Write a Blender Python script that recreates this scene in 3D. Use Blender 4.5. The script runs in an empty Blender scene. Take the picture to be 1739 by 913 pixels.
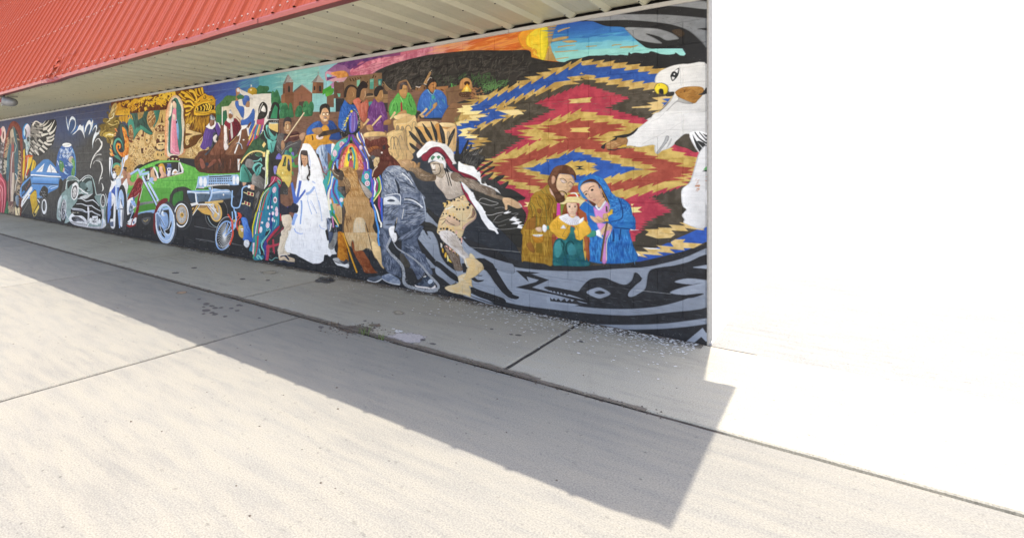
import bpy, bmesh, math, random
from mathutils import Vector, Matrix
import numpy as np
scene = bpy.context.scene
R = math.radians
# ------------------------------------------------------------------ camera, sky, sun, exposure
A = R(41.85)                 # yaw of the view from square-on to the wall
F_PX, FRAME = 920.0, 1739.0  # focal length and frame width in photo pixels
EYE, D = 1.545, 5.48         # eye height, distance of the wall face
cam = bpy.data.cameras.new('camera'); camo = bpy.data.objects.new('camera', cam); scene.collection.objects.link(camo)
cam.sensor_fit = 'HORIZONTAL'; cam.sensor_width = 36.0; cam.lens = 36.0 * F_PX / FRAME
cam.shift_x = (869.5 - 600.0) / FRAME; cam.shift_y = -(456.5 - 280.0) / FRAME
cam.clip_start = 0.05; cam.clip_end = 5000
camo.location = (0, 0, EYE); camo.rotation_euler = (R(90), 0, A)
scene.camera = camo
SUN_TO = Vector((-0.03, 0.298, 1.0)).normalized()
EL = math.asin(SUN_TO.z); AZ = math.atan2(SUN_TO.x, SUN_TO.y)
world = bpy.data.worlds.new('World'); scene.world = world; world.use_nodes = True
wn = world.node_tree; bg = wn.nodes['Background']
sky = wn.nodes.new('ShaderNodeTexSky'); sky.sky_type = 'NISHITA'; sky.sun_disc = False
sky.sun_elevation = EL; sky.sun_rotation = AZ; sky.air_density = 0.9; sky.dust_density = 2.5; sky.ozone_density = 1.0
# milky summer haze: the same pale band low in the sky all the way round, thinning upwards
wtc = wn.nodes.new('ShaderNodeTexCoord'); wsp = wn.nodes.new('ShaderNodeSeparateXYZ'); wn.links.new(wtc.outputs['Generated'], wsp.inputs[0])
wmr = wn.nodes.new('ShaderNodeMapRange'); wmr.interpolation_type = 'SMOOTHSTEP'
for i_, v_ in ((1, 0.0), (2, 0.55), (3, 1.0), (4, 0.0)): wmr.inputs[i_].default_value = v_
wn.links.new(wsp.outputs['Z'], wmr.inputs[0])
wmx = wn.nodes.new('ShaderNodeMix'); wmx.data_type = 'RGBA'; wn.links.new(wmr.outputs[0], wmx.inputs[0])
wn.links.new(sky.outputs[0], wmx.inputs[6]); wmx.inputs[7].default_value = (4.9, 4.68, 4.25, 1)
wn.links.new(wmx.outputs[2], bg.inputs[0]); bg.inputs[1].default_value = 0.15
sl = bpy.data.lights.new('sun', 'SUN'); sl.energy = 2.0; sl.angle = R(0.55); sl.color = (1.0, 0.955, 0.88)
so = bpy.data.objects.new('sun', sl); scene.collection.objects.link(so)
so.rotation_euler = SUN_TO.to_track_quat('Z', 'Y').to_euler(); so.location = (0, 0, 20)
scene.view_settings.view_transform = 'Standard'; scene.view_settings.look = 'None'
scene.view_settings.exposure = 1.70; scene.view_settings.gamma = 1.0
scene.render.engine = 'CYCLES'
scene.cycles.max_bounces = 8; scene.cycles.diffuse_bounces = 5; scene.cycles.transparent_max_bounces = 8

# ---------------------------------------------------------------- mural painting engine (paint layers -> flat print for the wall)
import numpy as np, math
RNG = np.random.default_rng(7)
def _hex(h):
    return np.array([int(h[i:i+2], 16) for i in (0, 2, 4)], dtype=np.float32) / 255.0
def _vnoise(h, w, sy, sx, rng):
    gy, gx = int(h / sy) + 3, int(w / sx) + 3
    g = rng.random((gy, gx), dtype=np.float32)
    y = np.arange(h) / sy; x = np.arange(w) / sx
    iy = y.astype(int); ix = x.astype(int)
    fy = (y - iy).astype(np.float32); fx = (x - ix).astype(np.float32)
    fy = fy * fy * (3 - 2 * fy); fx = fx * fx * (3 - 2 * fx)
    a = g[iy][:, ix] * (1 - fx) + g[iy][:, ix + 1] * fx
    b = g[iy + 1][:, ix] * (1 - fx) + g[iy + 1][:, ix + 1] * fx
    return a * (1 - fy)[:, None] + b * fy[:, None]
def _fbm(h, w, sy, sx, rng, o=3):
    t = np.zeros((h, w), np.float32); a = 1.0; s = 0.0
    for k in range(o):
        t += a * _vnoise(h, w, max(sy / 2 ** k, 1.01), max(sx / 2 ** k, 1.01), rng); s += a; a *= 0.6
    t /= s
    t = (t - t.mean()) / (t.std() + 1e-6)
    return np.clip(0.5 + 0.3 * t, 0, 1)
def smooth(P, closed=True, n=4):
    P = np.asarray(P, float); N = len(P)
    if N < 3: return P
    out = []
    rng_ = range(N) if closed else range(N - 1)
    for i in rng_:
        if closed:
            a, b, c, d = P[i - 1], P[i], P[(i + 1) % N], P[(i + 2) % N]
        else:
            a, b, c, d = P[max(i - 1, 0)], P[i], P[i + 1], P[min(i + 2, N - 1)]
        for k in range(n):
            t = k / n
            out.append(0.5 * (2 * b + (c - a) * t + (2 * a - 5 * b + 4 * c - d) * t * t + (3 * b - a - 3 * c + d) * t ** 3))
    if not closed: out.append(P[-1])
    return np.array(out)
class Painter:
    SS = 3
    def __init__(s, W, H, fmap, unit):
        s.W, s.H, s.fmap, s.unit = W, H, fmap, unit
        s.img = np.zeros((H, W, 3), np.float32)
        rng = np.random.default_rng(3)
        u = unit
        s.nz = {'*': _fbm(H, W, 9 * u, 9 * u, rng), '%': _fbm(H, W, 40 * u, 5 * u, rng), '=': _fbm(H, W, 4 * u, 30 * u, rng)}
        s.T = (0, 0, 1.0)
    def pt(s, a):
        a = np.asarray(a, float).reshape(-1, 2)
        return np.stack([s.T[0] + a[:, 0] / s.T[2], s.T[1] + a[:, 1] / s.T[2]], 1)
    def cover(s, polys):
        """union coverage of polygons given in photo units -> (x0,y0,cov)"""
        Q = [s.fmap(p) for p in polys]
        A = np.concatenate(Q)
        x0 = max(int(math.floor(A[:, 0].min())), 0); x1 = min(int(math.ceil(A[:, 0].max())) + 1, s.W)
        y0 = max(int(math.floor(A[:, 1].min())), 0); y1 = min(int(math.ceil(A[:, 1].max())) + 1, s.H)
        if x1 <= x0 or y1 <= y0: return None
        w = x1 - x0; SS = s.SS
        cov = np.zeros((y1 - y0, w), np.float32)
        for q in Q:
            ax, ay = q[:, 0] - x0, q[:, 1]
            bx, by = np.roll(ax, -1), np.roll(ay, -1)
            r0 = max(int(math.floor(ay.min())), y0); r1 = min(int(math.ceil(ay.max())) + 1, y1)
            n = (r1 - r0) * SS
            if n <= 0: continue
            ys = r0 + (np.arange(n) + 0.5) / SS
            up = (ay[:, None] <= ys) & (by[:, None] > ys); dn = (by[:, None] <= ys) & (ay[:, None] > ys)
            e, k = np.nonzero(up | dn)
            if len(e) == 0: continue
            xs = ax[e] + (ys[k] - ay[e]) * (bx[e] - ax[e]) / (by[e] - ay[e])
            o = np.lexsort((xs, k)); k = k[o]; xs = np.clip(xs[o], 0, w)
            a, b, kk = xs[0::2], xs[1::2], k[0::2]
            row = kk // SS
            D = np.zeros(((r1 - r0), w + 2), np.float32)       # difference buffer with exact ends
            for X, sg in ((a, 1.0), (b, -1.0)):
                i = X.astype(int); f = (X - i).astype(np.float32)
                np.add.at(D, (row, i), sg * (1 - f) / SS); np.add.at(D, (row, i + 1), sg * f / SS)
            c = np.cumsum(D, 1)[:, :w]
            v = cov[r0 - y0:r1 - y0]
            np.maximum(v, c, out=v) if len(Q) > 1 else np.copyto(v, c)
        return x0, y0, np.clip(cov, 0, 1)
    def paint(s, cv, col, drawn=False):
        if cv is None: return
        x0, y0, c = cv; h, w = c.shape
        al = 1.0
        if '/' in col: col, a = col.split('/'); al = float(a)
        if len(col) == 6: C = _hex(col)
        else:
            A, op, B = _hex(col[:6]), col[6], _hex(col[7:13])
            if op == '>': t = np.linspace(0, 1, h, dtype=np.float32)[:, None] * np.ones((1, w), np.float32)
            elif op == '<': t = np.linspace(0, 1, w, dtype=np.float32)[None, :] * np.ones((h, 1), np.float32)
            else:
                t = np.clip((s.nz[op][y0:y0 + h, x0:x0 + w] - 0.5) * 1.6 + 0.5, 0, 1)
            C = A + (B - A) * t[..., None]
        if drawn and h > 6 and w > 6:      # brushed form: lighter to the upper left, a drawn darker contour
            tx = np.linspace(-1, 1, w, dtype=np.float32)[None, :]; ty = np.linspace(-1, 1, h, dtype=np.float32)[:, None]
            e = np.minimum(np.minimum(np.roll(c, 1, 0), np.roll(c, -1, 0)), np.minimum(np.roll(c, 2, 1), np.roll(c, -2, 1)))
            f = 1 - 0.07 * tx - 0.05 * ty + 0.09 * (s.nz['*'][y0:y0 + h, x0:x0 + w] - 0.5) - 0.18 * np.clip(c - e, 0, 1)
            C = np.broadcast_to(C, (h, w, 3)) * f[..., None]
        v = s.img[y0:y0 + h, x0:x0 + w]
        v += (C - v) * (c * al)[..., None]
    def strip(s, P, W):
        """tapering ribbon along P as quads and round joints"""
        out = []
        N = len(P)
        for i in range(N - 1):
            d = P[i + 1] - P[i]; L = math.hypot(*d)
            if L < 1e-6: continue
            n = np.array([-d[1], d[0]]) / L
            a, b = W[i] / 2, W[i + 1] / 2
            out.append(np.array([P[i] + n * a, P[i + 1] + n * b, P[i + 1] - n * b, P[i] - n * a]))
            if i > 0 and W[i] * s.unit > 1.6:
                th = np.arange(8) * math.pi / 4
                out.append(P[i] + W[i] / 2 * np.stack([np.cos(th), np.sin(th)], 1))
        return out
    def ell(s, cx, cy, rx, ry, deg=0, n=28):
        th = np.arange(n) * 2 * math.pi / n; c, q = math.cos(math.radians(deg)), math.sin(math.radians(deg))
        x, y = rx * np.cos(th), ry * np.sin(th)
        return s.pt(np.stack([cx + x * c - y * q, cy + x * q + y * c], 1))
    def inside(s, poly, n):
        lo, hi = poly.min(0), poly.max(0); out = []
        a = poly; b = np.roll(poly, -1, 0)
        while len(out) < n:
            p = lo + RNG.random((n * 3, 2)) * (hi - lo)
            cr = ((a[:, 1][:, None] > p[:, 1]) != (b[:, 1][:, None] > p[:, 1])) & (p[:, 0] < (b[:, 0] - a[:, 0])[:, None] * (p[:, 1] - a[:, 1][:, None]) / (b[:, 1] - a[:, 1] + 1e-9)[:, None] + a[:, 0][:, None])
            q = p[cr.sum(0) % 2 == 1]
            if len(q) == 0: break
            out += list(q)
        return out[:n]
    def run(s, text):
        for ln in text.split('\n'):
            ln = ln.split('#')[0].replace(',', ' ').split()
            if not ln: continue
            k = ln[0]
            try:
                if k == '@': s.T = tuple(map(float, ln[1:4])); continue
                col = ln[1]; v = list(map(float, ln[2:]))
                z = s.T[2]
                if k == 'p': s.paint(s.cover([s.pt(v)]), col)
                elif k == 'z':      # polygon whose sloping sides are cut into woven saw teeth: tooth height, tooth length
                    th, am = v[0] / z, v[1] / z
                    P = s.pt(v[2:]); a2 = sum(P[i - 1][0] * P[i][1] - P[i][0] * P[i - 1][1] for i in range(len(P))); out = []
                    for i in range(len(P)):
                        A, B = P[i], P[(i + 1) % len(P)]; d = B - A; L = math.hypot(*d) + 1e-9; out.append(A)
                        nrm = np.array([d[1], -d[0]]) / L * np.sign(a2)
                        n = int(round(max(abs(d[1]) / th, abs(d[0]) / (1.25 * am)))); sx = np.sign(nrm[0]) or 1.0
                        for j in range(n):
                            a3 = am * (.8 + .4 * RNG.random()); f = sx * d[0] > 0
                            w = abs(d[0]) / L
                            if w > .93:        # shallow side: slanted lightning teeth
                                u = d / L; tip = A + d * (j + .85) / n + nrm * th * .55 + u * am * .35
                                out += [A + d * (j + .1) / n - nrm * th * .2, tip, A + d * (j + .95) / n - nrm * th * .2]
                            else:              # steep side: long flat-backed points
                                out += [A + d * (j + (.42 if f else .58)) / n + np.array([sx * a3, 0]), A + d * (j + .97) / n - np.array([sx * a3 * .25, 0])]
                    s.paint(s.cover([np.array(out)]), col)
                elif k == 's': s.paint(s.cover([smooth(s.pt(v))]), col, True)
                elif k in 'lc':
                    P = s.pt(v[1:]); P = smooth(P, False) if k == 'c' else P
                    s.paint(s.cover(s.strip(P, np.full(len(P), v[0] / z))), col)
                elif k == 't':
                    P = smooth(s.pt(v[2:]), False); s.paint(s.cover(s.strip(P, np.linspace(v[0], v[1], len(P)) / z)), col)
                elif k == 'e': s.paint(s.cover([s.ell(*v)]), col)
                elif k == 'o':
                    P = s.ell(*v[1:]); P = np.concatenate([P, P[:1]]); s.paint(s.cover(s.strip(P, np.full(len(P), v[0] / z))), col)
                elif k == 'g':
                    cv = s.cover([s.ell(*v)])
                    if cv is None: continue
                    C = s.fmap(s.pt(v[:2]))[0]; x0, y0, c = cv
                    yy, xx = np.mgrid[0:c.shape[0], 0:c.shape[1]]
                    rr = ((xx + x0 - C[0]) / (c.shape[1] / 2)) ** 2 + ((yy + y0 - C[1]) / (c.shape[0] / 2)) ** 2
                    s.paint((x0, y0, (np.clip(1 - rr, 0, 1) ** 1.2).astype(np.float32) * c), col)
                elif k == 'h':      # hatch strokes inside a polygon: n length width angle jitter
                    n, L, wd, an, jt = int(v[0]), v[1] / z, v[2] / z, v[3], v[4]
                    q = s.inside(s.pt(v[5:]), n); polys = []
                    for p in q:
                        a = math.radians(an + (RNG.random() - .5) * 2 * jt); l = L * (.5 + RNG.random()) / 2
                        d = np.array([math.cos(a), math.sin(a)]) * l; nn = np.array([-d[1], d[0]]) / l * wd / 2
                        polys.append(np.array([p - d, p + nn * .9, p + d, p - nn * .9]))
                    if polys: s.paint(s.cover(polys), col if '/' in col else col + '/.62')
                elif k == 'q':      # small rings (scrollwork) inside a polygon: n radius width
                    n, R, wd = int(v[0]), v[1] / z, v[2] / z
                    polys = []
                    for p in s.inside(s.pt(v[3:]), n):
                        r = R * (.6 + .8 * RNG.random()); th = RNG.random() * 6.28 + np.arange(8) * .7
                        P = p + r * np.stack([np.cos(th), np.sin(th)], 1)
                        polys += s.strip(P, np.full(8, wd))
                    if polys: s.paint(s.cover(polys), col)
                elif k == 'a':      # crescents (scales): n radius width angle
                    n, R, wd, an = int(v[0]), v[1] / z, v[2] / z, math.radians(v[3]); polys = []
                    for p in s.inside(s.pt(v[4:]), n):
                        r = R * (.7 + .6 * RNG.random()); th = an + (RNG.random() - .5) * .8 + np.linspace(-1.25, 1.25, 7)
                        polys += s.strip(p + r * np.stack([np.cos(th), .62 * np.sin(th)], 1), wd * np.array([.25, .7, 1, 1.15, 1, .7, .25]))
                    if polys: s.paint(s.cover(polys), col)
                elif k == 'i':      # fan of rays: cx cy r0 r1(rx) ry n width a0 a1
                    cx, cy, r0, rx, ry, n, wd, a0, a1 = v
                    polys = []
                    for a in np.linspace(a0, a1, int(n)):
                        c_, q_ = math.cos(math.radians(a)), math.sin(math.radians(a))
                        P = s.pt([[cx + rx * r0 * c_, cy + ry * r0 * q_], [cx + rx * c_, cy + ry * q_]])
                        polys += s.strip(P, np.array([wd, wd]) / z)
                    s.paint(s.cover(polys), col)
                else: print('?', ln[:3])
            except Exception as e:
                print('mural line error', ln[:6], e); raise

MURAL = []
MURAL.append("""# base coats
@ 0 0 1
p 2b2b2d 0,-20 1200,-20 1200,620 0,620
p 3b4264=424458 0,180 420,120 420,200 190,215 120,235 0,245
p 3c3b3a*454442 0,236 80,230 190,205 190,395 0,360
g 3f4664/.9 60,215 130,30
g 3a4568/.8 110,225 45,40
p 38373a*2f2f31 0,355 200,392 200,400 0,365""")
MURAL.append("""# sky behind the riders and mission
@ 0 0 1
p 3b3a78<4462a4 330,100 420,100 420,215 330,215
p 3f55a0>3f6ab4/.8 350,170 400,150 420,215 340,215
p 4463a6<4d9aa0 405,100 470,100 470,215 405,215
p 4d9aa0<86c0ba 440,100 500,100 500,200 440,200
p 86c4ba>8ec4cc 495,90 570,90 570,215 495,215
h 5fa8ae/.5 40 26 3 -20 8 410,130 480,125 480,150 410,165
h a6d6cc/.5 40 26 3 -12 8 470,120 570,110 570,140 470,150
h 3a4a98/.6 30 20 3 -30 8 345,150 400,135 400,160 345,180
# ground brown behind the musicians
p 6e5040*775848 490,190 800,190 800,330 490,330""")
MURAL.append("""# sunset and mesa
@ 0 0 1
p 5a3468<a04a6c 555,60 700,60 760,40 760,110 555,110
p c8687c<d88868 680,40 820,30 820,90 680,100
@ 555 100 13.377
p 8ec4cc -200,60 260,90 140,200 700,300 700,900 -60,900
s 7a4a80>a8708a -20,300 100,200 250,110 600,30 900,-40 1500,-60 1500,100 1100,340 500,400 0,330
s 5a3468*7a4478 240,110 500,50 900,-30 1100,-60 1300,-30 900,60 560,240 400,150
s c4647a*d88898 560,230 700,160 900,70 1200,-20 1739,-90 2300,-260 2600,-240 2600,-100 1739,60 1150,250 1000,350 580,380 520,300
h e0a0a0/.6 30 300 20 -16 8 640,280 1200,60 1739,-60 1700,50 1100,320
h a84a68/.6 24 300 20 -16 8 560,250 1000,40 1739,-90 1100,300
s b06078 700,120 800,60 860,80 700,190
t 7a3a6a 60 10 600,220 740,150 880,80
s c88aa0>d8a0a8 -20,290 200,320 480,400 480,490 360,520 340,550 250,545 250,510 0,520
s d88840*e09a50 90,320 380,270 490,350 470,410 250,440 200,400
p 6a3a6e 0,420 240,405 0,500
s 8acad4 0,340 60,360 120,400 0,420
s 8acad4>94d0d8 0,510 120,520 100,600 0,660
p b878a8 0,660 160,520 160,650 0,720
@ 0 0 1
p d88a8a<d87a50 735,72 800,50 850,45 850,120 735,120
p d87a50<d8702a 795,62 870,45 960,15 960,110 795,110
h f0a040/.6 40 40 5 -10 8 760,75 900,45 900,85 760,90
h c8501e/.6 40 40 5 -12 8 760,72 905,40 900,85 760,90
h e8a878/.7 14 30 4 -14 6 740,80 800,66 800,80 740,90
# yellow burst then blue
s e8a030*d8882a 880,60 905,45 930,45 935,100 905,100 900,85 888,82
s f0c830 895,62 912,48 925,44 930,60 925,85 930,100 915,100 910,85 895,78
h f4dc40 40 12 5 60 60 895,60 930,46 932,98 908,98
s e8d030 918,48 930,46 932,70 925,100 918,100
p b0905a*a88448 932,44 950,40 944,60 940,80 944,104 925,102 932,80 930,60
@ 800 0 4.3475
p 2a4e9e 640,170 760,150 840,140 900,160 1010,190 1130,200 1200,280 1300,340 1400,360 1560,360 1585,400 1570,415 1500,420 1000,430 700,470 630,450 600,380 590,320 610,250
p 2a4aa0>3f88c4 640,170 760,150 840,135 900,160 1010,190 1130,195 1180,260 600,270
p 3f88c4>5aa8cc 610,255 1170,240 1240,320 590,340
p 5aa8cc>88ccc8 585,325 1240,305 1320,350 1330,380 600,390
p 88ccc8>92d2ca 600,380 1320,345 1400,360 1560,360 1585,400 1570,415 1500,420 1000,430 700,470 630,450
h 3468b4/.7 40 160 18 -6 5 620,220 1100,210 1180,260 620,290
h 78c0d0/.7 30 160 16 -4 5 620,310 1200,300 1260,340 620,360
h 2e5cac/.7 20 160 18 -6 5 640,180 1000,190 1000,220 620,240
t b89860 14 6 640,235 690,215 730,205
s b89860 600,290 660,275 720,270 700,290 600,310
s b89860 670,305 740,298 785,308 720,318
t b89860 10 5 640,350 700,340 770,335
t b89860 8 5 620,385 700,380 790,372
t b89860 8 5 620,440 680,430 720,425
t b09050 8 5 850,345 900,342 930,340
t b09050 8 5 1040,338 1070,332 1110,330
t b09050 10 14 1100,352 1160,348 1180,350
t b09050 14 4 1170,350 1210,342 1235,335
# mesa
@ 0 0 1
p 2c2a28*353230 905,98 925,103 945,105 960,106 1000,95 1040,94 1060,95 1100,90 1140,94 1165,95 1200,90 1200,125 1140,120 1000,112 940,125 900,140 890,150 790,140 800,90 
s 35322f*2a2826 636,130 645,118 680,105 720,95 740,92 800,86 860,86 898,86 905,100 940,107 945,112 920,130 860,150 820,160 790,200 700,200 640,180
h 6a625a/.4 130 10 1.6 -60 50 650,120 720,100 800,92 850,95 850,130 740,140 660,160
h 4a443e/.6 160 14 3 -40 50 650,120 740,98 900,92 900,130 800,150 660,170
h 8a8278/.4 60 9 1 -50 40 655,118 700,102 740,100 730,120 670,140
h 1e1c1b/.6 120 14 3.4 -30 50 650,120 740,98 900,92 900,130 800,150 660,170
# hills silhouette
@ 800 0 4.3475
s 262626 680,470 740,440 820,430 870,420 930,412 960,420 1000,405 1050,420 1100,405 1160,410 1210,390 1300,400 1330,380 1420,405 1500,400 1510,390 1560,420 1600,420 1739,460 1739,520 1000,520 700,520
p 262626 1160,400 1165,385 1180,400 1180,410 1160,410
# green bushes by mesa foot
h 3f6a34 60 40 8 -60 60 0,560 160,530 170,600 60,640 0,620
h 4f8a44 60 50 8 -40 50 80,620 270,590 260,640 100,670
h 6a9a54 30 40 6 -40 60 80,630 240,610 200,660 90,680""")
MURAL.append("""# dark ground under the dancers, and colour carried up to the ceiling line
@ 0 0 1
p 2d2e31*27282a 480,330 700,300 700,530 480,470
p 2d2e31 640,280 720,280 720,340 640,340""")
MURAL.append("""@ 0 200 13.377
# left edge figure (skull and praying figure)
p 55484a%3a3236 0,300 130,420 120,900 0,900
e d9b9b2<e8cfc5 70,380 60,190
e b23a52 10,330 30,90
e 2b2523 0,540 35,80
e 5a2f2c 75,400 18,90
h c9c4c4/.8 26 60 16 80 20 0,560 110,560 100,900 0,900
# robed figure with rayed halo
s 6b2f22*7d3a2a 300,75 390,110 450,190 500,330 515,600 525,950 490,1500 470,2250 200,2100 80,1000 90,750 130,450 170,290 220,150
s 2a2624 300,200 370,270 430,420 460,640 480,1000 470,1600 450,2200 360,2300 130,1900 60,1100 110,800 160,560 210,330 250,240
h dcb888 44 70 40 -50 25 180,420 215,420 230,560 190,640 190,800 140,910 110,900 110,700 160,560
h e0bd8c 60 60 45 20 25 380,350 440,560 480,900 490,1500 440,2200 390,2200 400,1700 430,1100 420,800
s 8a7a6a%4a4038 300,190 345,260 380,420 420,700 430,1100 390,1700 330,2230 200,2230 170,1700 160,1200 180,800 220,420 250,260
s 3c6470%274048 305,215 350,290 380,460 410,700 415,1000 400,1300 340,1400 330,900 320,500
s 45707c%2c4650 230,580 255,700 230,1000 200,1400 150,1400 150,1000 180,760
e b5a58f 270,360 40,100
t c9c0a8 14 8 285,250 310,400 340,560 370,640 330,800
s 8b5a52%6a4a48 270,560 320,620 310,900 330,1200 300,1500 300,2000 180,2050 190,1500 220,1100 240,800
l a02626 22 300,620 295,760
t d6c6c4 18 10 300,780 270,950 250,1300 250,1900
t c9b5a0 40 60 300,1250 290,1500 270,1900 
l 2a2320 14 225,950 215,1900
@ 0 266 13.377
t d9d4cc 14 14 340,380 380,440 390,520 360,640 340,780
h f2e6c8 30 60 40 70 25 90,90 150,90 130,420 80,420
h e8c9a0 26 64 46 60 20 420,60 480,60 470,900 390,900
l 2c2422 12 430,60 480,75
l 2c2422 12 430,170 480,160
l 2c2422 12 420,300 480,290
l 2c2422 12 420,420 480,410
l 2c2422 12 410,520 480,540
l 2c2422 12 400,640 470,640
l 2c2422 12 390,740 460,760
l 7a4838 24 490,60 480,700 
s 2a2a2e 305,860 350,820 370,870 350,1000 310,1000
h d8d4d2/.8 20 60 20 75 20 0,60 50,60 50,430 0,430
# red robe at the far left edge
s b03a48<8d2434 0,430 60,470 130,560 150,680 150,900 120,1200 80,1480 0,1420
t d86a78 34 20 0,480 70,560 110,700 110,1000 60,1400
t e09098 20 12 0,640 50,720 60,900 30,1350
t 7d1e2c 16 10 0,590 60,600 90,760 80,1050 40,1300
t f0b0b0 12 6 0,730 30,830 20,1000
@ 0 330 13.377
s 3e7a52<2f5c40 160,150 190,200 185,290 210,380 190,460 100,430 130,300
h d9bd98 20 80 40 -60 25 190,260 300,270 330,470 220,460
s f0dcae 350,280 390,330 440,300 440,500 360,490 345,380
t 4a3026 14 10 380,310 400,400 430,480
l 5a2f24 26 460,0 450,300
s 8a9aa8<5a6a80 350,60 420,30 420,260 370,220
# winged head
@ 0 200 13.377
s 2a8ad0>3a6fb8 600,130 660,170 690,260 690,420 670,520 600,600 560,520 520,460 510,360 530,220
s e6e2ea>b0a4b0 620,140 670,190 695,290 690,440 640,420 600,470 560,300 560,220
s 2e2c30 570,250 600,300 600,380 570,470 550,480 580,390
e bfe0f0 555,340 18,80
s 7d9aa2*b6c4c6 600,480 650,400 680,430 680,640 640,760 620,880 590,780 580,620 540,510
e 2e3638 640,490 28,60
t e8eaf0 16 8 600,760 630,880 650,910
p d8b020 530,740 560,700 570,910 525,910
p c8541c 575,870 640,840 750,860 730,910 580,910
# wing
s 262423 700,180 800,80 880,90 960,140 1060,60 1120,50 1260,40 1290,190 1250,400 1220,560 1170,640 1090,720 1020,800 880,870 740,850 660,780 690,600
h cfcac0 26 120 34 10 14 740,130 900,120 980,200 960,260 760,260 700,280
h bab4aa 30 130 34 22 12 700,260 900,300 900,400 840,440 700,380
h b4aea4 36 130 32 42 14 690,380 860,440 900,560 880,800 760,830 660,720
t e8e4da 40 12 740,180 790,95 850,90 910,130 960,150
t d2cdc2 44 4 900,170 980,140 1035,70
t d2cdc2 44 4 980,190 1060,130 1115,55
t e0dcd2 60 5 990,260 1110,190 1180,100
t e8e4da 62 5 1090,320 1170,200 1245,55
t dcd8ce 70 4 1120,370 1210,310 1285,180
t cfcac0 60 20 880,330 970,340
t d8d3c9 70 24 980,260 1080,260
t dcd8ce 74 30 940,400 1100,360
t c9c4ba 60 20 1060,470 1190,430 1235,380
t d2cdc2 60 24 1060,530 1170,520 1230,460
t d8d3c9 60 30 1010,560 1090,610 1175,600
t c4bfb5 60 28 880,500 990,590
t cfcac0 60 36 960,630 1075,720
t d8d3c9 56 36 900,690 1010,790
t bdb8ae 50 30 830,590 920,650
t cfcac0 46 30 790,740 880,850
t c4bfb5 46 30 700,690 760,780
t c4bfb5 44 30 790,640 860,690
t bdb8ae 44 26 740,520 810,590
t c9c4ba 40 26 670,780 730,840
t bdb8ae 36 20 820,380 930,430
# hanging feathers yellow and red
@ 0 266 13.377
p e2bb2a<c89a1a 540,0 560,0 580,180 560,420 520,580 510,360 520,150
p b3401e<c55a28 570,60 640,0 620,120 590,300 540,480 560,260
p e6c43a<d9a81e 650,30 740,0 720,120 660,280 600,430 600,330
l f0e8e0 10 640,0 620,200 570,480
p e8c62e<c99c18 745,60 800,100 820,170 770,340 700,330
l 7a5a10 12 790,130 745,330
l 3a2c18 12 600,130 590,300
p a52a22 640,270 670,300 610,450 590,430
p e0d8d0 600,430 620,440 600,500 585,490
# far blue pick-up
s 3f72ae>6a9cd4 490,640 690,440 700,330 730,320 960,90 1050,60 1130,80 1270,240 1310,380 1450,390 1470,500 1410,560 1320,700 1270,740 1100,830 1060,900 870,940 480,930
p 5c92d0>3f72b4 700,330 830,350 1450,380 1455,480 740,450 690,430
p f0eeec 820,345 870,290 1010,150 960,345
p f0eeec 1060,350 1100,230 1140,170 1240,260 1300,370
l 8a8a88 8 880,330 990,220
l 8a8a88 8 1180,320 1240,260
l 40507a 10 1150,190 1170,370
l f4f4f4 30 700,420 760,415 1100,445 1440,465
l 28405e 16 700,460 1440,480
p 7fb0e6>3a72b8 745,460 1330,480 1320,620 740,600
l 2a2c34 20 730,610 1000,620 1320,635
p 30353c 490,690 690,480 720,640 570,840 490,930
h b05a4a 8 40 26 -60 10 560,720 680,560 690,620 580,780
l 3f72ae 50 480,860 560,780
p f0efee 490,930 560,900 690,690 740,680 730,760 590,930
p 4f86c8 720,650 940,650 930,900 780,900
s 302e2c 900,880 930,740 1000,660 1080,720 1090,800 1060,930
h a8a8a6/.8 12 60 12 40 30 930,780 1050,740 1050,880 950,880
p 4a80c4 1110,720 1310,660 1300,720 1090,830
l d8ecfa 14 1150,730 1310,680
l d8ecfa 10 1100,720 1150,670 1320,655
s 2f2a24 1340,560 1370,500 1410,520 1430,600 1400,740 1370,860 1330,760
s e0b32a>c9961e 690,870 800,760 830,800 830,930 690,930
l 2a2a2c 14 690,860 790,750 820,780
@ 0 330 13.377
p f2f0ee 490,150 580,0 690,0 490,300 475,250
l 60605e 12 520,190 640,20
l 85827c 6 490,440 640,190
s d8b232*b98c28 685,20 820,0 840,150 850,240 770,390 740,440 720,300
p e6c860 780,400 880,230 890,300 850,380 800,440
l c9b060 12 750,440 770,500 800,490 850,400
l 2a2622 12 780,380 860,240
e 282726 1000,280 80,230
o 8a8886 8 1000,280 70,220
e f0f0f0 1005,280 60,175
e 3a3836 1000,260 36,120
e 6a6866 1010,270 18,80
l e8e6e4 22 850,110 900,190
t 9a9896 10 8 890,110 950,20
h 5a5856/.7 20 60 12 85 12 480,440 740,480 1300,640 1200,640 500,500""")
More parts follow.
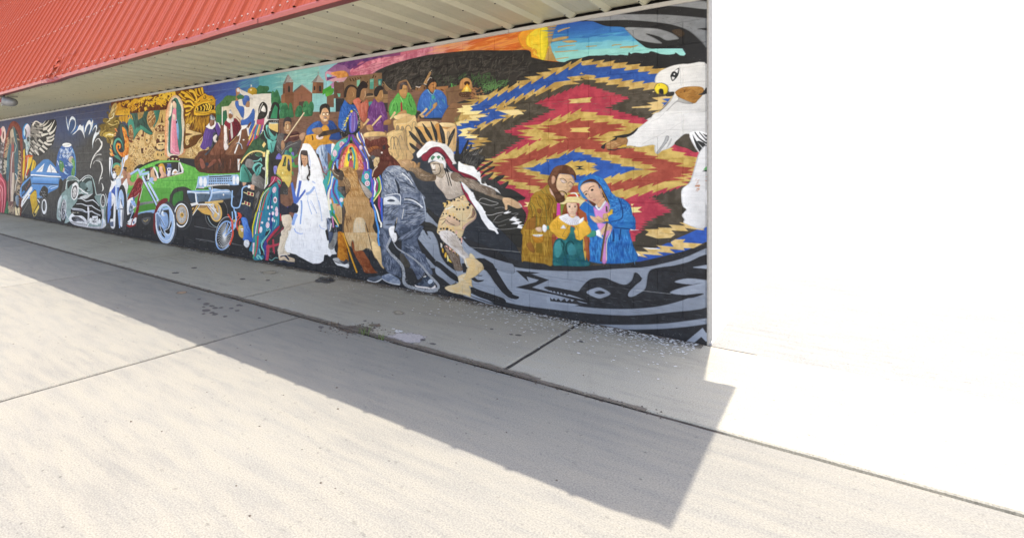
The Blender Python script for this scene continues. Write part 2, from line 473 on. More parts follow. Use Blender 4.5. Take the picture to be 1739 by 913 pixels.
MURAL.append("""# globe
@ 90 240 13.377
s 34589a>3a5f9e 310,35 400,80 470,200 520,400 520,600 505,800 240,850 130,720 80,640 75,560 100,320 160,160 220,80
s 5f9ad0/.7 440,160 490,260 520,450 520,640 500,800 470,790 490,500 470,300 420,190
g 2c4a86/.9 300,640 150,160
p 3f7a46*5a8a50 150,420 230,470 260,580 250,640 230,710 160,680 140,560
p c9a58e 240,590 270,630 250,710 215,690
s c2ab9a>9a9a80 350,420 400,340 450,350 480,440 470,520 400,500
s 4a8048*6a9a58 430,380 490,430 505,560 490,770 420,770 430,640 460,580 430,510
e f4f4f2 315,85 105,50
h eef2f6 34 110 24 -60 18 190,160 420,130 440,260 330,420 190,420
h dfe9f2/.8 30 80 16 70 20 150,160 460,160 480,340 150,420
h f6f8fa 12 80 26 25 12 170,480 220,490 360,560 450,540 440,500 350,480 340,570 200,520
h 8ab8de 8 70 16 45 14 250,600 370,680 350,770 250,720
l e8f0f8 14 100,440 130,540 
t a8d0f0 26 10 250,690 300,740 350,750
# white-blue flames
@ 90 190 13.377
g 33588f/.5 430,330 170,260
g 33588f/.5 820,350 230,260
s dfe8f0 350,400 360,260 390,150 440,100 500,150 520,230 515,330 480,410 395,495 440,430 490,330 500,230 470,180 420,180 385,250 365,350
t e4edf5 8 24 300,110 310,200 325,300 340,370
t e4edf5 24 4 340,370 345,400 352,430
t 2f6ab8 10 16 330,170 345,280 350,330
t 2f6ab8 22 8 540,330 500,420 420,490
s e8eef4 440,520 540,420 580,330 620,290 660,330 690,300 700,420 715,520 720,610 690,520 650,440 610,410 560,430 500,490
t 2b66b8 10 22 690,290 710,390 720,460
t 3a78c8 14 8 560,310 540,400 480,470
s e8eef4 720,480 725,380 760,270 800,200 840,190 870,240 900,180 915,240 890,370 860,450 810,530 830,440 850,350 840,290 810,290 770,350 745,420
t 2b66b8 10 12 850,170 880,160 870,230
t 3a78c8 12 10 930,260 900,350 850,470
s e4ebf2 890,450 920,370 960,310 1000,300 1000,380 980,450 1000,470 1070,440 1080,470 1000,540 940,640 910,740 905,840 895,760 900,640 930,520 970,440 975,370 960,340 930,380
g d8d8d8/.6 1060,440 50,40
t 2b66b8 14 8 940,290 990,280 1000,350
t dedcd8 6 26 960,680 1000,620 1050,615 1090,680
t dedcd8 26 34 1090,680 1110,740 1080,830 1000,910
@ 90 240 13.377
t e6e4de 34 10 1100,100 1050,190 960,290 900,400 860,530 850,610
t e6e4de 34 20 1100,0 1110,60 1095,120 1060,180
t d6d4ce 6 22 890,440 960,340 1030,300 1100,300
g a8a6a2/.6 1050,420 90,60
t d6d4ce 6 30 910,520 950,450 1020,440 1080,480 1110,560
t e0ded8 30 16 1110,560 1120,660 1090,780 1050,900
t d0cec8 14 8 1060,870 1125,825
@ 90 290 13.377
t dedcd6 22 6 1120,0 1090,100 1060,190 1040,300
t dedcd6 14 4 1050,230 1080,180 1130,155
t e4e2dc 8 32 1105,280 1130,330 1140,400
t e4e2dc 32 4 1140,390 1130,440 1105,470
# grey custom car
s 5f7872>9fb3b0 310,200 350,140 440,120 530,150 600,230 720,130 820,105 900,150 950,300 990,520 1100,530 1200,600 1220,760 1190,1000 1210,1180 1180,1280 1000,1290 600,1250 400,1150 300,1190 180,1150 90,1080 90,900 120,700 200,520 290,420 300,260
s 232423 335,250 420,225 530,230 560,290 430,310 350,400 330,390
l e6e9e6 16 290,420 310,240 400,210 520,205 590,240
t e6e9e6 10 12 310,200 350,140 440,122 520,150 600,230
l 26302e 10 350,220 450,200 540,220
s 2f3a38 580,290 640,210 720,140 830,120 890,220 890,350 850,470 790,490 700,430 600,360
s 8fa6a4/.9 720,330 800,240 880,240 880,380 840,470 760,460 800,400
e 5a7270/.8 690,340 70,90 -30
t eef0ee 18 10 610,230 720,130 830,105 900,160
t dfe6e4 26 8 660,240 740,165 830,150 860,180
s 30302f 880,160 920,220 950,420 970,560 910,560 900,380
t 9db4b0 18 18 900,170 940,320 980,520
t e4e8e6 14 8 1100,530 990,540 970,480
e e9e6e2 500,460 85,205 6
e 3c3a39 500,460 70,180 6
e d6d0cc 490,490 48,120 6
h 5a5654 14 70 12 60 40 450,420 540,400 540,600 450,600
s eae8e6 440,310 520,270 560,310 560,400 520,330 460,360
o f4f2f0 16 490,480 70,170 6
e e4e2de 1135,680 58,150
e 3c3a39 1135,680 44,125
h d0ccc8 14 60 14 60 40 1100,600 1180,600 1180,780 1100,780
t e8e6e4 8 12 1190,520 1225,640 1215,800
s 242322 570,560 660,520 740,560 900,530 960,640 1060,800 1090,900 1100,1100 780,1180 600,1150 400,920 540,700
t f0f0ee 20 30 560,380 640,420 700,480 800,520
h f4f4f2 10 60 20 45 30 580,440 700,440 760,520 600,510
s d0d2d0 600,610 700,560 800,540 900,520 850,570 740,640
t dfe2e4 16 24 560,630 660,640 750,690 850,670 920,660
t dfe2e4 24 14 900,660 980,720 1050,800
t dfe2e4 14 26 530,755 650,750 760,790 880,790
t dfe2e4 26 14 880,790 960,850 1090,920
@ 90 345 13.377
t d4d7dc 26 28 420,120 560,130 680,150 760,200 880,180
t d4d7dc 28 20 880,180 960,230 1080,280
t c9c9d4 16 12 440,150 600,165 760,210
s d8d8dc 780,90 820,100 830,300 820,420 780,420 790,250
p c8c8cc 1100,130 1160,130 1150,520 1090,560 1120,300
h dcd4c0/.9 6 60 20 10 8 420,190 590,200 590,220 420,220
s eceaec 370,310 440,230 500,280 640,280 720,330 780,420 780,540 600,490 440,460 380,400
s 3a393c 420,330 520,300 620,330 720,420 600,400 480,420
h b8bccc 14 110 14 14 14 440,330 640,340 760,430 560,430
s f0eff0>bab8bc 380,390 440,440 600,480 760,510 900,530 1080,520 1200,470 1180,530 1100,580 900,570 640,530 460,480
l 2c2b2c 10 400,410 500,450 780,490
s eeeeef 830,350 880,340 900,480 830,430
p eeeeee 890,290 1020,290 1020,500 890,480
h 3a3a3c 14 60 26 30 60 910,320 1000,320 1000,440 910,440
s eeeeef 1030,380 1060,350 1090,440 1030,470
s e2e6ea 1130,340 1180,380 1200,460 1150,480
l f4f4f4 16 830,430 770,550
l a9c0e0 12 1130,380 1120,520 1090,560
# its near wheel
@ 90 290 13.377
s 2e2d2e 200,720 260,640 310,760 300,1000 260,1180 190,1160 170,900
s 9db6b4 240,560 320,560 330,700 310,960 280,820 260,640 220,650
o e8e8e8 12 245,880 50,230 4
e 4a4850 245,890 44,215 4
h e8e8ea/.9 36 60 10 60 40 215,700 280,680 270,1080 215,1080
t 7f9cc8 8 8 275,800 285,980 300,1080
s c8d0d0 110,720 180,560 200,620 150,800 110,930
s 909c9c 100,880 160,860 170,1040 120,1040
h e8eaea 12 50 16 60 20 100,960 170,860 190,1120 110,1080
t eef0f0 12 12 270,800 290,960 360,1100""")
MURAL.append("""# stone calendar field, gold on brown
@ 175 205 13.377
s c8a468*b48a4c 560,-40 600,-80 1500,-300 2000,-300 2400,0 2420,420 2380,800 2250,880 1700,840 1400,880 1200,1050 1000,1150 800,1200 500,1350 330,1300 420,900 560,700 580,300
h 43200f/1 330 50 17 20 90 640,0 1440,-100 1440,900 900,1080 560,1250 440,1200 600,600
q e4c68a 210 26 9 640,100 1430,-50 1440,900 1000,1050 560,1250 440,1200 600,600
h ead09a/.9 120 50 10 60 80 640,100 1430,0 1440,900 1000,1050 560,1250 440,1200 600,600
g b8843c/.7 560,1000 160,320
# right side of field around the saint
q dcbc80 90 30 11 1860,-100 2300,0 2420,300 2400,700 2250,860 1900,800
h 4a2818 70 70 20 40 70 1860,-100 2300,0 2420,300 2400,700 2250,860 1900,800
q e6d098 60 22 9 1860,0 2300,100 2420,300 2400,700 2250,860 1900,800
# structure of the disc
p 5e2e1c 860,140 940,160 930,370 850,360
l d8b87c 26 870,120 850,360 830,600 870,800 900,900
l d8b87c 24 945,190 930,480 930,700 1000,870
l d8b87c 20 850,385 930,385
p 5e2e1c 740,410 840,380 830,450
p 5e2e1c 580,360 680,480 640,500 580,470
p d8b87c 580,420 720,350 720,480
p 4a2a20 860,630 920,620 900,740 870,740
e d8b87c 880,250 18,70
e d8b87c 880,500 40,60
s c49a58 940,300 1000,240 1080,270 1100,330 1080,500 1020,560 950,530
e dcbc80 1020,350 55,60
e dcbc80 1010,470 50,60
e 2a1c14 995,445 20,22
o 8a5a30 10 1010,400 62,130
l dcbc80 22 1080,550 980,760 1080,840 1140,900
l dcbc80 22 1080,550 1170,680 1210,740
h 4a2818 14 90 14 -40 10 1080,620 1190,730 1120,840 1000,760
e dcbc80 975,640 40,60
e 6a3820 975,640 18,30
# sun face
e d8b87c 1320,400 190,320
e c8a468 1320,410 160,290
s 5e2e1c 1190,230 1230,130 1300,95 1440,90 1440,250
e d8b87c 1250,190 30,52
e 5e2e1c 1250,190 12,24
e d8b87c 1325,170 20,60
e 5e2e1c 1325,190 8,26
e d8b87c 1400,180 28,46
s b08c58 1180,270 1300,250 1430,240 1430,320 1250,310 1220,460 1180,420
s 4e2a1c 1200,470 1240,400 1290,440 1400,430 1430,420 1420,520 1300,500 1210,520
e e0c488 1270,360 45,50
e e0c488 1365,360 45,50
e 8a6434 1270,360 24,26
e 8a6434 1365,360 24,26
s e0c488 1300,330 1330,330 1350,460 1310,480 1285,460
e d8b87c 1180,500 28,45
s dcbc80 1230,520 1390,490 1410,560 1390,640 1300,670 1230,620
l 3a2218 14 1250,548 1365,545
l 2a1c14 26 1255,545 1285,548
l 2a1c14 26 1340,545 1365,545
t 3a241a 40 40 1180,590 1220,650 1300,680 1400,650
h e8e0d0 10 26 18 80 20 1190,600 1230,640 1300,670 1400,650 1390,680 1300,700 1200,650
s d0ac68 1210,690 1320,700 1420,680 1460,880 1360,900 1160,860
o 9a7238 8 1250,770 28,34
e 2a1c14 1245,770 14,22
e 2a1c14 1330,780 14,20
e 2a1c14 1370,760 14,20
e e8d070 1355,775 12,16
t b08440 10 10 1170,850 1300,890 1450,870
# green serpent bodies
@ 175 150 13.377
s 3c5850<28483e 640,570 780,560 800,700 880,660 940,520 1030,510 1000,640 1000,760 1050,880 1130,1010 1080,1060 960,1010 870,940 800,1000 740,1100 690,1180 680,1000 640,800
s 3f8a70/.85 780,880 860,840 960,900 1060,980 1130,1020 1070,1050 960,1000 880,940 790,990 700,1120 690,1000
h 26302c/.7 20 140 26 80 20 650,600 780,600 960,560 1000,800 800,900 680,800
s 3f8a78>4a9a84 565,830 580,720 640,690 700,780 720,950 700,1100 680,1140 670,950 640,860 610,830 600,900 590,1000
s b48a58*7a4a28 580,900 600,840 640,830 670,900 690,1000 690,1120 650,1190 610,1130 590,1040
h e0c490 20 40 14 60 30 600,880 660,860 690,1100 620,1130
s 3a7a68<28584c 1150,500 1300,480 1280,640 1230,760 1160,880 1140,860 1190,760 1190,660
s c09a5c*8a5c30 1020,600 1060,520 1110,510 1160,560 1190,680 1170,800 1100,880 1050,860 1020,740
l e0c488 20 1030,700 1160,560
l e0c488 20 1040,780 1180,620
h 5a3018 14 90 16 -45 12 1040,640 1160,560 1180,760 1070,840
# pyramid spikes
p c6a45c 1300,480 1350,340 1370,480 1430,640 1430,880 1240,800
l 5a3820 14 1350,600 1340,760
h 8a6434 14 100 10 80 20 1310,480 1370,480 1430,800 1260,800
p 4a2a1c 1330,650 1370,780 1310,790
p a8884e 820,290 860,330 990,450 940,520 890,660 800,720 780,560 870,530 850,440
h 70562c 14 70 8 60 30 850,400 960,480 890,640 820,680
t d8b87c 24 24 1200,900 1260,820 1340,800 1430,830
# gold scales of serpent body
s 4e2616*63341a 180,330 360,280 700,230 1100,150 1500,100 1800,40 1990,0 2000,220 1800,260 1700,170 1580,180 1500,330 1460,470 1250,500 1000,520 760,560 620,560 560,470 400,500 300,600 240,560
a e0a826 46 44 26 200 520,330 880,250 1100,190 900,300 620,380
a d89a20 40 38 22 190 480,380 760,300 860,360 860,520 640,550 600,440
a ecbc30 44 50 30 200 880,240 1240,170 1480,130 1500,200 1460,300 1180,420 1000,510 960,420
a e8b42c 34 48 28 170 1000,300 1480,180 1480,340 1300,420 1100,440
a f2cc50 26 44 12 200 520,330 1200,180 1500,160 1440,380 1000,480 640,500
a eec03a 22 50 30 170 1400,130 1700,80 1730,160 1560,200 1480,320
h 5a3010 30 60 10 -25 25 880,260 1480,180 1440,400 1000,480
# gold serpent left head
s b87c20*d09a2c 240,500 300,380 400,320 420,420 480,440 560,470 600,560 580,620 300,620 250,600
e c8901e 465,350 45,40
e 3a2a14 460,350 16,14
p dca62a 330,520 600,450 610,590 310,600
h 6a4412 14 80 10 85 6 420,480 570,460 580,580 420,580
l f0c440 14 310,600 590,590
l e8b83a 22 610,580 600,690
l e8b83a 18 630,600 670,710
p d8a02c 370,640 570,620 560,760 530,810 500,740 480,770 440,740 430,790 390,740 350,700
h 5e3c12 14 110 10 80 8 390,650 560,640 540,780 420,760
# brass palm-leaf ornament at the corner
s c6a860>8a7038 120,640 160,540 200,420 260,340 310,350 250,520 280,600 260,720 180,760
h f0e2b0 14 140 26 -60 16 150,620 260,380 300,400 240,700
h 5c4818 10 120 20 -60 16 150,620 260,380 300,400 240,700
p 6a5626 140,380 180,420 160,480 140,520
p 5e4c22 70,540 130,520 130,640
s 8a7232*5a4818 0,690 90,680 200,700 340,640 380,760 360,900 350,980 250,1080 230,1240 100,1240 60,1100 -40,1100 -90,1020 -60,960 -50,830 60,800 0,760
e c0a040 130,1060 130,70
t e8d890 30 20 60,1080 140,1040 240,1070
t f4ecc0 30 10 140,700 220,660 250,560
t d8c070 26 10 120,800 220,840 330,800
t 3a2e12 20 10 150,900 250,880 330,960
t d0b45c 26 12 260,760 330,740 370,820
t a88c40 30 14 -60,1080 -20,1000 60,940
t 6a5420 30 10 -90,880 -40,840 60,850
e f0e4b0 150,1050 40,24
e f4ecc8 215,1060 22,20
s 7a6228 90,1120 180,1120 170,1240 110,1230
t 2e2612 16 10 100,1100 150,1180 160,1260
t e8dca0 22 10 160,720 110,760 80,780
# fire and teal scrolls
@ 175 205 13.377
p 363433 370,60 440,60 560,200 600,400 470,420 400,330 320,380 260,300 340,160
s 4a9a88>2e5a4e 230,560 270,440 340,390 400,420 440,500 470,640 480,700 450,640 420,520 370,450 310,460 280,560 300,680 360,800 400,900 330,820 250,680
s 46544e>2e4a42 390,100 440,80 470,110 430,140 450,300 470,440 470,640 440,520 420,400 385,330
s 3a6a5a 460,90 540,200 580,320 620,350 560,350 520,260
s d86820*e8983a 430,150 480,160 530,240 550,340 580,420 580,700 540,800 460,840 380,780 320,690 290,590 320,510 390,520 410,600 370,640 350,600 340,590 350,680 400,720 460,710 490,640 490,440 450,280
h 8a3014 24 90 14 80 16 440,180 520,240 580,500 560,740 480,800 480,440
h f8c850 26 80 12 80 18 440,180 520,240 580,500 560,740 480,800 480,440
e e8a030 340,570 40,45
e 2a2018 350,590 22,30
s f0d890 190,520 200,420 215,470 205,560
s e8a860 160,520 180,560 200,640 170,600
s f0b850 150,640 200,660 230,750 180,720
s e86a30 170,660 210,690 225,740
s e8b060 150,730 220,750 270,800 180,800
s d84a20 190,770 250,785 230,810
s 4a8a72>2e5a4a 250,790 340,800 420,900 470,1000 440,980 380,900 300,850
s e8b068 260,170 300,180 330,260 300,240
s d85a28 270,180 310,210 300,250
s e8a860 250,310 290,260 300,320
s e0a070 240,360 270,330 300,350
# saint in rayed mandorla on the calendar
@ 260 150 13.377
s d88858*e0a070 480,160 560,180 660,300 720,480 760,700 770,1000 740,1300 690,1500 300,1560 270,1200 270,800 310,450 400,230
i e8d8b0 520 850 .72 240 690 110 9 0 360
s e8dcc4 440,240 520,210 600,260 660,400 720,640 730,1000 700,1300 640,1500 330,1540 340,1000 350,700 380,450
h a89a80 90 60 7 15 30 580,300 660,400 730,700 730,1000 690,1400 620,1400 640,900 600,500
h b09070 60 60 7 -10 20 370,460 350,800 340,1300 310,1300 330,800
s 2e6a60<38746a 470,240 540,230 590,330 640,450 640,700 660,1000 640,1300 610,1450 540,1480 360,1460 350,1100 360,800 420,560 440,400
s e8c8ac 440,310 500,300 530,380 520,470 470,470 445,400
t 2a2220 24 24 430,330 440,280 490,270 520,330
s e48ca0<d87c94 450,480 520,470 530,600 540,800 540,1000 570,1300 600,1500 420,1480 390,1400 400,1000 420,700
s f0d8c8 440,600 500,600 510,680 470,740 450,680
t f4dce0 10 10 450,560 430,760 420,1100 420,1400
t c46a84 10 10 500,760 500,1100 520,1450
s 2a6258 340,700 420,620 400,800 370,1000 360,760
s 8ab8e0>6a9ad0 520,720 560,760 590,960 570,1180 540,1060 530,900
t e8b0c0 16 26 430,1350 500,1450 590,1480
p 2c2826 550,740 515,740 520,800 545,800
e 5a2426 480,1620 120,80
e 3a1a1c 480,1560 100,40
t e8e4e0 14 14 360,1620 420,1700 540,1710 600,1620
e e8d8a0 445,1600 26,20
e e8d8a0 530,1605 22,18""")
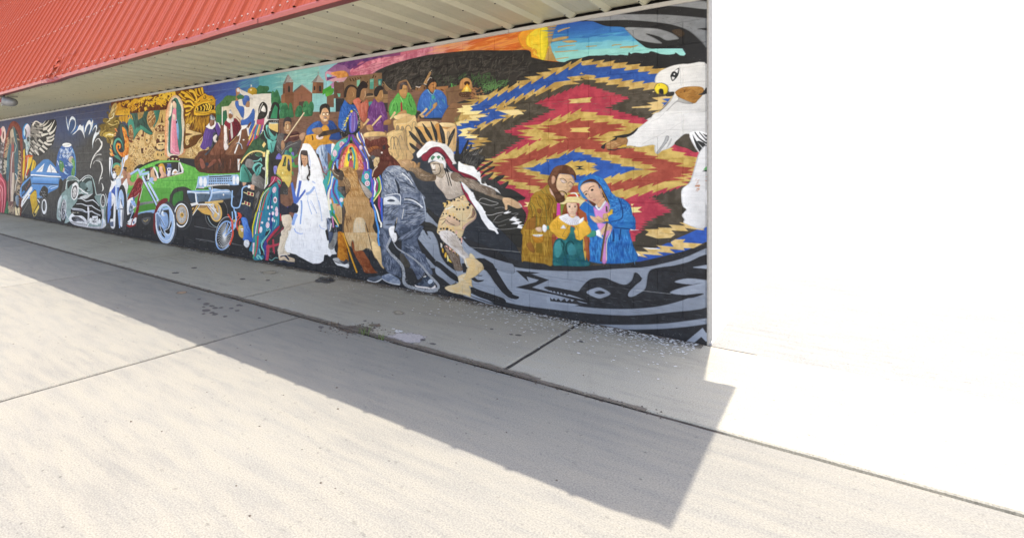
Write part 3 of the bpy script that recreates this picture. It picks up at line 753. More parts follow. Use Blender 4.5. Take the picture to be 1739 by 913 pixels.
MURAL.append("""# green lowrider
@ 180 255 13.377
s 26241f 680,480 640,430 720,350 800,320 850,330 920,290 1100,230 1200,230 800,480
s 5aa840*66b44a 560,640 600,540 760,420 950,320 1150,250 1350,230 1640,240 1680,270 2040,400 2100,420 2350,370 2640,330 2900,350 3060,400 3110,440 3140,560 3140,650 2980,660 2000,940 1900,960 1500,1350 500,1400 480,1000
p 549c3c 500,860 1500,860 1400,1260 480,1290
h 48923a/.5 60 120 14 0 20 600,600 1600,660 2800,500 1500,900 560,1100
h 78c258/.6 70 120 12 0 20 800,450 1400,250 1900,640 2900,420 1500,860 560,900
l 3a7a30 10 1270,690 1720,690 2120,680
l 4a8a3e 6 1180,700 1180,900
s 6cb850 1100,270 1350,245 1650,250 1650,275 1300,285 1150,310
s 2e2c2a 1105,360 1160,310 1300,285 1660,275 1740,420 1760,520 1500,590 1200,640 1190,400
s 2c2a28 850,440 960,400 1080,390 1180,640 1100,680 1000,660 980,480 880,490
p e8e6e4 1660,270 1690,280 1760,420 1760,510 1720,500 
l d8d8d8 20 1655,280 1655,500
l e8a888 10 1200,640 1500,590 1760,520
l f0eeee 40 1085,385 1150,510 1185,640
s d6ac84 1010,500 1040,420 1080,410 1110,560 1160,620 1150,690 1080,700 1020,640
s c89030>d8a840 1190,350 1240,305 1300,310 1340,400 1360,560 1320,570 1290,400 1210,390
s e0ac8c 1215,380 1280,370 1300,480 1380,580 1220,630 1250,560 1215,490
s e8b494 1080,640 1160,630 1150,690 1090,700
e 40507e 1430,400 75,22
s 3a4a84 1385,380 1410,310 1470,310 1480,370
l 8a90a0 12 1380,310 1480,310
s e4dee6 1390,410 1480,410 1470,500 1460,580 1390,590 1400,500
e 2c2c3a 1420,440 14,20
e 2c2c3a 1455,440 12,18
l 3c4a9a 24 1375,480 1385,550
s f0f0f0 1490,560 1520,460 1580,430 1630,480 1630,510 1560,550
s c8a080 1530,520 1570,470 1610,490 1590,540
l f4f4f4 24 1560,550 1740,505
e 8a4a4a 1030,420 26,30
# wheel arch, front chrome
s 353331 1440,1110 1490,960 1560,870 1700,830 1820,840 1960,930 2020,1100 2000,1300 1800,1700 1440,1700
s 3f7a38/.8 1540,1040 1600,960 1740,930 1740,1080 1600,1300
@ 300 270 13.377
s 3f7c38*356a30 -60,800 60,740 140,740 130,1000 0,1100 -100,1000
p 9cbce0>8eb2dc 490,395 900,365 1390,350 1430,420 1410,590 1300,600 1200,590 800,600 640,640 440,690
h c8dcf4 30 90 10 0 6 490,400 1390,360 1400,580 500,600
l 2e2e30 22 705,415 830,405 1240,385
l 90b0d8 24 722,360 728,600
p 26262a 715,401 742,400 740,424 712,425
p 26262a 765,398 790,397 788,421 762,422
p 26262a 815,396 845,395 843,419 812,420
p 26262a 865,393 891,392 889,416 862,417
p 26262a 915,390 940,389 938,413 912,414
p 26262a 965,388 995,386 993,410 962,412
p 26262a 1015,385 1052,384 1050,408 1012,409
p 26262a 1065,382 1100,381 1098,405 1062,406
p 26262a 1115,379 1150,378 1148,402 1112,403
p 26262a 1165,377 1192,376 1190,400 1162,401
p 26262a 1215,374 1247,373 1245,397 1212,398
p 26262a 719,447 747,446 745,470 716,471
p 26262a 769,445 795,444 793,468 766,469
p 26262a 819,443 844,442 842,466 816,467
p 26262a 869,441 896,440 894,464 866,465
p 26262a 919,439 956,438 954,462 916,463
p 26262a 969,437 1005,436 1003,460 966,461
p 26262a 1019,435 1054,434 1052,458 1016,459
p 26262a 1069,433 1104,432 1102,456 1066,457
p 26262a 1119,431 1146,430 1144,454 1116,455
p 26262a 1169,429 1197,428 1195,452 1166,453
p 26262a 1219,427 1252,426 1250,450 1216,451
p 26262a 723,494 757,493 755,517 720,518
p 26262a 773,493 809,492 807,516 770,517
p 26262a 823,491 859,490 857,514 820,515
p 26262a 873,490 898,489 896,513 870,514
p 26262a 923,489 955,488 953,512 920,513
p 26262a 973,488 1006,486 1004,510 970,512
p 26262a 1023,486 1054,485 1052,509 1020,510
p 26262a 1073,485 1099,484 1097,508 1070,509
p 26262a 1123,484 1154,483 1152,507 1120,508
p 26262a 1173,482 1198,481 1196,505 1170,506
p 26262a 1223,481 1260,480 1258,504 1220,505
p 26262a 727,559 763,558 761,582 724,583
p 26262a 777,559 809,558 807,582 774,583
p 26262a 827,559 855,558 853,582 824,583
p 26262a 877,558 914,557 912,581 874,582
p 26262a 927,558 959,557 957,581 924,582
p 26262a 977,558 1013,557 1011,581 974,582
p 26262a 1027,558 1063,557 1061,581 1024,582
p 26262a 1077,558 1108,557 1106,581 1074,582
p 26262a 1127,557 1157,556 1155,580 1124,581
p 98b6de 700,395 730,392 730,600 700,600
e f4f6f8 550,510 42,105
e f4f6f8 645,525 40,108
e f4f6f8 1303,480 34,105
e f4f6f8 1385,480 36,92
l d8d4d4 40 690,610 900,590 1200,595
p e8d8d8 500,640 620,640 620,670 500,670
s c8a0a0*9a8a80 845,300 960,280 1085,290 980,325
l dfe8f4 14 490,540 430,700
p 2b2b2a 440,660 740,670 740,690 440,690
p 58a83e 450,680 760,685 760,715 440,712
s 33322f 800,620 1180,600 1210,690 1000,700 800,720
# bumper
s 8fb0da>50647c 235,730 330,715 600,710 760,715 770,760 740,900 720,990 560,1000 340,980 290,900
s 34404e 250,790 420,790 450,960 320,960
s 4c5c6c 480,790 740,800 720,940 520,960 480,880
l e8eef4 22 240,740 500,770 740,770
l f0f4f8 30 430,780 440,900 460,1020
s 9cbce2>4a5a6e 800,690 1000,690 1180,695 1260,790 1280,870 1000,940 760,960
l e8eef6 20 800,770 1000,740 1200,740
s 5c7490 790,830 1000,790 1280,830 1280,880 1000,900 780,940
p 4a5560 760,950 1280,870 1290,890 1000,935 
e f4f0e8 1065,810 16,24
e 20242a 500,855 8,12
e 20242a 660,840 8,12
t a0c0ea 56 40 745,640 790,780 770,880 730,960
t e8f0f8 12 10 800,620 810,700 790,850
l 23262c 14 755,690 765,780 735,880
# right rear wheel and axle
@ 300 330 13.377
s 262626 1000,150 1120,220 1150,420 1100,620 980,740 850,740 740,640 690,480 900,500
o 8e8c8c/.7 10 900,430 250,330 10
t 9ab0b8 16 12 700,500 760,630 850,720 920,740
e e2b45c 890,400 140,225 -8
e b0a498 890,405 105,190 -8
h e8e8e8 60 40 8 20 70 820,240 980,260 1000,450 880,590 780,540
h 4a4038 40 30 8 20 70 820,240 980,260 1000,450 880,590 780,540
e d8a850 900,350 46,130 -6
p dca850 510,370 700,270 800,440 760,470 640,450 560,410
s dcb060 480,310 680,280 680,340 560,365 480,350
s 9a7850 520,260 680,240 660,300 520,310
p 6a3a2c 690,290 720,270 850,430 830,450
l d8dce2 22 700,250 850,450
l dcdfe4 30 740,250 960,460
l 8a6040 18 860,250 930,420
p f0ede8 310,210 480,175 490,230 340,270
l f0eeec 36 480,225 800,230
s dcb468 690,170 1030,130 1050,160 1010,190 700,205
p e4bc6c 640,170 700,170 690,205 640,205
p 3a352c 500,170 640,160 640,205 500,215
l d8b060 30 475,240 370,440
l f0eeec 16 520,250 360,480
p d8a850 350,310 420,290 350,360
l 5a3428 20 440,250 370,370
e e0b45c 880,480 40,50
l e8e8e8 20 820,200 830,300 900,350
# front whitewall tyre
e 2f2f31 130,475 230,340
o 57595c/.6 10 130,475 215,320
e f4f4f4 105,475 165,275
e 2c2c2e 108,475 145,240
e d0a468 115,465 128,215
e 9a948e 115,465 112,190
i d8d4d0 115 465 .2 105 180 34 8 0 360
h 5a5450/.8 40 60 8 40 60 40,330 180,330 220,460 180,600 60,600
e d8a850 120,470 45,60
e 2a2420 122,465 14,26
# small hidden wheel, body bottom trim
@ 180 320 13.377
s 9a9a98>505050 760,330 1000,290 1140,280 1200,290 1160,320 900,360 760,390
p 42802e 760,400 1120,330 1110,490 740,520
s 9cc0ec>6c8cb0 730,560 900,510 1110,485 1110,560 900,570 730,600
s 2d2d2e 720,600 1100,570 1100,910 720,910
s 4c4c4e 810,690 1010,650 980,780 910,830 850,800
t e0c060 10 10 850,720 900,750 955,700
# left motorcycle with skull riders
@ 180 255 13.377
s f0eeec 80,160 110,170 130,220 110,330 90,560 110,680 200,700 240,620 330,560 380,640 480,620 500,800 480,1000 470,1250 60,1250 70,950 120,760 90,620 75,460 70,240
p 3a3634 110,200 150,240 150,500 170,560 110,600
e 4a9a7a 245,370 95,85
e c8a050*b08038 250,450 85,120
h 5a3018 16 40 14 30 50 190,360 320,360 320,520 200,520
t b8cce8 26 26 130,170 140,300 120,480 170,640
t b8cce8 28 28 400,160 370,250 370,420 310,600
s e8e8f0 350,640 420,170 480,120 510,100 490,200 430,260 400,420
h f2f2f4 10 50 12 -40 20 400,160 510,110 480,200 410,240
s e8e6ea 155,500 190,480 230,520 230,600 200,660 160,640
e 2a2a2c 175,510 14,20
e 2a2a2c 212,505 12,18
l 3a3a3c 10 160,650 230,660
e 5a2c30 190,440 30,28
l c8d8ec 22 170,690 300,660
s b88468<a06c50 390,440 460,440 470,540 430,600 370,530
s 2c2422 390,420 410,380 470,390 475,430 
l 1e1a18 24 420,450 470,462
s f2f0ee 360,560 400,620 470,600 500,720 490,900 340,1000 330,780
s 9a6850 350,790 340,660 400,620 470,560 500,560 490,620 420,690 370,780
s b88468<c89878 500,500 560,520 560,600 540,640 560,700 620,730 690,650 700,560 740,540 750,600 700,680 640,780 560,810 490,740 480,600
e dfe8f4 290,730 55,90
o a8bcd8 8 290,730 50,84
@ 180 320 13.377
s 3850a0<4464b8 120,60 160,0 200,-60 220,0 300,-60 290,200 200,190 140,130
s 7a9ae0>5a7ad0 60,120 120,100 120,500 60,760 40,760 40,400
s f2f0f0 130,110 210,190 220,450 200,880 110,880 100,700 170,400
p 2c2a2c 180,330 160,700 120,560 100,480 140,400
p 2a2a2c 110,580 170,560 160,680 80,700
p 5c6880 80,760 170,750 170,860 100,860
e 3e3d40 365,430 115,520
e 2e2e30 370,430 105,500
e b9cfee<e8eef6 340,440 72,420
e f0eeee 350,520 50,360
p 8fb0e6 270,550 330,500 320,900 300,900 
s a9c4ea 290,120 340,30 400,150 410,400 390,460 350,280 330,200 310,400 280,480
l a8c4ea 46 230,-80 235,150 260,480
l f0f4f8 12 225,-60 225,170 250,480
l 23262a 20 280,468 400,470
l 8ea8cc 26 310,440 315,560
l c8d8f0 40 210,-45 310,-45
l f4f4f4 30 205,450 190,860
l 2a2a2c 16 365,370 340,250
e 4c4c50/.6 410,700 50,300
# red chopper
@ 180 255 13.377
s 8a2428*5c1a1e 640,780 690,680 760,625 830,680 850,740 780,930 700,1060 600,1110 490,1140 520,1030
h b04a4a/.8 18 90 22 -60 16 640,760 800,680 760,900 560,1080
h 4a1416/.8 14 90 22 -60 16 640,760 800,680 760,900 560,1080
t e8e8e8 6 8 830,720 790,900 700,1040 540,1110
l a8c4ec 46 550,550 740,430
l 5a6880 10 560,580 740,460
l a8c4ec 44 735,430 790,580
p a8c4ec 780,540 830,520 980,480 980,520 920,560 830,570
p b4ccee 790,460 840,440 820,520 780,520
e 8ab0dc 865,450 30,28
e a0bce6 1035,665 48,50
l a8c4ec 34 870,720 1000,700 1090,760
p 2c2a2a 860,590 950,560 980,700 900,720
l d0c8b0 10 880,590 940,690
l f2f0f0 40 970,530 960,670
l b4ccf0 50 830,580 880,720 940,840 1080,1120 1230,1420 1330,1720
l f2f4f8 16 820,590 880,740 990,980
l 26282c 16 870,760 1070,1130 1140,1290
l b4ccf0 48 970,740 1080,940 1190,1150
l f4f6f8 14 960,750 1080,970 1170,1160
l 26282c 14 1010,880 1150,1130
@ 180 320 13.377
s 6b2428<8a3034 1080,920 1080,650 1130,430 1200,300 1300,230 1390,230 1400,280 1340,340 1230,380 1170,560 1130,720 1130,910
s 6b2428 1075,800 1130,800 1130,1000 1110,1040 1080,960
e 4c4e54 1370,780 235,510 -3
e 3e4046 1370,780 228,500 -3
s 6b2428 1090,640 1150,420 1220,300 1310,225 1395,230 1400,280 1330,330 1230,390 1160,560 1130,800 1085,900
e dfe8f2 1345,800 222,455 -3
e a8c4e8 1345,800 208,440 -3
e 5a6a80 1330,690 115,260 -3
s 34322f 1300,500 1410,460 1440,600 1420,760 1380,640 1300,540
s 6c84a8 1130,560 1220,540 1210,900 1180,960 1130,800
s 8aa8d4 1250,560 1380,560 1420,760 1340,980 1280,1000 1240,760
l 3a9048 12 1290,430 1400,415
l 9cbce8 50 1280,470 1410,455
s 2a2826 1230,850 1250,960 1270,1060 1340,1120 1330,1060 1290,920 
s 2a2826 1190,880 1220,830 1250,920 1220,970
s 2a2826 1480,740 1490,830 1450,930 1450,1000 1410,1030 1340,970 1440,860
t e8f0f8 12 12 1220,830 1260,960 1330,1060 1340,1080
t f0f4f8 12 12 1470,740 1420,900 1330,960 1400,1050 1460,1010
t f4f8fb 14 14 1130,560 1150,880 1230,1080 1340,1180 1460,1140 1540,900 1540,600
t dce8f4 16 10 1220,560 1240,440 1340,370 1440,420
p b4ccf0 1170,560 1200,540 1350,860 1320,880
l 384050 12 1220,640 1330,860
s e0e8f2 1250,560 1300,500 1310,590 1370,600 1290,630
p c8dcf2 1110,580 1180,530 1180,570 
# chopper frame, engine
l 7a2226 36 800,0 740,240 690,520 600,760 560,850
l f0e8e8 10 825,0 780,200 720,420
l 6c1e22 36 760,280 730,480 680,700 650,850
l a02428 30 470,830 540,870 560,840
l a02428 30 560,860 650,830
s f0f0f0 490,290 600,200 640,260 690,400 650,440 520,590 480,560
s 6a8ad8 480,150 520,100 490,200
s 8fb0e6 560,290 620,280 690,380 640,410
p 3a5aa8 610,220 640,180 650,280 630,300
s 46566a*8a9ab0 520,500 560,320 620,440 600,560 560,580
h d8e0ea 12 60 14 -50 20 530,340 640,440 600,600 530,560
l b0c8e8 16 550,680 630,500
s f2f0f0 470,790 540,700 590,690 560,830
s f2f0f0 640,680 690,660 680,780 590,840 600,760
e 5a6a90 630,770 20,34
e 3a3a3c 490,780 16,16
l e8e8ea 14 540,690 620,695
# child on the stretched bicycle
@ 400 300 13.377
s 30343c*23262c 0,420 80,300 140,200 260,200 330,260 440,300 420,640 380,910 -80,910 -60,560
s 3a3f48 140,230 130,60 170,10 240,20 260,120 250,200 190,220
s c89878<d8a888 150,70 190,50 240,70 245,150 210,200 170,210
e 2a2626 220,95 12,14
e 2a2626 165,100 10,12
s d4a080 340,180 430,200 430,300 340,280
e f0f0f0 305,225 36,40
p ecdc9c 270,330 420,370 410,450 260,410
p ecdc9c 170,340 260,370 260,395 180,360
e 8a2a3a 300,380 28,34
e 8a2a3a 375,400 28,34
p ecdc9c 205,550 340,600 330,680 195,620
p ecdc9c 130,600 200,600 195,630 140,625
e 8a2a3a 235,595 24,34
e 8a2a3a 300,620 24,34
h 6a7484 30 120 14 20 30 80,660 340,640 380,900 120,900
s 3c4250*2e333e 60,760 200,660 350,700 390,820 380,1000 250,1040 180,860
@ 330 375 13.377
s 34363a*26282c 480,320 560,100 640,-60 760,-130 900,60 880,320 820,520 720,680 600,740 500,720 470,560
e 2a2a2c 680,330 215,360 12
o 8fb4e8 30 680,330 175,330 14
o e8e8e8 10 690,250 190,350 14
i e8e8e4 690 340 .12 165 300 30 9 0 350
e e8e8e8 690,340 50,50
t 8fb4e8 30 30 950,-30 900,120 830,230 700,340
t 8fb4e8 24 20 760,40 700,220 640,300
t 8fb4e8 24 24 860,0 800,160 760,260
t d84830 40 40 850,-20 870,180 870,340 800,540
t d84830 30 30 950,-80 960,100 1000,220
l d84830 24 1030,0 1020,100
s 4a78d0<2e56a8 1060,-60 1180,-60 1240,120 1320,320 1320,480 1200,440 1100,420 1120,200
h 8ab4e8 14 140 14 70 14 1080,-40 1180,0 1260,240 1140,240
s d8b868*b89848 1010,110 1110,120 1120,260 1110,380 1060,380 1000,280
p f0f0f0 1050,170 1110,170 1110,240 1070,240
l c83038 14 1070,205 1110,215
s e8e8ea 1140,440 1230,440 1250,540 1200,610 1140,570 1120,530
h 8a8c90 10 40 10 40 40 1150,450 1240,460 1240,580 1170,570
@ 300 330 13.377
t 9cc4f0 30 28 1265,-90 1255,100 1250,240 1300,300 1400,300 1440,240 1480,60 1490,-120 1560,-180 1620,-180
t 9cc4f0 26 26 1300,300 1310,380 1330,420
l 9cc4f0 40 1330,380 1350,560 1340,720 1240,840
l 9cc4f0 26 1260,390 1270,540 1230,640 
s d84830 1380,410 1450,430 1480,500 1440,540 1400,470
l d84830 22 1420,470 1360,540
l d84830 22 1450,520 1370,600
t d84830 30 26 1160,450 1230,560 1270,700 1270,910
e d8b868 1310,600 30,30
t d84830 22 22 1370,600 1360,720 1400,830""")
MURAL.append("""# big gold serpent head
@ 300 130 13.377
s 5a3414 0,360 60,330 420,270 560,240 610,300 650,380 740,430 800,430 880,510 885,640 880,760 900,910 880,1000 860,1100 700,1250 500,1500 200,1650 150,1500 180,1100 150,900 150,640 60,460
s d8a024*c88c1c 420,560 560,440 640,390 690,420 760,440 810,440 870,510 880,640 840,660 760,640 720,590 600,640 440,700 400,640
s 2a1e12 450,740 480,680 600,620 720,600 760,640 840,660 840,740 780,770 640,790 460,780
t e8b830 24 34 420,790 430,720 480,660 600,600 730,590 
s e0ae2c 400,700 430,800 640,800 720,790 800,760 870,760 890,840 800,830 640,880 420,880 390,820
t 6a4414 10 10 430,820 640,840 800,800
t f4d050 12 10 410,760 470,790 640,790
t 5a3a14 12 12 540,700 620,670 720,600
t e8be38 34 24 470,700 480,740 470,770
t e8be38 36 24 540,680 560,720 550,770
t e8be38 36 26 600,650 640,700 620,780
t ecc644 38 26 660,630 700,680 680,770
t ecc644 38 26 720,610 755,670 720,770
t e8be38 30 24 790,660 790,720 740,790
t d8a428 26 14 870,670 860,740
e 2a1e10 640,475 34,50
e d8a428 640,470 14,40
t e8b830 16 10 600,480 630,420 680,430
e 1e1610 790,540 26,24
t e8b830 14 10 740,520 800,510 
h f0c840 16 120 20 -35 16 560,560 700,500 860,560 840,640 720,580
h 8a5c14 14 120 12 -30 16 560,560 700,500 860,560 840,640 720,580
t f0c840 18 12 410,580 480,560 510,510
t 2a1e10 18 12 420,600 490,590 530,540
t f4cc48 22 12 400,560 450,600 520,600
# mane
t e8b42c 60 30 100,350 220,400 300,470 400,540
t d09a20 30 10 220,340 300,400 400,540
t f0c03a 70 30 290,330 380,350 440,470 450,540
t e0ac28 50 20 430,280 460,400 520,440
t e0ac28 46 20 500,270 540,380 560,420
t e8b42c 54 24 570,250 590,360 600,400
t 4a2c12 12 8 300,360 380,410 430,500
t 4a2c12 12 8 110,380 220,450 300,520
t e8b42c 50 24 60,400 120,460 200,520
t eab830 56 24 180,440 300,480 390,560
t f0c43c 60 30 200,580 290,560 350,600 400,680
t 4a2c12 12 8 230,590 290,600 380,700
t f0c43c 60 34 170,690 280,670 380,710
t e8b830 60 26 210,790 300,760 350,720
t e8b830 50 24 200,880 260,860 310,820
t d8a428 44 20 110,520 180,560 200,600
t d8a428 44 20 150,640 200,660
t 4a2c12 10 8 240,770 330,740
h e0b030 30 200 20 100 24 200,900 420,880 500,1100 440,1300 200,1400
h c89420 26 200 24 80 16 420,900 860,880 700,1200 460,1400
@ 310 195 13.377
h eec038 20 240 22 115 14 60,60 320,20 260,160 80,260
h d8a028 30 220 22 95 12 300,60 600,40 520,280 460,340 300,280
h 5a3814 20 180 10 98 12 300,60 600,40 520,280 460,340 300,280
# scroll pieces of the calendar on the right
s d4b478 70,260 110,205 170,240 150,320 240,370 440,430 240,480 150,560 150,660 90,690 60,600 70,480 
s 5e3a1c 70,420 180,430 220,445 70,480
t 5e3a1c 14 10 130,330 250,360 430,410
o 6a4a20 10 120,270 30,36
o 6a4a20 10 110,610 30,40
t e0c080 18 18 460,500 380,580 320,680 280,740
t e8d090 18 18 470,580 420,660 350,740 
t e8d090 18 18 280,790 320,860 380,840 430,760
# cypress green left of palace, palace wall
@ 300 130 13.377
s 4a7040*355a30 890,900 890,700 960,620 1040,540 1100,460 1180,430 1300,440 1480,420 1600,420 1500,560 1100,900 1050,1200 900,1200
h 5c8848 30 60 16 90 30 900,660 1100,480 1400,440 1300,560 1000,680 920,880
p e0d2b8*d8c8aa 1030,690 1180,670 1230,610 1260,560 1340,550 1420,520 1500,480 1660,460 1760,380 1820,1100 1100,1240 1030,1100
p e6ded0 1660,460 1700,480 2000,540 2150,510 2150,1240 1600,1240
p e6ded0 1400,560 1480,490 1700,480 1700,900 1500,1000
s 2a5c44 1050,820 1090,780 1140,800 1140,1180 1050,1180
p f0ece4 1025,690 1045,690 1045,1150 1025,1150
e 9a7464 1230,880 55,70
s d8d8dc 1190,800 1220,760 1270,830 1280,870 1200,850
p 9a9aa4 1210,740 1250,780 1200,790
# blue robed figure with raised arm
s a2704e<b08060 1350,400 1340,300 1380,260 1440,260 1440,380 1400,420 1390,560 1340,570
e f0eeee 1395,310 34,44
s dcd6ce>c8c2ba 1440,290 1520,350 1700,400 2000,560 2010,590 1960,590 1640,500 1440,380
s 3f62b0*3558a2 1330,570 1400,560 1420,660 1520,690 1530,800 1540,900 1480,930 1400,780 1340,680
s 4468b4*38589e 1500,600 1490,500 1550,430 1640,450 1660,550 1600,580 1560,660 1520,650
s a88060 1560,660 1610,560 1660,580 1650,700 1580,700
s e8e4dc 1540,680 1590,700 1650,700 1740,720 1800,800 1700,950 1540,920
@ 400 180 13.377
p e8e2d8 180,60 400,40 440,90 380,300 200,320 150,280
s 4068b8*3458a4 30,20 180,20 200,160 170,310 150,240 80,120
s 4068b8*3458a4 390,70 430,90 440,200 420,330 320,440 200,440 120,430 130,320 200,310 280,260 340,180
t 2c4a8a 14 8 240,300 330,280 420,200
s 4068b8*2f5098 380,380 440,330 430,420 340,700 300,760 300,560
# mission church and cypresses
@ 400 120 13.377
s 3a6a44*2c5636 440,400 480,400 540,340 620,350 740,360 760,430 720,480 800,480 810,520 480,530
e 3a6a44 110,600 90,50
e b8922c 380,470 105,90
s b8922c 270,500 340,400 420,400 480,500 470,545 370,545
e ecdca0 350,440 24,22
p f0ece0 350,305 380,360 340,370
p e8e2d8 400,545 600,525 805,520 800,820 400,820
p dcd6ce 120,430 400,560 680,680 660,710 500,660 120,500
s 3f7a4c*2c5c3c 820,500 850,460 890,490 930,430 970,480 1020,650 1020,760 820,760
p 7a5038<6b4632 1080,310 1310,260 1300,480 1320,500 1510,320 1740,510 1740,1000 1040,1000 1035,570 1070,540
p 8a5c40 1035,570 1075,540 1120,520 1120,900 1040,900
p 7c5040 1130,270 1300,265 1290,480 1130,520
p 9a9490>b0a8a4 1190,80 1320,250 1150,270 1065,330
p 7c7874 1190,80 1150,270 1065,330
h 605c5a 14 70 8 110 30 1190,100 1310,250 1100,310
p 2a2c2c 1090,410 1110,400 1110,520 1090,520
s 2c2e2c 1195,480 1195,380 1215,345 1235,380 1235,480
p 8a5a44 1320,500 1510,340 1720,510 1720,900 1320,900
l a8a0a0 24 1320,480 1510,320 1740,510
p 5a5452 1310,470 1480,330 1510,350 1320,500
p 7c5240 1480,540 1520,540 1520,640 1480,640
p 4a3c36 1440,710 1560,695 1540,900 1430,900
e 3f8058 1120,850 75,120
e 35704a 1250,870 45,140
e 3f7c50 1450,900 75,110
e 3c7a4a 1600,840 75,150
e 35704a 1720,830 60,130
s 3f8058 1000,760 1040,730 1080,760 1010,900
@ 400 180 13.377
s 3f7f52*2b5c3c 1000,280 1010,120 1060,0 1180,-10 1200,270
s 376f48*2b5c3c 1200,270 1210,60 1250,0 1290,40 1320,250
s 3f7f52*2b5c3c 1360,240 1370,80 1420,0 1490,20 1520,130 1500,240
s 3f7f52*2b5c3c 1540,230 1560,20 1600,-60 1680,40 1740,0 1740,220
p 6e5040*775848 980,290 1740,230 1740,600 980,640
h 5c4034 30 120 20 -5 20 980,320 1740,260 1740,500 980,600
# second bell tower
@ 500 120 13.377
p 7a5038<684432 420,260 660,270 660,520 400,520
p 8a5c40 420,270 500,270 500,520 415,500
p a8a09a 540,90 670,240 660,260 420,260 380,280
p 7c7874 540,90 500,250 380,280
l 8a8480 10 540,20 540,95
l 8a8480 8 520,50 560,50
s 2a2c2c 560,470 560,370 580,345 605,370 605,470
s 2a2c2c 440,440 442,370 455,350 470,370 470,440
p 3f9a34 640,440 840,330 840,420 640,560""")
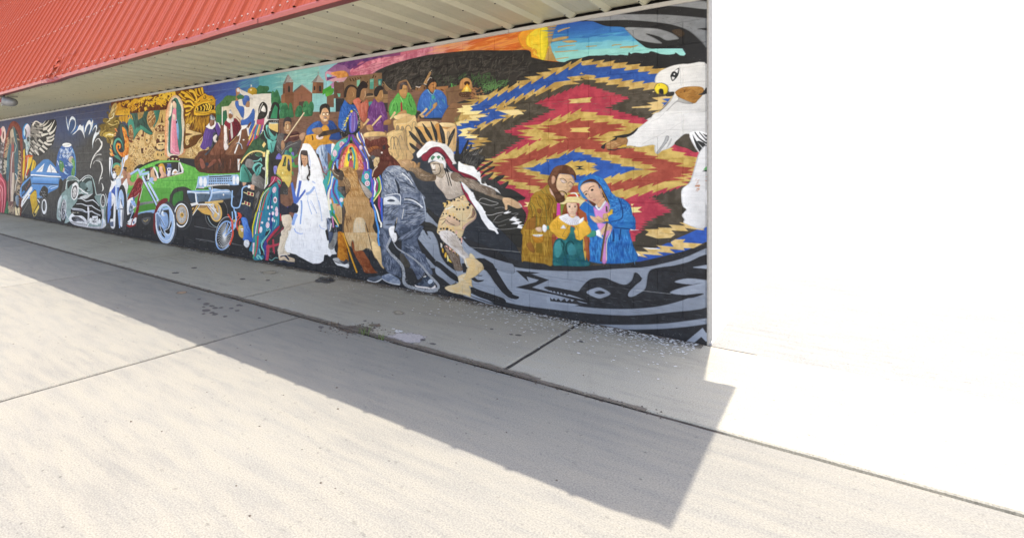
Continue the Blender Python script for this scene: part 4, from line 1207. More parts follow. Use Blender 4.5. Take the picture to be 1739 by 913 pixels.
MURAL.append("""# horses and riders
@ 310 195 13.377
s 5c3426*442a20 340,900 440,820 620,780 800,660 860,300 940,380 1060,700 1260,480 1440,340 1560,560 1480,800 1400,1100 1400,1300 380,1300
@ 300 270 13.377
s 5c3626*482a1e 480,-100 1390,-100 1390,270 1100,250 860,240 480,260
h 3a2a26/.8 30 160 30 -50 30 500,-40 800,-20 900,200 500,240
s 8a5040 520,0 600,20 640,120 640,200 560,210
s 7a4636 720,120 860,0 900,60 720,200
t 8a5442 50 20 960,0 1000,100 990,180
t 7a4a3a 30 40 1220,0 1220,150 1200,220
h 2c2624 26 200 20 95 14 900,60 1380,40 1380,250 900,220
e 2a2e38 690,120 40,40
p e8e4e0 1380,0 1440,0 1420,260 1390,260
l c8743c 12 1450,0 1400,130
@ 310 195 13.377
s 5a3f8a<4a3478 540,290 620,330 720,330 760,420 680,560 670,700 560,740 520,790 450,780 400,720 450,600 480,440
h 3a2860 18 200 16 100 8 540,300 720,330 660,700 420,740
h 7a5eaa 14 200 10 98 8 540,300 720,330 660,700 420,740
s 5a3f8a 730,200 800,190 860,320 850,420 810,480 750,320
p eeeaea 520,280 620,170 620,240 650,270 720,220 730,120 760,180 740,260 680,330 600,320 545,285
s 8a6450 620,130 700,120 700,190 650,270 615,230
s c8ccd0*505868 620,100 620,20 670,0 730,60 740,110 690,120
p 2f3036 610,120 620,40 640,60 630,110
p e8e4e0 760,160 820,180 890,300 860,320 800,190
s 4a4f58*3a3e46 760,420 740,560 680,640 700,700 560,900 500,900 600,800 670,640 700,420
s d8cfc8 690,520 760,450 790,480 760,560 790,620 720,620
p 2a6a44 770,0 880,0 880,170 790,180
p 2a6a44 915,0 1005,0 1000,130 915,130
l 3a2818 16 240,30 480,40 640,10
# centre horse
s 6a3e2c*7a4a36 860,290 860,220 940,250 1050,220 1050,600 1040,760 960,820 900,900 620,900 760,640 820,560 860,420
s f0e6e2 940,240 1000,230 1010,400 1030,640 1040,740 990,800 950,790 930,660 940,480
h 8a5640 20 200 16 95 12 860,400 940,420 940,780 700,880
t 3a2a24 18 12 1030,560 1010,620 1040,700
# maroon cape rider
s 7a2430<6a1e28 950,220 1000,120 1080,190 1170,80 1250,120 1330,270 1240,440 1160,520 1080,600 1060,500 1070,340
h 3c1a20 20 180 20 70 14 1130,180 1250,130 1320,280 1160,500
s dcd8d4 1040,80 1080,110 1110,100 1150,50 1160,140 1080,190 1000,140 1010,80
p c8c4c0 1090,190 1120,190 1150,500 1110,560 1090,400
e 8a5a3a 1085,30 40,60
t b08468 20 36 1220,40 1300,120 1310,180
# right horse with bridle
s 7a5038<6a4430 1340,280 1440,250 1500,300 1500,560 1460,720 1380,900 980,900 1060,720 1160,560 1260,460
s f0ece8 1240,480 1340,300 1340,250 1480,230 1430,310 1330,360 1300,460
p e8e0da 1450,290 1500,300 1520,480 1490,490
s 6a4028 1480,240 1550,160 1560,190 1500,290
e f0eee8 1385,570 22,16
t e8e4e2 24 24 1330,360 1300,540 1260,660 1220,760 1180,870
t c8d4e0 18 18 1210,660 1260,630 1330,680 1350,780
t 2a3444 16 16 1220,670 1270,650 1320,700 1340,790
t f0ece8 30 30 1250,690 1180,880
h a87850 16 160 12 -60 14 1060,760 1260,520 1300,560 1080,860
t c89858 22 8 1040,680 1160,560 1240,470
# serape stripes
@ 400 180 13.377
p b03a5a 480,410 680,420 500,720 250,910 300,760 380,560
t e8cc60 22 28 450,420 380,560 300,760
t e8d890 14 16 440,560 360,680 300,790 
t 6a4a8a 26 26 490,430 420,600 330,780 260,900
t 8a2434 22 34 430,620 380,740 300,900
t 2f86a0 36 40 510,420 470,560 420,720
t e8933c 20 34 420,640 380,780 320,900
t f0b060 28 26 550,420 510,540 480,660
t 78b048 20 20 570,430 540,560 500,680
t 3c58a8 24 24 610,430 580,560 540,640
t 3c60b0 20 26 460,640 420,780 390,880
t e8e0d0 14 14 640,430 600,600 440,820
t c8502c 24 20 660,440 640,540
p b04a68 480,320 530,275 660,270 640,430 480,410
# palace arch, black grim figure, tall green hat
p e8e2dc 540,0 700,0 720,150 640,400 660,440 680,440 760,330 800,60 720,-40 540,-40
s 2a2826 520,180 520,60 570,-60 640,-90 720,0 720,160 680,250 620,290 510,310 500,260
s f0ece8 580,110 600,40 640,-10 680,60 680,140
l e8e4e0 12 540,160 560,40 620,-60
h 707070 10 80 5 40 40 520,180 680,170 660,250 520,290
s 2a2a28 730,310 740,200 790,80 820,-20 880,-90 980,-50 1000,60 990,180 980,310
p 3a8a60<2f7a52 790,280 850,80 900,-30 960,40 940,290
l f0ece8 12 800,90 760,130 730,300
l f0ece8 14 730,310 980,310
p 2e2e2c 740,320 970,320 960,380 770,380
h f0ece8 16 26 14 80 20 770,340 960,330 960,370 770,370
l f0f0ee 14 770,390 970,395
p e8c878>dcb868 760,405 965,400 965,590 940,600 820,590 770,500
s 8a5a44 820,590 940,590 900,670 850,640
# teal scarf, charro skeleton in green hat
s 303230 660,440 760,330 760,500 940,600 940,700 920,910 720,910 700,780 640,600
s 2c3a30*38583c 340,910 480,740 640,590 680,660 720,800 720,1300 400,1400
s 7cc8bc>50a094 690,450 740,440 780,560 850,650 900,690 930,620 940,700 900,790 840,780 770,720 700,560
t 2c3a3a 30 20 740,470 740,600 790,720
t 2c3a3a 16 16 660,560 700,680 780,780 880,810 930,750
t 7cc8bc 20 20 650,560 680,690 770,790 870,830 930,790
s 6fbcb0>3f8f86 720,760 780,760 840,800 920,790 890,930 860,1060 850,1170 800,1060 740,1000 730,900
t 2a4a4a 18 10 800,840 820,960 840,1080
p f0d080 640,760 660,740 670,790 640,800
p f0d080 655,815 695,850 640,950 600,905
p 302f2d 340,910 500,760 640,620 700,800 700,1000 640,1050 500,1050 300,1060
h 4a6a4c/.8 50 60 20 -40 40 340,900 560,720 680,800 640,1000 460,1000 260,1000
@ 400 240 13.377
s 2f4c36*3a5a3c 200,300 290,150 420,-40 600,-30 700,100 700,240 620,260 540,210 400,240 260,350 140,500 100,560 90,650 110,450
s 2e2d2c 140,540 260,400 380,270 560,220 640,300 680,400 690,660 680,910 520,910 300,640
t f0d484 30 40 120,500 200,380 320,270 440,225 560,230 640,270
p f0d080 620,250 680,240 670,360 620,350
p f0d080 650,10 695,60 640,150 600,90
h f0d484 12 30 10 80 10 220,350 440,240 600,240 600,270 420,270 240,380
s 3c5c40 440,290 520,250 610,280 600,320 520,345 460,330
t 7cc8bc 6 6 440,300 520,345 600,330
s 8c8884*6e6a66 240,420 320,400 400,440 420,500 380,610 300,600 220,560
s 7cc8bc 390,440 500,430 570,375 600,400 590,460 570,450 570,410 520,450 420,465
s 7cc8bc>3f8f88 380,610 420,520 500,480 560,490 620,550 580,600 580,680 530,760 470,810 440,720 400,660
s 243a3a 430,600 500,530 540,510 580,550 540,570 480,640 460,700 
t 2a4444 16 10 540,580 530,660 480,780
s 4a9484<2f6a5a 130,560 190,520 260,600 300,700 370,750 370,910 100,910 100,700
t 2a4a40 30 20 200,600 280,740 330,900
t 7cc8bc 20 16 130,580 110,720 110,880
t 7cc8bc 10 10 290,650 360,780
s 8a8680<6a6662 380,910 380,790 440,720 470,800 520,770 600,820 670,910
t f0f0a8 70 60 740,200 710,420 710,640 700,910
t c8d870 24 20 760,260 730,500 730,640
h b8c060 10 60 6 0 8 670,400 750,400 740,800 680,800
l e8eee0 10 690,300 680,900
p c8c4be 600,610 670,580 670,670
# musician with violin
@ 400 180 13.377
s 605c5a<4c4a4a 950,660 1060,610 1120,680 1140,800 1140,900 1100,1100 1000,1200 940,1060 930,860
s 4c4a4c 1140,900 1240,800 1340,830 1460,770 1500,800 1440,1000 1300,1200 1040,1240
h 8a8684 14 120 10 60 40 940,700 1080,650 1120,900 960,1100
s b48c64<a87c58 1110,380 1180,340 1250,370 1260,480 1250,560 1200,640 1140,610 1100,520
s 3a3436 1090,460 1090,340 1130,270 1190,245 1260,290 1270,400 1250,430 1240,360 1130,360 1115,470
l 2a2424 10 1140,430 1180,425
l 2a2424 10 1205,420 1240,410
t f0e8e0 10 10 1150,560 1190,565 1220,550
e e0c49a 1185,470 16,60
s 5c3a36*4a2e2c 1100,700 1200,640 1350,580 1430,600 1460,680 1400,780 1240,800 1110,840
t 3a2624 40 50 1210,690 1440,640
t a87c60 26 26 1230,700 1430,660
s b48a6c 1440,680 1480,630 1560,600 1590,650 1540,760 1490,790
s a87c5c 1030,900 1040,810 1090,780 1120,880 1110,960 1050,1020
l e8d4b0 24 1560,150 1350,450 1110,800
l a88c64 8 1575,160 1120,800
@ 400 240 13.377
s 4e4c4c 940,0 1000,60 1060,200 1240,100 1360,0 1480,0 1360,160 1200,120 1100,220 1060,330 980,250
t a09c98 10 10 1050,300 1130,160 1260,80 1400,30
t 9a9692 8 8 950,100 990,180 1070,220
s ae8462 1030,60 1080,20 1120,80 1110,140 1060,170""")
MURAL.append("""# dark gap, lavender figure, yellow claw mask, dancers
@ 400 240 13.377
p 35332f 750,300 940,200 1040,330 1100,560 900,900 740,910
p 302e2c 760,300 980,300 1060,420 1000,560 860,600 800,520
s 7a76c8*5a54a8 910,400 980,270 1080,340 1300,240 1330,330 1290,440 1320,500 1290,560 1060,560 1040,420
s 3a3f9a 1260,420 1310,420 1310,520 1270,540
s 4f9a54<478c4c 1210,190 1270,140 1290,220 1260,270 1330,340 1400,290 1420,330 1330,410 1360,540 1420,530 1420,590 1300,590 1280,500 1320,440 1240,300
s 55a090*2e5a58 1110,270 1160,200 1250,260 1230,320 1130,310
h 284848 14 30 10 40 60 1120,260 1160,210 1240,270 1200,310
s 8a86d0 870,570 950,570 920,700 900,760 870,700
p 4e58a8 880,600 910,600 900,700 
s e2c464*d4b04c 1080,310 1250,330 1280,440 1280,700 1250,910 1060,910 1040,860 940,720 960,580 1040,420
p 3e3a34 1060,570 1120,340 1155,350 1140,560
p 3e3a34 1170,620 1190,400 1220,400 1250,660 1210,690
p 6a8a4a 1095,540 1140,380 1130,540
p 6a70b8 1200,420 1230,500 1215,560
h 9a8440/.8 50 30 10 30 60 960,620 1100,640 1240,830 1060,860
s 8a9a48 910,720 960,740 1040,830 1040,860 960,790
t d8c870 14 14 920,720 1000,770 1050,850
e f0e8a0 1070,720 14,24
t 4f9a54 40 10 1290,690 1310,780
@ 400 300 13.377
p 6a4a3a*7a5644 1260,0 1410,0 1370,430 1370,560 1320,640 1160,690 1020,600 1010,400 1200,250
s e2c870*ceb050 1040,0 1270,0 1240,180 1200,250 1160,190 1100,100
p 3a3836 1020,230 1100,130 1190,230 1190,420 1080,400 1020,400
h d8d8d8 24 14 8 0 60 1090,270 1190,220 1190,420 1080,400
s 302f38*262630 1000,600 1150,690 1260,660 1310,590 1420,650 1420,740 1380,840 1240,810 1100,880 1000,900
s 3a3a78 1160,690 1260,660 1230,720
p 4a6ac0<4a64b8 1260,150 1300,120 1370,460 1390,440 1440,90 1500,100 1440,470 1590,280 1595,340 1400,590 1370,640 1330,630
s 7a5040 1210,830 1260,800 1350,850 1320,920 1240,890
# grey poncho and charcoal sleeves
s 8a8680<5c5854 370,170 380,0 530,0 660,100 660,280 600,290 500,240 420,190
h 5a5652 20 100 16 50 30 370,60 520,20 640,140 620,270 450,190
h b8b4b0 12 80 8 50 30 370,60 520,20 640,140 620,270 450,190
s 45423e*302e2c 430,220 560,280 640,300 560,460 500,700 430,910 360,910 400,600 440,400
h a8a49c 14 160 14 105 14 440,260 560,330 520,560 440,700
p e8e8e0 680,0 740,0 740,160 650,290 660,200
t c0cc78 30 26 720,0 700,180
# floral shawl
s a83a54<8a2a44 820,0 950,0 1000,30 1060,100 1000,260 930,110 860,150 780,220 730,240 790,150
t e8e0e0 10 10 900,0 850,110 760,210
t e8e0e0 8 8 940,20 980,60 1040,110
s 3f8a68 940,80 1000,80 1040,140 1000,180
h f0f0f0 10 40 10 50 40 930,110 1000,120 1040,190 1000,210
s 2f8498*277488 730,330 800,230 930,130 970,200 985,300 980,600 975,910 580,910 600,760 680,460
p 2c2c5a 970,260 1010,260 1020,600 990,910 975,910
p 2c2e2e 1000,280 1020,400 1010,900 1000,910
t 48a052 30 24 800,240 700,300 620,420 570,560
t f0d828 10 24 640,330 570,500 520,680 450,910
t 3a58a8 14 24 600,480 560,620 520,780 490,910
t e4e0e4 12 18 760,260 640,400 580,560 530,820 510,910
t 4a9a7a 16 30 790,250 680,400 620,600 540,910
t c83038 16 26 760,320 690,450 630,650 570,910
t 1f4a66 20 14 860,280 750,560 690,910
t 2c3478 24 30 830,400 800,560 800,700 820,910
t 58b4c0 12 12 930,240 880,600 850,910
t 6ec0c8 8 8 720,420 700,640 690,910
e e8c8d8 880,300 44,70 10
o b86a90 8 885,300 24,44
e f0dce4 900,530 42,75
e b04a70 898,530 26,40
e 6aa884 900,530 12,20
e f0dce4 825,690 22,32
e f0dce4 740,700 18,44
e f0dce4 850,830 28,44
e e8c8d8 930,790 38,110
h b05a88 14 40 12 30 60 890,700 970,700 970,900 890,900
e f4e4ec 775,840 16,26
@ 410 360 13.377
s 2f8498*2a6e90 340,0 850,0 850,300 800,420 640,480 520,640 480,760 500,910 180,880 240,680 300,300
p 2f3478 690,0 720,0 690,420 660,480 650,300 660,0
s 2c2c34 540,500 600,400 640,390 630,450 560,560
t f0d828 26 22 340,0 270,260 250,440 270,640
t 48a052 22 24 360,0 290,300 280,500 
t 3a50a8 26 22 380,0 310,300 290,560
t f0dcdc 18 20 400,0 350,260 320,480 310,720
t 4a9a6a 26 30 430,0 370,280 350,520 310,760 320,910
t c83038 26 24 460,0 410,260 390,480 370,680 350,910
t f0c8c8 24 40 310,700 280,800 260,910
e f0dce4 595,295 42,70
o c890b0 8 595,295 24,40
e f0e4e8 440,400 34,72 6
e f0e4e8 470,240 26,28
e f0dce4 620,160 20,40
e f0dce4 708,170 22,48
e f0dce4 715,30 30,44
e f0dce4 750,200 16,32
e e8c8d8 800,40 36,60
e f4e4ec 640,40 16,28
t 2f7a4a 30 16 790,110 780,160
t 7cc8c0 14 14 800,180 800,260 750,360
t 7cc8c0 14 20 580,370 580,430 640,390 650,440 560,580 490,690 460,790 500,910
s 32489a 650,490 720,420 840,300 860,340 620,600 540,760 560,910 500,880 500,740
s 2b2a2a 430,740 460,720 440,800 500,900 470,920 430,840
p 3a3a38 860,0 920,80 950,330 900,430 880,700 840,910 560,910 560,760 680,560 860,340
t c83038 20 30 885,40 905,200
s b83848<a02e40 860,310 860,370 700,560 600,680 600,760 570,790 545,720 580,620 720,440
t 7a2838 40 14 950,350 900,420 740,570
t b03a4a 40 46 720,620 735,910
l a03040 50 580,810 720,770 870,720
t b03a50 70 70 600,740 600,920
# cream trousers leg
s e4d6c0<d8c4a8 910,90 1000,60 1100,60 1150,150 1160,250 1130,500 1110,910 830,910 870,700 900,560 900,440 970,370 930,250
h a8927a 16 200 14 -55 10 980,260 1140,300 1120,500 900,720
t f4eee4 30 30 1090,420 1000,660 880,860
t f6f0e8 40 40 1110,700 1000,860
t a8906e 14 14 920,740 1020,560 1060,460
t a8906e 14 14 930,900 1060,660
t fbf6ee 12 14 1150,200 1140,420
# bride gown lower
s e8e8ea*dfe0e4 1200,60 1300,0 1800,0 2100,300 1980,640 1900,900 1500,1000 1440,900 1130,740 1150,400
@ 430 400 13.377
s 2f7f94*2a6488 0,0 280,0 200,200 210,380 240,520 100,560 0,520
t 4a9a6a 40 30 60,0 60,240 0,520
t f0c8c8 40 30 10,160 0,360 0,420
t c83038 30 20 110,0 90,260 40,470
s 2c2a2a 150,230 180,180 180,280 230,400 200,450 160,420
t 78c8e0 20 24 140,300 160,420
t 7cc8c0 22 30 310,0 200,150 190,250 240,350 260,440
s 3a3a80 240,170 300,120 330,300 290,540 260,500
t 7cc8c0 30 40 120,530 80,480 120,450 200,540
t b83c50 70 60 330,220 330,400 310,560
l b03a4a 46 350,250 460,220 600,190
t b03a4a 36 24 450,80 460,250 480,410
t 7cc8c0 14 14 360,530 420,560 500,500 560,510
s e0d2bc<d4c0a2 630,0 860,0 860,260 830,410 580,440 570,300 600,140
h a8906e 14 180 12 -60 10 640,60 850,40 820,300 640,360
t f6f2ea 34 30 800,160 720,340
s d4bc9c 580,450 740,430 800,470 880,500 940,530 930,600 800,590 700,550 600,560
s 2a2c3c 610,470 730,430 820,540 790,550 710,470 630,490
s 2c3040 570,580 690,560 780,590 930,600 930,630 820,640 700,610 580,600
p ece2d2 560,440 830,410 830,430 580,460""")
MURAL.append("""# pueblo house
@ 555 100 13.377
s 3f8a34>5aa83a -20,730 140,670 150,760 100,820 -20,860
p 5a4034<6a4a3a 160,530 200,510 260,540 380,520 400,900 160,900
p 5e4436 160,540 380,530 370,690 160,710
p 7e6248*74583e 380,530 480,400 1040,345 1080,320 1250,320 1260,560 1330,600 1420,700 1480,740 1650,740 1650,1000 400,1000
p 6a4e3c 0,860 160,800 160,1100 0,1100
l 5a3e30 20 380,560 380,900
p 7ab89a 680,490 760,475 740,600 680,640
p 5aa088>4a9080 975,465 1070,450 1060,690 975,690
p 7ab8a0 985,490 1055,480 1050,520 985,530
p 2f6a6c 1160,465 1260,455 1255,490 1240,610 1170,610
p 7ab89c 1180,500 1220,495 1220,590 1175,590
p 5aa890 225,790 310,790 300,870 260,870 250,820
l 3a2a22 22 520,450 555,510
l 3a2a22 22 580,440 620,510
l 3a2a22 18 640,430 665,490
l 3a2a22 16 700,420 720,460
l 3a2a22 16 760,410 780,450
l 3a2a22 24 1070,370 1040,440
l 3a2a22 22 1120,390 1095,430
l 3a2a22 24 930,515 910,555
s 4a3c34 1270,620 1300,610 1320,700 1400,750 1620,740 1640,770 1290,800
t a8865a 16 16 1290,520 1340,600 1420,680 1480,710
p 8a6a48 1280,810 1410,800 1410,1000 1280,1000
p 5e4a40 1420,740 1640,760 1600,1000 1420,1000
s 3a322e 900,800 960,780 1040,790 1040,830 900,840
t b89a78 14 14 890,880 950,860 1070,850
p 7a5a3e 890,880 1080,860 1090,1000 890,1000
p 5aa088 1100,640 1130,630 1120,660 1095,670
# oven and arch behind right drummers
@ 660 100 13.377
p 6e5040*7a5846 -20,720 200,720 520,700 850,740 850,1200 -20,1200
s 6a4c3c 180,700 200,580 280,500 400,480 460,560 520,700 520,760 180,760
t a07c54 20 30 230,540 330,500 400,490 450,560 510,690
s 7a5638 620,720 620,640 660,630 690,670 750,600 800,590 850,640 860,740
p 3a2c26 800,640 830,640 825,690 800,690
p 3a2c26 640,670 665,670 665,700 640,700
p e8dcd0 610,620 690,640 740,620 700,660 620,640
p a8754a<8a5a38 1080,640 1350,615 1370,880 1300,900 1080,800
s 5a3824 1180,680 1260,720 1200,720
h 466a38 50 50 8 -70 50 1220,440 1400,380 1600,480 1560,580 1240,600
h 3f7a40 50 60 10 -50 50 1580,420 1739,310 1800,450 1600,470
h 2e4a30 30 60 8 -70 50 1000,380 1200,380 1200,600 1050,600
p b48a5a 790,560 930,290 970,310 860,580
h 2a2420 22 30 10 40 8 800,560 930,300 960,320 860,570
l e8e0d8 12 800,570 860,590
l e8e0d8 12 880,510 940,420 980,440
l d8c8b0 8 940,300 985,255
# green shirt drummer
@ 660 100 13.377
s b08048<c89860 240,720 320,600 400,600 430,680 430,780 400,860 380,900 300,900 250,820
s 5a5050*3a3434 250,690 260,590 320,540 400,530 430,600 400,610 330,590 310,680 280,700
l 3a2a1a 10 340,690 420,690
s 4c9a44<5aa84a 110,910 200,790 230,780 300,880 380,900 430,770 500,800 560,910 600,1000 640,1160 600,1290 500,1300 320,1300 200,1260 80,1360 30,1300 0,1160 40,1000
t 2e6a30 14 20 170,1000 200,1100 190,1200
t 7ac868 20 14 130,950 80,1060 40,1200
t 2a5a2c 14 20 470,820 460,960 520,1100
t 8ad070 24 18 260,860 300,940 330,1000
h 2e6a30 20 100 16 70 30 80,960 560,900 600,1200 100,1250
h 7ac868 16 100 12 70 30 80,960 560,900 600,1200 100,1250
p a03038 270,1000 300,980 320,1200 270,1210
# blue poncho drummer
s a06a3c<b87c48 890,620 960,540 1060,520 1090,560 1070,680 1050,730 1000,790 940,730
s 2c2422 860,640 880,540 930,480 1010,450 1070,490 1090,560 1060,530 1000,530 940,570 920,600 890,640
t c8945c 10 12 1030,580 1050,640 1030,660
l 3a2418 12 1000,665 1070,665
l 3a2418 10 980,590 1030,590
s 3a66b8>3058a0 690,910 780,760 880,690 960,780 1000,800 1060,700 1200,730 1280,820 1370,930 1500,1000 1480,1240 1420,1300 1300,1340 1100,1340 800,1340 720,1200 640,1150
h 2a4690 30 140 20 70 30 760,800 960,800 1200,780 1400,1000 1400,1260 760,1280
h 5a94d8 30 140 16 70 30 760,800 960,800 1200,780 1400,1000 1400,1260 760,1280
s 3f9a94 980,840 1040,830 1050,890 1010,920 980,890
h 4aa898 18 110 24 80 16 820,1000 1000,900 1240,900 1300,1100 800,1200
t a0e0d0 14 12 890,700 940,780 990,820 
t a0e0d0 12 10 1060,710 1030,770 1000,820
# agave, kiva fire
h 5a9a48 14 160 26 -75 14 1380,640 1600,600 1500,840 1400,860
t 4f9a48 30 24 1430,560 1440,700 1420,850
t 4f9a48 24 24 1510,600 1470,740 1440,860
t 4f9a48 26 24 1590,620 1500,780 1440,870
t 3f8a34 40 10 1510,800 1620,740 1739,730
@ 740 110 8
p 76583e*6a4e3a 130,330 400,250 520,330 560,420 400,480 160,560
s b07c4a<c8925a 320,320 330,240 370,190 430,180 480,220 500,320 470,330 330,330
e 3a2418 425,255 40,30
s e8a030>f0c848 350,360 400,290 430,260 470,320 490,350 460,380 370,380
s f8e070 390,360 420,290 450,350 430,375
s 4a3224 310,400 360,370 480,370 530,400 500,440 360,440
h d8c8a8 16 16 6 0 20 310,400 360,430 500,440 530,400 500,380 360,380
h 7a9a54 20 50 6 -60 40 280,560 400,540 420,620 290,640
@ 800 0 4.3475
h b8784a 40 30 14 -20 60 0,650 60,640 100,690 60,740 0,750""")
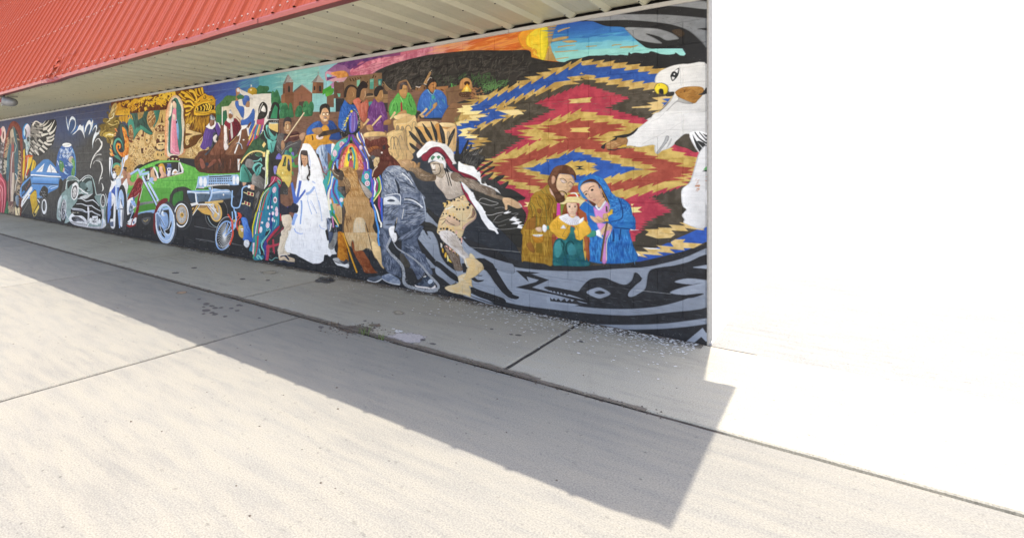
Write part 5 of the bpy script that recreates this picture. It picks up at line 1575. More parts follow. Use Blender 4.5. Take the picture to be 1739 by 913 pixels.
MURAL.append("""# musicians row
@ 560 160 13.377
s 4a3a2e*5a4434 0,600 200,760 300,900 -100,900 -100,600
s 8a6240<9a7048 350,-60 430,-150 560,-160 600,-60 600,60 540,150 480,240 400,180 360,80
s 2e2826 330,80 330,-70 400,-190 520,-210 610,-150 620,-90 560,-150 470,-170 410,-110 380,0 370,60
t c89c68 10 10 520,-60 545,20 520,60
s 8a6444<a87c58 660,-30 720,-120 830,-130 830,0 810,80 760,140 690,100
s 2a2424 600,60 620,-120 700,-260 760,-300 850,-240 850,-140 760,-130 710,-70 690,40 640,120
s a87848<b48858 1030,60 1060,-40 1180,-110 1220,0 1210,110 1150,150 1120,200 1050,150
s 2a2626 1010,30 1010,-80 1060,-160 1160,-190 1220,-140 1210,-100 1140,-80 1100,0 1060,60
t d0a878 10 12 1180,-40 1200,40 1170,90
t d8b890 10 12 800,-60 810,30 790,60
# blue shirt
s 2f5cac<2a509c 320,160 340,130 420,220 500,240 580,250 640,380 660,500 500,900 240,800 190,660 230,380 
h 1e3a7a 30 120 20 80 30 240,300 560,260 560,500 240,700
h 4a80d0 20 120 14 70 30 230,300 560,260 560,500 220,700
# coral shirt
s c86e58<b45a48 520,160 640,80 680,110 760,190 830,120 880,180 880,300 850,420 850,540 780,640 700,560 600,300
h 9a4638 16 160 16 85 10 600,160 860,160 840,500 700,520
h e8a08a 14 160 12 85 10 600,160 860,160 840,500 700,520
s 2a2024 690,200 715,165 735,190 700,210
# purple shirt
s 70407a*5c3068 1000,100 1100,190 1160,170 1230,210 1300,450 1310,580 1220,680 1240,880 1060,880 960,760 880,800 840,700 860,500 890,300 980,160
h 9a6aaa 24 160 16 80 24 900,220 1200,200 1290,480 1200,600 880,640
h 3c1c48 20 160 16 80 24 900,220 1200,200 1290,480 1200,840 880,640
t a874b0 12 12 1050,720 1100,650 1170,635
p 3f8a84 875,180 970,165 960,200 890,280
# hands and sticks
s a87a50 690,620 770,660 790,720 720,800 690,780
t dcb87c 30 60 760,710 830,640 880,570
t e0c088 34 44 960,720 1070,600 1170,490
s b8865a<a07048 830,720 920,690 990,770 960,840 900,850 840,800
h e8c8a0 8 60 10 50 14 850,760 960,780 940,850 870,840
s 946a40 1230,620 1300,580 1400,590 1380,690 1260,710 1220,690
p 4a3452 1230,700 1320,700 1320,860 1220,800
t dcb888 30 60 1370,570 1440,480 1480,410
s b88858 1540,440 1680,360 1739,380 1739,480 1600,540 1540,500
@ 660 160 8
t d8b480 20 30 420,290 480,240 520,195
t b07c44 26 16 500,300 600,200 660,140
s b88850 600,150 650,110 660,140 620,200
e c8a070 460,300 26,20
@ 560 160 13.377
# drums
@ 550 220 13.377
s dcbc84<d0a868 890,130 960,70 1160,45 1350,55 1410,100 1380,150 1200,190 960,190
s caa062*b88c54 890,140 960,190 1160,195 1420,120 1420,220 1240,260 900,200
s 8a6a54 930,180 1420,150 1420,260 1100,300 940,260
h d8b888 10 80 14 85 10 940,190 1200,200 1200,290 960,280
s dcb87c<d8b078 1420,110 1480,60 1600,10 1739,0 1739,130 1600,160 1480,160
s c8a878*b09060 1430,130 1500,160 1800,160 1800,860 1500,620 1480,420
@ 660 190 8
s e4c890<d8b078 70,60 160,30 260,25 330,60 330,100 250,120 120,110 80,90
s dcb87c 330,160 400,130 560,130 620,160 560,200 420,210 340,190
s c4a26a<a8865a 60,130 140,110 330,100 340,190 420,215 600,190 620,170 600,440 540,500 430,420 300,440 200,460 120,420 100,300
h 7a6248 24 140 12 88 8 100,170 320,120 320,400 140,400
h e4c896 20 120 10 88 8 100,170 600,200 560,420 140,400
h 8a6c48 16 100 12 86 10 440,230 600,210 560,420 460,400
t 8a6a44 10 10 340,200 360,280 380,400
t 3a2c22 8 8 330,110 335,160 360,200
t e8cc98 8 8 90,130 200,120 330,100
# guitarist
@ 500 170 13.377
s 2f5aa8<263f7c 270,740 300,640 440,510 580,480 680,560 780,470 880,490 980,640 1060,700 1080,840 1000,910 880,900 480,900 300,820
h 1e2f60 30 120 20 60 40 300,700 560,500 900,500 1000,800 820,700 480,640
h 4a7acc 20 120 14 -60 20 280,740 440,520 560,500 420,640 300,800
s e0b488<c89468 570,340 620,200 680,170 740,190 800,290 790,400 760,470 700,500 640,480 590,420
s 2a2624 580,340 570,200 600,120 660,90 720,80 790,130 810,220 800,330 770,240 720,180 640,200 610,280
h 4a4644 20 40 10 40 60 590,120 720,80 800,160 780,220 600,220
s 9a6e50 600,450 690,510 760,480 770,540 690,580 620,530
o 5a5048 8 665,318 36,36
o 5a5048 8 750,315 34,36
l 5a5048 8 630,300 790,290
e f8ecd0 665,325 24,20
e f8ecd0 748,322 22,20
s 4a2420 660,390 700,375 735,395 700,420
l f4f0ec 12 670,395 725,395
e f4dcb0 700,450 40,20
s d89838<d08c30 600,640 640,590 700,570 760,600 790,680 790,900 1060,1100 270,1100 270,820 420,790
@ 480 230 13.377
s d89a3a<c8882c 540,0 1050,-60 1060,60 1030,150 960,180 860,160 820,180 770,270 700,295 620,250 560,170
@ 500 170 13.377
e e8d0c8 570,840 85,60
e 1e1c1c 570,825 30,20
p 342c28*4a3a30 540,800 640,710 1030,640 1040,720 800,790 560,840
h 8a6a48 10 12 8 80 8 700,720 980,670 980,700 700,750
s b48a60*a07850 400,660 580,620 640,700 620,740 560,790 500,790 430,740
t 3a2418 24 30 400,800 420,880 410,900
# jeans of guitarist
@ 480 230 13.377
s a8bcd8<6a88b4 760,330 840,230 960,210 1120,190 1190,240 1160,400 1100,460 1030,380 1020,500 1030,780 960,860 900,700 830,500 770,420
h f0f4f8 20 180 20 75 12 780,250 920,240 1020,700 960,800 860,500
h 24344e 18 200 20 80 12 860,220 1000,260 1030,700 960,780 900,500
p 4e6ea8 970,210 1130,190 1100,440 1020,380 960,260
s e8e8ec 1110,190 1200,240 1150,460 1100,470
s 2a2624 760,420 810,430 830,500 790,490
h a0305a 24 40 16 60 60 900,660 960,680 1040,860 1040,910 920,910
h 5ab0a8 24 40 14 -60 60 900,760 1040,760 1040,910 920,910
# flowered headdress dancer: shawl, ribbons
@ 550 220 13.377
s 5cb8b0*3f9a94 480,200 600,180 620,330 460,400 360,500 340,640 240,700 180,760 130,900 90,900 160,700 170,560 240,380 320,280
s 3f8a3a 100,830 160,700 200,740 160,860 120,900
e e0b8c8 410,350 60,80
h 8a2440 14 40 14 30 60 360,290 460,290 470,420 370,420
e e8ccd8 245,540 50,80
h a83a60 12 30 12 30 60 210,480 290,480 280,600 210,600
h 2a5a34 14 60 18 -40 40 180,640 300,600 320,700 200,760
s 3a7a3a 500,190 550,170 560,230 520,240
p 28301f 590,180 640,180 650,330 580,330
s 3f9a34 595,170 640,170 650,240 600,240
t 4a2a7a 56 60 590,100 560,260 440,380 360,500 330,640 290,760 340,900
t 7a4aa8 20 24 570,120 540,270 420,420 370,560
t 3a66c8 24 26 550,200 500,330 370,460 320,600 220,760 190,900
t 5a3a88 60 60 640,100 680,230 760,360 880,560 940,700 980,910
t 7a4aa8 20 20 650,120 700,260 800,420 900,600
t 3a5cc0 26 30 700,200 800,330 900,430 960,600 1010,760 1030,910
t 5a90d8 20 20 820,450 900,560 960,680
t 6aa0e0 50 40 310,680 300,800 330,900
t f0e8d4 20 30 250,760 220,850 210,910
s e8ccd8 800,380 850,360 880,420 850,470 810,440
t f4ecd8 40 24 750,60 770,180 840,300
t f0f0f0 24 20 840,80 900,220 920,320
t 3a66c8 40 30 780,40 820,180 900,300 930,420
t 7a4aa8 16 14 800,60 850,200 900,330
t f4ece4 26 34 920,380 980,500 1040,610
t f0e8e0 24 24 960,660 990,780 1000,900
p 2c2c2c 560,40 740,50 740,170 690,120 620,90 560,110
s 262424 360,40 440,60 500,30 560,60 540,130 480,170 420,170 370,120
h e8e8e8 8 60 10 60 40 370,30 540,40 500,160 400,160
# veil crown
@ 560 160 13.377
s 2c2e2e 430,440 520,360 620,420 680,560 690,760 600,900 380,900 380,760
s 4a4cb4<5a4a98 440,470 510,390 570,390 620,460 640,600 620,780 560,860 470,880 440,700
t 7a5aa0 40 60 530,400 520,600 520,850
t 8a8ad8 14 20 490,480 480,700 480,860
t 3a4ac8 24 30 460,480 450,700 470,860
t b05a90 14 14 590,440 620,540 630,620
t 9a8ac8 14 20 560,420 570,640 550,850
h f4f0d8 50 26 22 45 60 330,600 440,460 520,340 500,420 420,560 340,760 270,830 260,740
h e8e8c8 40 26 20 45 60 540,330 620,380 690,520 690,640 660,760 630,700 650,520 590,400
h 3a6a34 16 24 14 45 60 340,540 420,460 360,760 290,800
e e8d040 495,390 26,30
e e8d040 405,550 24,28
e e8d040 380,605 22,26
e e8d040 340,700 20,22
e e8c040 360,655 14,16
e e8d060 350,795 14,14
e e8c850 665,750 14,16
# sunburst saint on the dancer's shawl
@ 550 220 13.377
s d8504a*e07858 560,340 630,320 720,370 800,480 860,640 890,800 890,910 360,910 370,760 420,600 480,460
h f4d8c0 40 80 16 -70 30 400,620 480,500 520,900 380,900
h f0d4b0 40 80 16 70 30 760,480 880,700 860,910 760,900
h b82a34 30 80 14 -60 40 430,560 560,380 540,500 400,780
h c83038 30 80 14 60 40 640,340 800,500 880,800 820,760
s f0b848>f0c050 580,390 640,370 720,470 760,640 770,910 470,910 480,640 540,470
s f4e040 600,410 650,390 700,470 730,640 730,910 510,910 520,640 550,500
s 3a9098<4aaab0 600,420 650,400 690,500 720,640 700,910 660,910 680,660 640,500
s 2f7a88 550,560 590,540 580,700 550,720 540,640
e b08058 605,480 30,50
s 2a2424 575,440 600,400 630,420 620,450 590,450
p b04a58>c05868 580,700 660,700 670,900 550,900
s 7a3438 590,540 640,530 640,680 590,690
e e8d8d0 610,630 24,34
# bride veil and gown
@ 480 230 13.377
s fafaf8<f4f3f3 350,560 380,400 440,250 460,190 560,185 640,230 760,420 850,640 920,900 1000,1300 1100,1700 1080,1800 300,1800 330,1000 360,800
@ 490 290 13.377
s fbfaf9 210,120 300,60 700,-40 780,200 850,500 920,760 960,1100 980,1500 1050,1800 1000,1900 -40,1850 60,1300 130,1000 170,700 180,400
@ 490 340 13.377
s fafafa>f0f0f3 280,-100 920,-60 960,300 960,410 860,420 870,600 880,650 830,690 880,910 960,1250 900,1260 880,1220 850,1190 780,1220 760,1400 620,1440 500,1400 400,1360 60,1130 80,700 100,520 190,300
p f4f4f6 60,640 860,640 880,910 940,1150 980,1240 940,1270 850,1190 820,1200 790,1380 700,1420 560,1440 430,1380 280,1290 70,1130
h d4d4da/.7 40 160 16 90 12 150,500 780,560 760,1200 200,1100
t 8aa8e0 40 30 285,0 300,140 280,400 270,540
t a0b4e0 20 16 430,0 470,150 530,320
t b0bce0 14 14 500,0 580,150 640,300
t a0b4e0 18 14 680,0 720,180 760,480
t a0b4e4 16 10 700,560 740,630 830,655
t 8aa8e4 90 60 170,320 130,430 100,560
t 9ab0e8 24 14 130,640 170,720 260,760 330,750
@ 490 290 13.377
p 4a6ac0<4a64b8 50,290 95,260 165,560 180,600 240,220 300,230 230,610 380,410 390,470 190,740 160,770 120,750
s 302f38*262630 0,800 60,790 110,730 220,790 220,860 180,960 0,910
t a0b8e8 50 60 590,360 500,480 400,530
t c0ccec 14 10 600,400 650,600 700,880
t c0ccec 12 10 440,560 440,700 490,900
t c8d0ec 12 10 480,700 560,830 600,900
t c0ccec 40 20 540,240 610,290 
t b8c4e8 12 10 300,190 400,210 470,260
@ 480 230 13.377
s 322c2c 400,480 410,380 440,340 520,340 560,360 580,480 600,700 630,850 610,960 580,1000 560,960 600,900 570,760 540,600 540,460 440,430 430,560 460,650 430,700 420,800 
s c89470<d8a880 420,470 440,420 550,460 570,560 560,640 510,710 470,690 440,600
s 463c38 430,350 540,345 560,380 560,460 430,430
l 3a2c28 12 450,530 475,525
l 3a2c28 12 500,540 525,535
t b87858 8 10 485,560 475,610 490,620
l a0524a 10 480,655 510,650
s f2f1ef 430,690 470,690 510,715 560,670 600,860 600,1000 430,1000 420,760
t c4ccec 30 20 590,440 620,600 620,760
t d8dcf0 20 20 380,560 370,720 380,880
t 2f2a28 34 40 600,700 610,850 560,960 600,1020
t f4f2f0 10 10 600,760 650,820 640,880
# buffalo dancer ribbons and pelt
@ 490 290 13.377
s 3fa09c*2f8a8a 780,240 880,60 960,0 1100,200 1300,600 1240,800 1200,900 1160,1300 1050,1400 960,1100 900,760 820,380
h c0305a 14 40 14 60 60 780,0 900,0 900,160 800,220
t 5ab0a0 20 20 790,60 850,140 860,200
t 48a068 40 30 930,0 930,150 890,320
t e8d878 16 14 960,0 940,160 890,330
t 3a78d0 40 40 990,60 960,260 890,420 880,560
t 3c3a88 24 24 920,380 880,520 890,640
t f0ead0 50 50 1010,120 980,320 910,500 910,700 940,900
t 9a3a8a 24 24 960,420 940,560 950,640
t 4a90dc 40 50 1030,160 1000,360 980,520 1040,740
t 6a3a7a 40 40 1060,200 1010,440 1080,600 1150,720 1190,820
t 4a90dc 44 40 1110,200 1080,380 1100,520 1160,680 1200,820
e f0e4ec 1200,660 44,50
e e8dcd4 950,700 30,60
p c88a2c 960,620 990,610 1030,750 990,760
s b89468<c8a878 990,780 1050,740 1190,800 1220,1000 1210,1250 1150,1260 1040,1080
h 8a6a48 14 150 12 85 14 1060,840 1200,840 1190,1200 1100,1100
l a02848 22 1090,780 1150,780
@ 490 340 13.377
p 3f9a6a 960,120 990,90 1060,320 1160,560 1100,540 980,260
p 2c2c2c 860,420 970,410 1000,380 1180,560 1250,700 1290,910 880,910 830,690 880,650
s 8a94ac*3a4254 870,430 960,430 970,600 940,760 950,910 900,760
t e8e4e0 30 20 970,520 950,640 930,700
t c87ab0 30 34 985,360 1010,500 1020,620
t 4a90dc 30 24 1030,230 1030,420
s 5a9ad8 1060,570 1160,560 1120,610 1080,600
t e8d490 30 30 1010,370 1090,500 1160,620
t 2f7a4a 60 30 980,280 1080,420 1180,600
h 7a8298 20 100 16 80 14 960,560 1110,600 1090,800 980,910
s c88028*8a4a18 1190,650 1120,760 1110,910 1290,910 1240,760
t d8982c 24 26 1060,310 1160,520 1240,740 1300,910""")
MURAL.append("""# woven rug
@ 0 0 1
s 4a4339*3b352c 776,205 800,190 890,140 985,104 1060,108 1130,120 1200,140 1200,410 1150,430 1060,448 960,452 880,445 840,420 800,400 770,330 776,290
p 4a4339*3b352c 776,200 1200,140 1200,400 776,400
z c8a660*a88444 7 17 775,186 826,161 881,142 951,114 987,103 1042,106 1085,112 1130,119 1118,152 1069,149 1013,138 987,132 962,145 910,160 857,179 890,190 837,210 795,226 825,237 800,255 800,275 776,290 776,205
z 2f52a0*28468e 7 17 797,181 811,176 861,157 922,134 987,110 1038,116 1083,121 1118,128 1112,141 1058,135 1012,130 987,123 945,140 890,159 844,177 825,184 857,190 844,203 807,212 783,222 795,240 788,262 776,292 776,212 790,207 830,195 800,190
p e8d090 845,188 880,186 890,194 868,196
z b03a48*9c3040 4 9 991,143 1065,166 1028,183 1105,205 1192,258 1185,285 1160,316 1103,335 1136,358 1095,376 1085,392 1078,410 900,410 893,360 879,341 892,336 811,300 811,286 891,236 859,224 943,187 910,175
z c8a85a*ae8c44 6.5 20 985,188 1040,200 1095,214 1100,240 1140,254 1183,270 1177,290 1157,316 1110,324 1060,336 985,338 925,332 877,317 838,303 825,286 838,268 877,254 917,239 891,226 914,211 951,199
z 9e4838*8e3c30 6.5 20 985,204 1054,213 1038,224 1000,233 1020,244 1076,255 1132,274 1172,290 1134,308 1060,321 985,328 918,318 874,306 836,287 874,268 910,256 956,242 962,234 926,222 938,212
z c8a85a*ae8c44 5.6 17 985,252 1033,261 1072,272 1105,282 1095,288 1107,294 1074,303 1040,311 985,316 935,311 909,300 880,290 888,286 880,281 910,273 945,262
z 2f56a8*2a4a94 5 15 975,257 1003,265 1053,281 1077,286 1077,289 1053,294 1039,299 985,312 940,300 918,293 903,288 903,284 931,275 947,268
z d8b45c*c49c48 4 9 973,274 995,274 1010,279 1003,285 1014,291 995,297 975,297 955,289 966,284 958,279
p 20262e 975,282 992,282 985,285 994,288 976,288 984,285
p d2b262 967,218 1003,216 997,221 1003,225 967,224 972,221
p d8bc78*c8a860 964,169 1006,165 1002,170 1004,174 965,176 970,172
h 6a6050/.5 60 14 1.4 -8 14 860,180 960,160 1080,150 1110,160 1080,190 880,215
# cream pieces at the left end
@ 750 150 13.377
s 78563c 60,560 230,340 440,350 720,360 500,440 420,600 300,780 0,780
p f0dc94 455,390 840,370 640,410 710,460 640,520 940,510 800,600 430,600 540,550 330,545 400,500 335,460 490,440
p e8d08c 620,630 900,600 1070,630 900,660 780,670 880,735 430,740 690,700
p e8d08c 430,740 620,750 610,790 400,800 470,850 340,850 330,780
h 6a9a54 10 90 12 -70 30 250,680 460,600 400,720 290,790
@ 700 210 13.377
p f0dc94 1030,140 1300,90 1450,130 1240,150 1280,190 1220,240 1370,240 1310,270 1490,285 1440,330 1190,335 1250,290 1030,290 1140,200 1100,160
p 2f56a8 1020,60 1140,40 1300,70 1120,130 1020,140
p e8d08c 1030,0 1140,50 1010,50
# small pieces beside the eagle
@ 983 90 8
p d8b878*c4a260 990,610 1290,575 1240,650 1130,760 1110,775 940,785 990,745 720,750 720,735 1000,710 920,680 1060,660 1080,650
p d2b478 1110,780 1060,830 980,830 1060,790
p 2f52a0 1130,625 1250,615 1200,680 1180,700 1130,740 1160,700 1120,680 1210,665
p e0c48a 1030,515 990,530 1020,535
# lower right end
@ 983 330 8
p 2f52a8*2a4894 770,850 1738,420 1738,640 1300,830 900,913 770,913
p 3a352d 770,560 1050,400 1300,440 1250,640 1050,680 760,760
p d8b878*c4a05c 1360,380 1738,400 1738,420 1640,440 1710,490 1440,455 1490,500 1260,490 1310,540 1070,520 1310,545 1250,590 1070,600 900,550 950,510 890,475 1090,470 1070,450 1270,455 1220,410 1450,425
p d8b878*c4a05c 1240,650 1310,610 1450,610 1410,650 1680,670 1560,730 1420,730 1440,760 1230,740 1310,800 1060,780 1150,830 860,810 940,860 770,830 770,770 950,780 870,720 1120,740 1050,690 1290,710
p 3a352d 1060,610 1250,615 1250,660 1060,650
p e8e4e0 700,470 830,485 700,490
p e8e4e0 860,720 1060,730 1120,745 960,745
p f0ece4 770,780 850,830 770,830
p c03a4a 705,500 780,548 715,550
p c03a4a 730,580 775,590 735,605
p c03a4a 750,430 835,480 740,470
# pieces between the family and rug
@ 983 270 8
p e8d488 705,610 750,610 720,640
p e8d488 705,655 860,650 800,690 860,720 720,730""")
MURAL.append("""# dark ground round the dancers
@ 0 0 1
s 34373d*2b2e33 690,262 770,262 800,300 840,330 880,352 893,370 875,410 890,450 840,440 800,420 760,380 700,330
s 33322e*2d2c29 788,330 820,322 850,322 868,321 892,337 879,343 893,362 890,380 884,420 860,400 830,370
p 2d2e31*27282a 575,380 660,380 660,520 575,470
h 4a4c50/.5 60 14 1 12 10 690,290 850,310 850,440 760,400
h 6a6a6a/.6 20 8 1 60 60 530,420 740,420 740,500 600,480
@ 780 330 13.377
c d8d4d0 10 430,170 490,100 580,95 720,150 880,195 840,230 740,248 640,240 440,180
c d8d4d0 12 610,470 740,465 860,430 1000,405
c c0bcb8 10 780,600 860,500 960,460
c 9a9894 8 740,625 900,635 1050,580 1160,550
c 9a9894 8 880,720 1000,700 1060,680
c b8b4b0 8 900,795 1080,790 1320,760
c b0acaa 8 800,320 940,292 1030,305
c b0acaa 8 1180,440 1340,430 1240,500""")
MURAL.append("""# black and slate tribal beasts: top right
@ 800 0 4.3475
s 262627 830,140 900,160 1000,195 1130,205 1190,270 1260,330 1330,360 1560,355 1590,390 1580,412 1600,430 1760,430 1760,-40 1500,-60
p 262627 1560,-20 1760,-20 1760,470 1590,440
s 85888c<7c7f83 850,145 960,115 1090,107 1220,107 1400,108 1580,120 1739,135 1760,135 1760,420 1739,360 1680,290 1590,220 1460,180 1300,160 1130,150 970,155 880,155
s 85888c 1290,55 1400,35 1560,10 1760,15 1760,70 1560,52 1400,45
p 85888c 1560,15 1760,22 1760,72 1560,50
s 85888c 1140,205 1260,205 1380,215 1480,245 1535,285 1500,295 1440,300 1380,270 1290,250 1360,285 1410,322 1320,315 1220,290 1160,240
s 262627 1670,215 1739,208 1739,225 1700,220
s 4a3a2c/.7 1480,230 1540,215 1580,250 1540,275
h 3a3a3a/.6 20 30 3 10 20 1000,120 1700,130 1700,280 1200,160
# bottom right
@ 800 390 4.3475
p 28282a*2c2d30 -60,60 0,100 130,160 370,235 600,262 900,268 1200,245 1400,200 1600,150 1760,100 1760,1000 0,1000 -300,600
s 8b93a1*828a97 -60,60 0,130 150,220 300,270 500,295 800,305 1100,285 1300,272 1500,228 1600,195 1760,130 1760,200 1600,240 1500,265 1360,285 1310,320 1290,430 1230,480 1190,495 1150,490 1160,460 1210,410 1260,360 1250,350 1210,315 1190,370 1130,410 1060,385 990,360 930,355 880,370 830,410 790,455 700,450 570,420 560,440 830,520 870,540 750,520 700,545 900,575 1170,582 1400,560 1600,500 1760,420 1760,565 1450,612 1200,632 1050,630 900,620 700,600 600,588 350,555 150,500 0,430 -120,370
p 8b93a1 560,445 800,480 880,540 760,560 560,540
p 28282a 570,418 640,428 780,455 800,458 850,520 780,495 722,476 706,484 692,466 680,481 664,460 655,477 641,453 629,471 613,446 604,463 591,443 572,450
p 28282a 450,425 600,463 845,518 870,545 700,501 560,464
p 28282a 582,498 600,516 612,503 628,523 643,505 662,527 690,507 705,531 730,511 743,531 765,515 800,535 870,548 920,578 760,546 585,526
s 28282a*2c2d30 800,458 830,410 880,365 940,355 1000,358 1060,385 1130,405 1180,390 1215,315 1260,365 1210,410 1165,460 1160,490 1190,495 1240,470 1290,430 1310,320 1360,285 1500,265 1600,240 1760,190 1760,420 1600,505 1400,560 1170,582 920,575 860,545 840,500
s 8b93a1 850,462 910,430 960,428 1030,470 980,500 930,505
s 28282a 910,463 950,450 990,465 950,475
s 8b93a1 1500,385 1600,358 1760,375 1760,395 1680,395 1620,405
p 8b93a1 1640,275 1760,255 1760,290 1640,280
s 8b93a1 1465,465 1540,430 1690,395 1760,390 1760,500 1690,480 1560,482
s 28282a 1720,470 1600,480 1560,500 1640,500
s 8b93a1*828a97 -60,440 0,490 250,575 500,625 800,685 1100,700 1400,692 1600,670 1760,652 1760,690 1500,725 1200,737 1000,725 700,675 300,598 0,505 -60,480
p 8b93a1 1580,830 1710,722 1760,800 1760,880 1739,830 1700,790 1640,840
p 28282a 1640,842 1700,790 1739,845 1739,880
# zigzag shape and horn
p 28282a 330,300 510,318 450,325 420,318 575,370 450,425 590,465 620,480 330,425 480,385 500,370 410,345 425,385
s 28282a 30,220 90,215 150,250 200,320 250,400 300,470 355,495 330,512 270,490 210,430 160,350 120,290
s 28282a 0,350 40,380 90,370 60,388 20,385
s 28282a 30,335 90,335 60,345
# slate shapes behind the legs
@ 730 390 13.377
s 8b93a1*828a97 -260,-60 -100,40 0,40 100,120 180,280 230,540 320,740 480,900 560,1000 400,920 200,880 0,700 -200,400
s 28282a 50,-40 180,-20 200,280 250,540 330,700 440,830 520,910 600,920 500,740 400,560 280,300 200,60
s 28282a -120,40 0,220 -60,120 -20,140 60,280 0,200 -60,60
s 28282a 740,190 900,380 1060,400 1300,560 1739,740 1739,640 1500,470 1100,300 860,220
s 8b93a1*828a97 740,320 860,370 1100,520 1400,640 1739,740 1900,800 1900,1000 1500,900 1380,740 1240,660 1050,660 900,540 800,440
s 8b93a1 670,570 760,640 800,700 790,750 720,760
s 28282a 1060,660 1200,650 1330,720 1440,830 1520,920 1210,920 1190,790
@ 640 385 13.377
p 28282a 1060,-60 1380,-60 1380,120 1280,110 1040,60
s 8b93a1*828a97 920,250 970,170 1010,250 1100,330 1190,370 1100,280 1040,130 1100,210 1160,250 1225,275 1180,210 1140,105 1260,120 1330,230 1400,420 1450,640 1560,820 1640,920 1480,900 1320,740 1120,500
s 8b93a1*828a97 1020,600 1180,740 1360,920 1190,920 1100,760
s 28282a 930,290 1120,500 1320,740 1520,920 1360,920 1180,740 1000,560
@ 640 330 13.377
s 8b93a1*828a97 1120,410 1200,490 1320,600 1390,680 1380,750 1300,690 1200,640 1090,610
p 302f2d 1090,620 1200,640 1300,690 1380,760 1380,840 1090,800
s 2c2c2c 1120,300 1200,340 1320,470 1420,560 1390,680 1240,520
@ 740 440 13.377
s 8b93a1*828a97 0,20 120,40 300,160 440,250 480,360 300,260 150,150 0,90
s 8b93a1*828a97 0,160 120,240 300,400 460,510 380,570 330,580 180,460 0,320
s 28282a 0,40 120,90 300,240 480,380 520,500 460,500 300,390 120,230 0,150
s 28282a 160,-20 240,80 340,190 440,250 420,140 360,60
p 28282a 590,100 660,90 720,190 680,300 620,300
p 28282a 900,-20 1100,-20 1300,100 1360,220 1480,440 1600,640 1739,760 1739,900 1640,860 1500,740 1340,540 1240,380 1140,250 1060,210 1080,130 1000,60
s 8b93a1*828a97 1060,230 1140,260 1240,400 1370,600 1500,760 1640,880 1800,960 1600,900 1300,840 1060,740 860,640 830,560 820,460 940,370 1040,260
s 28282a 820,450 880,410 960,470 1090,470 1060,500 960,520 880,500
s 28282a 940,365 1060,365 1040,380 960,378
s 28282a 830,630 1000,700 1300,800 1560,900 1560,1000 1200,920 1000,860 800,770 790,680
s 8b93a1 800,770 1000,860 1200,930 1300,1000 1000,900 810,830""")
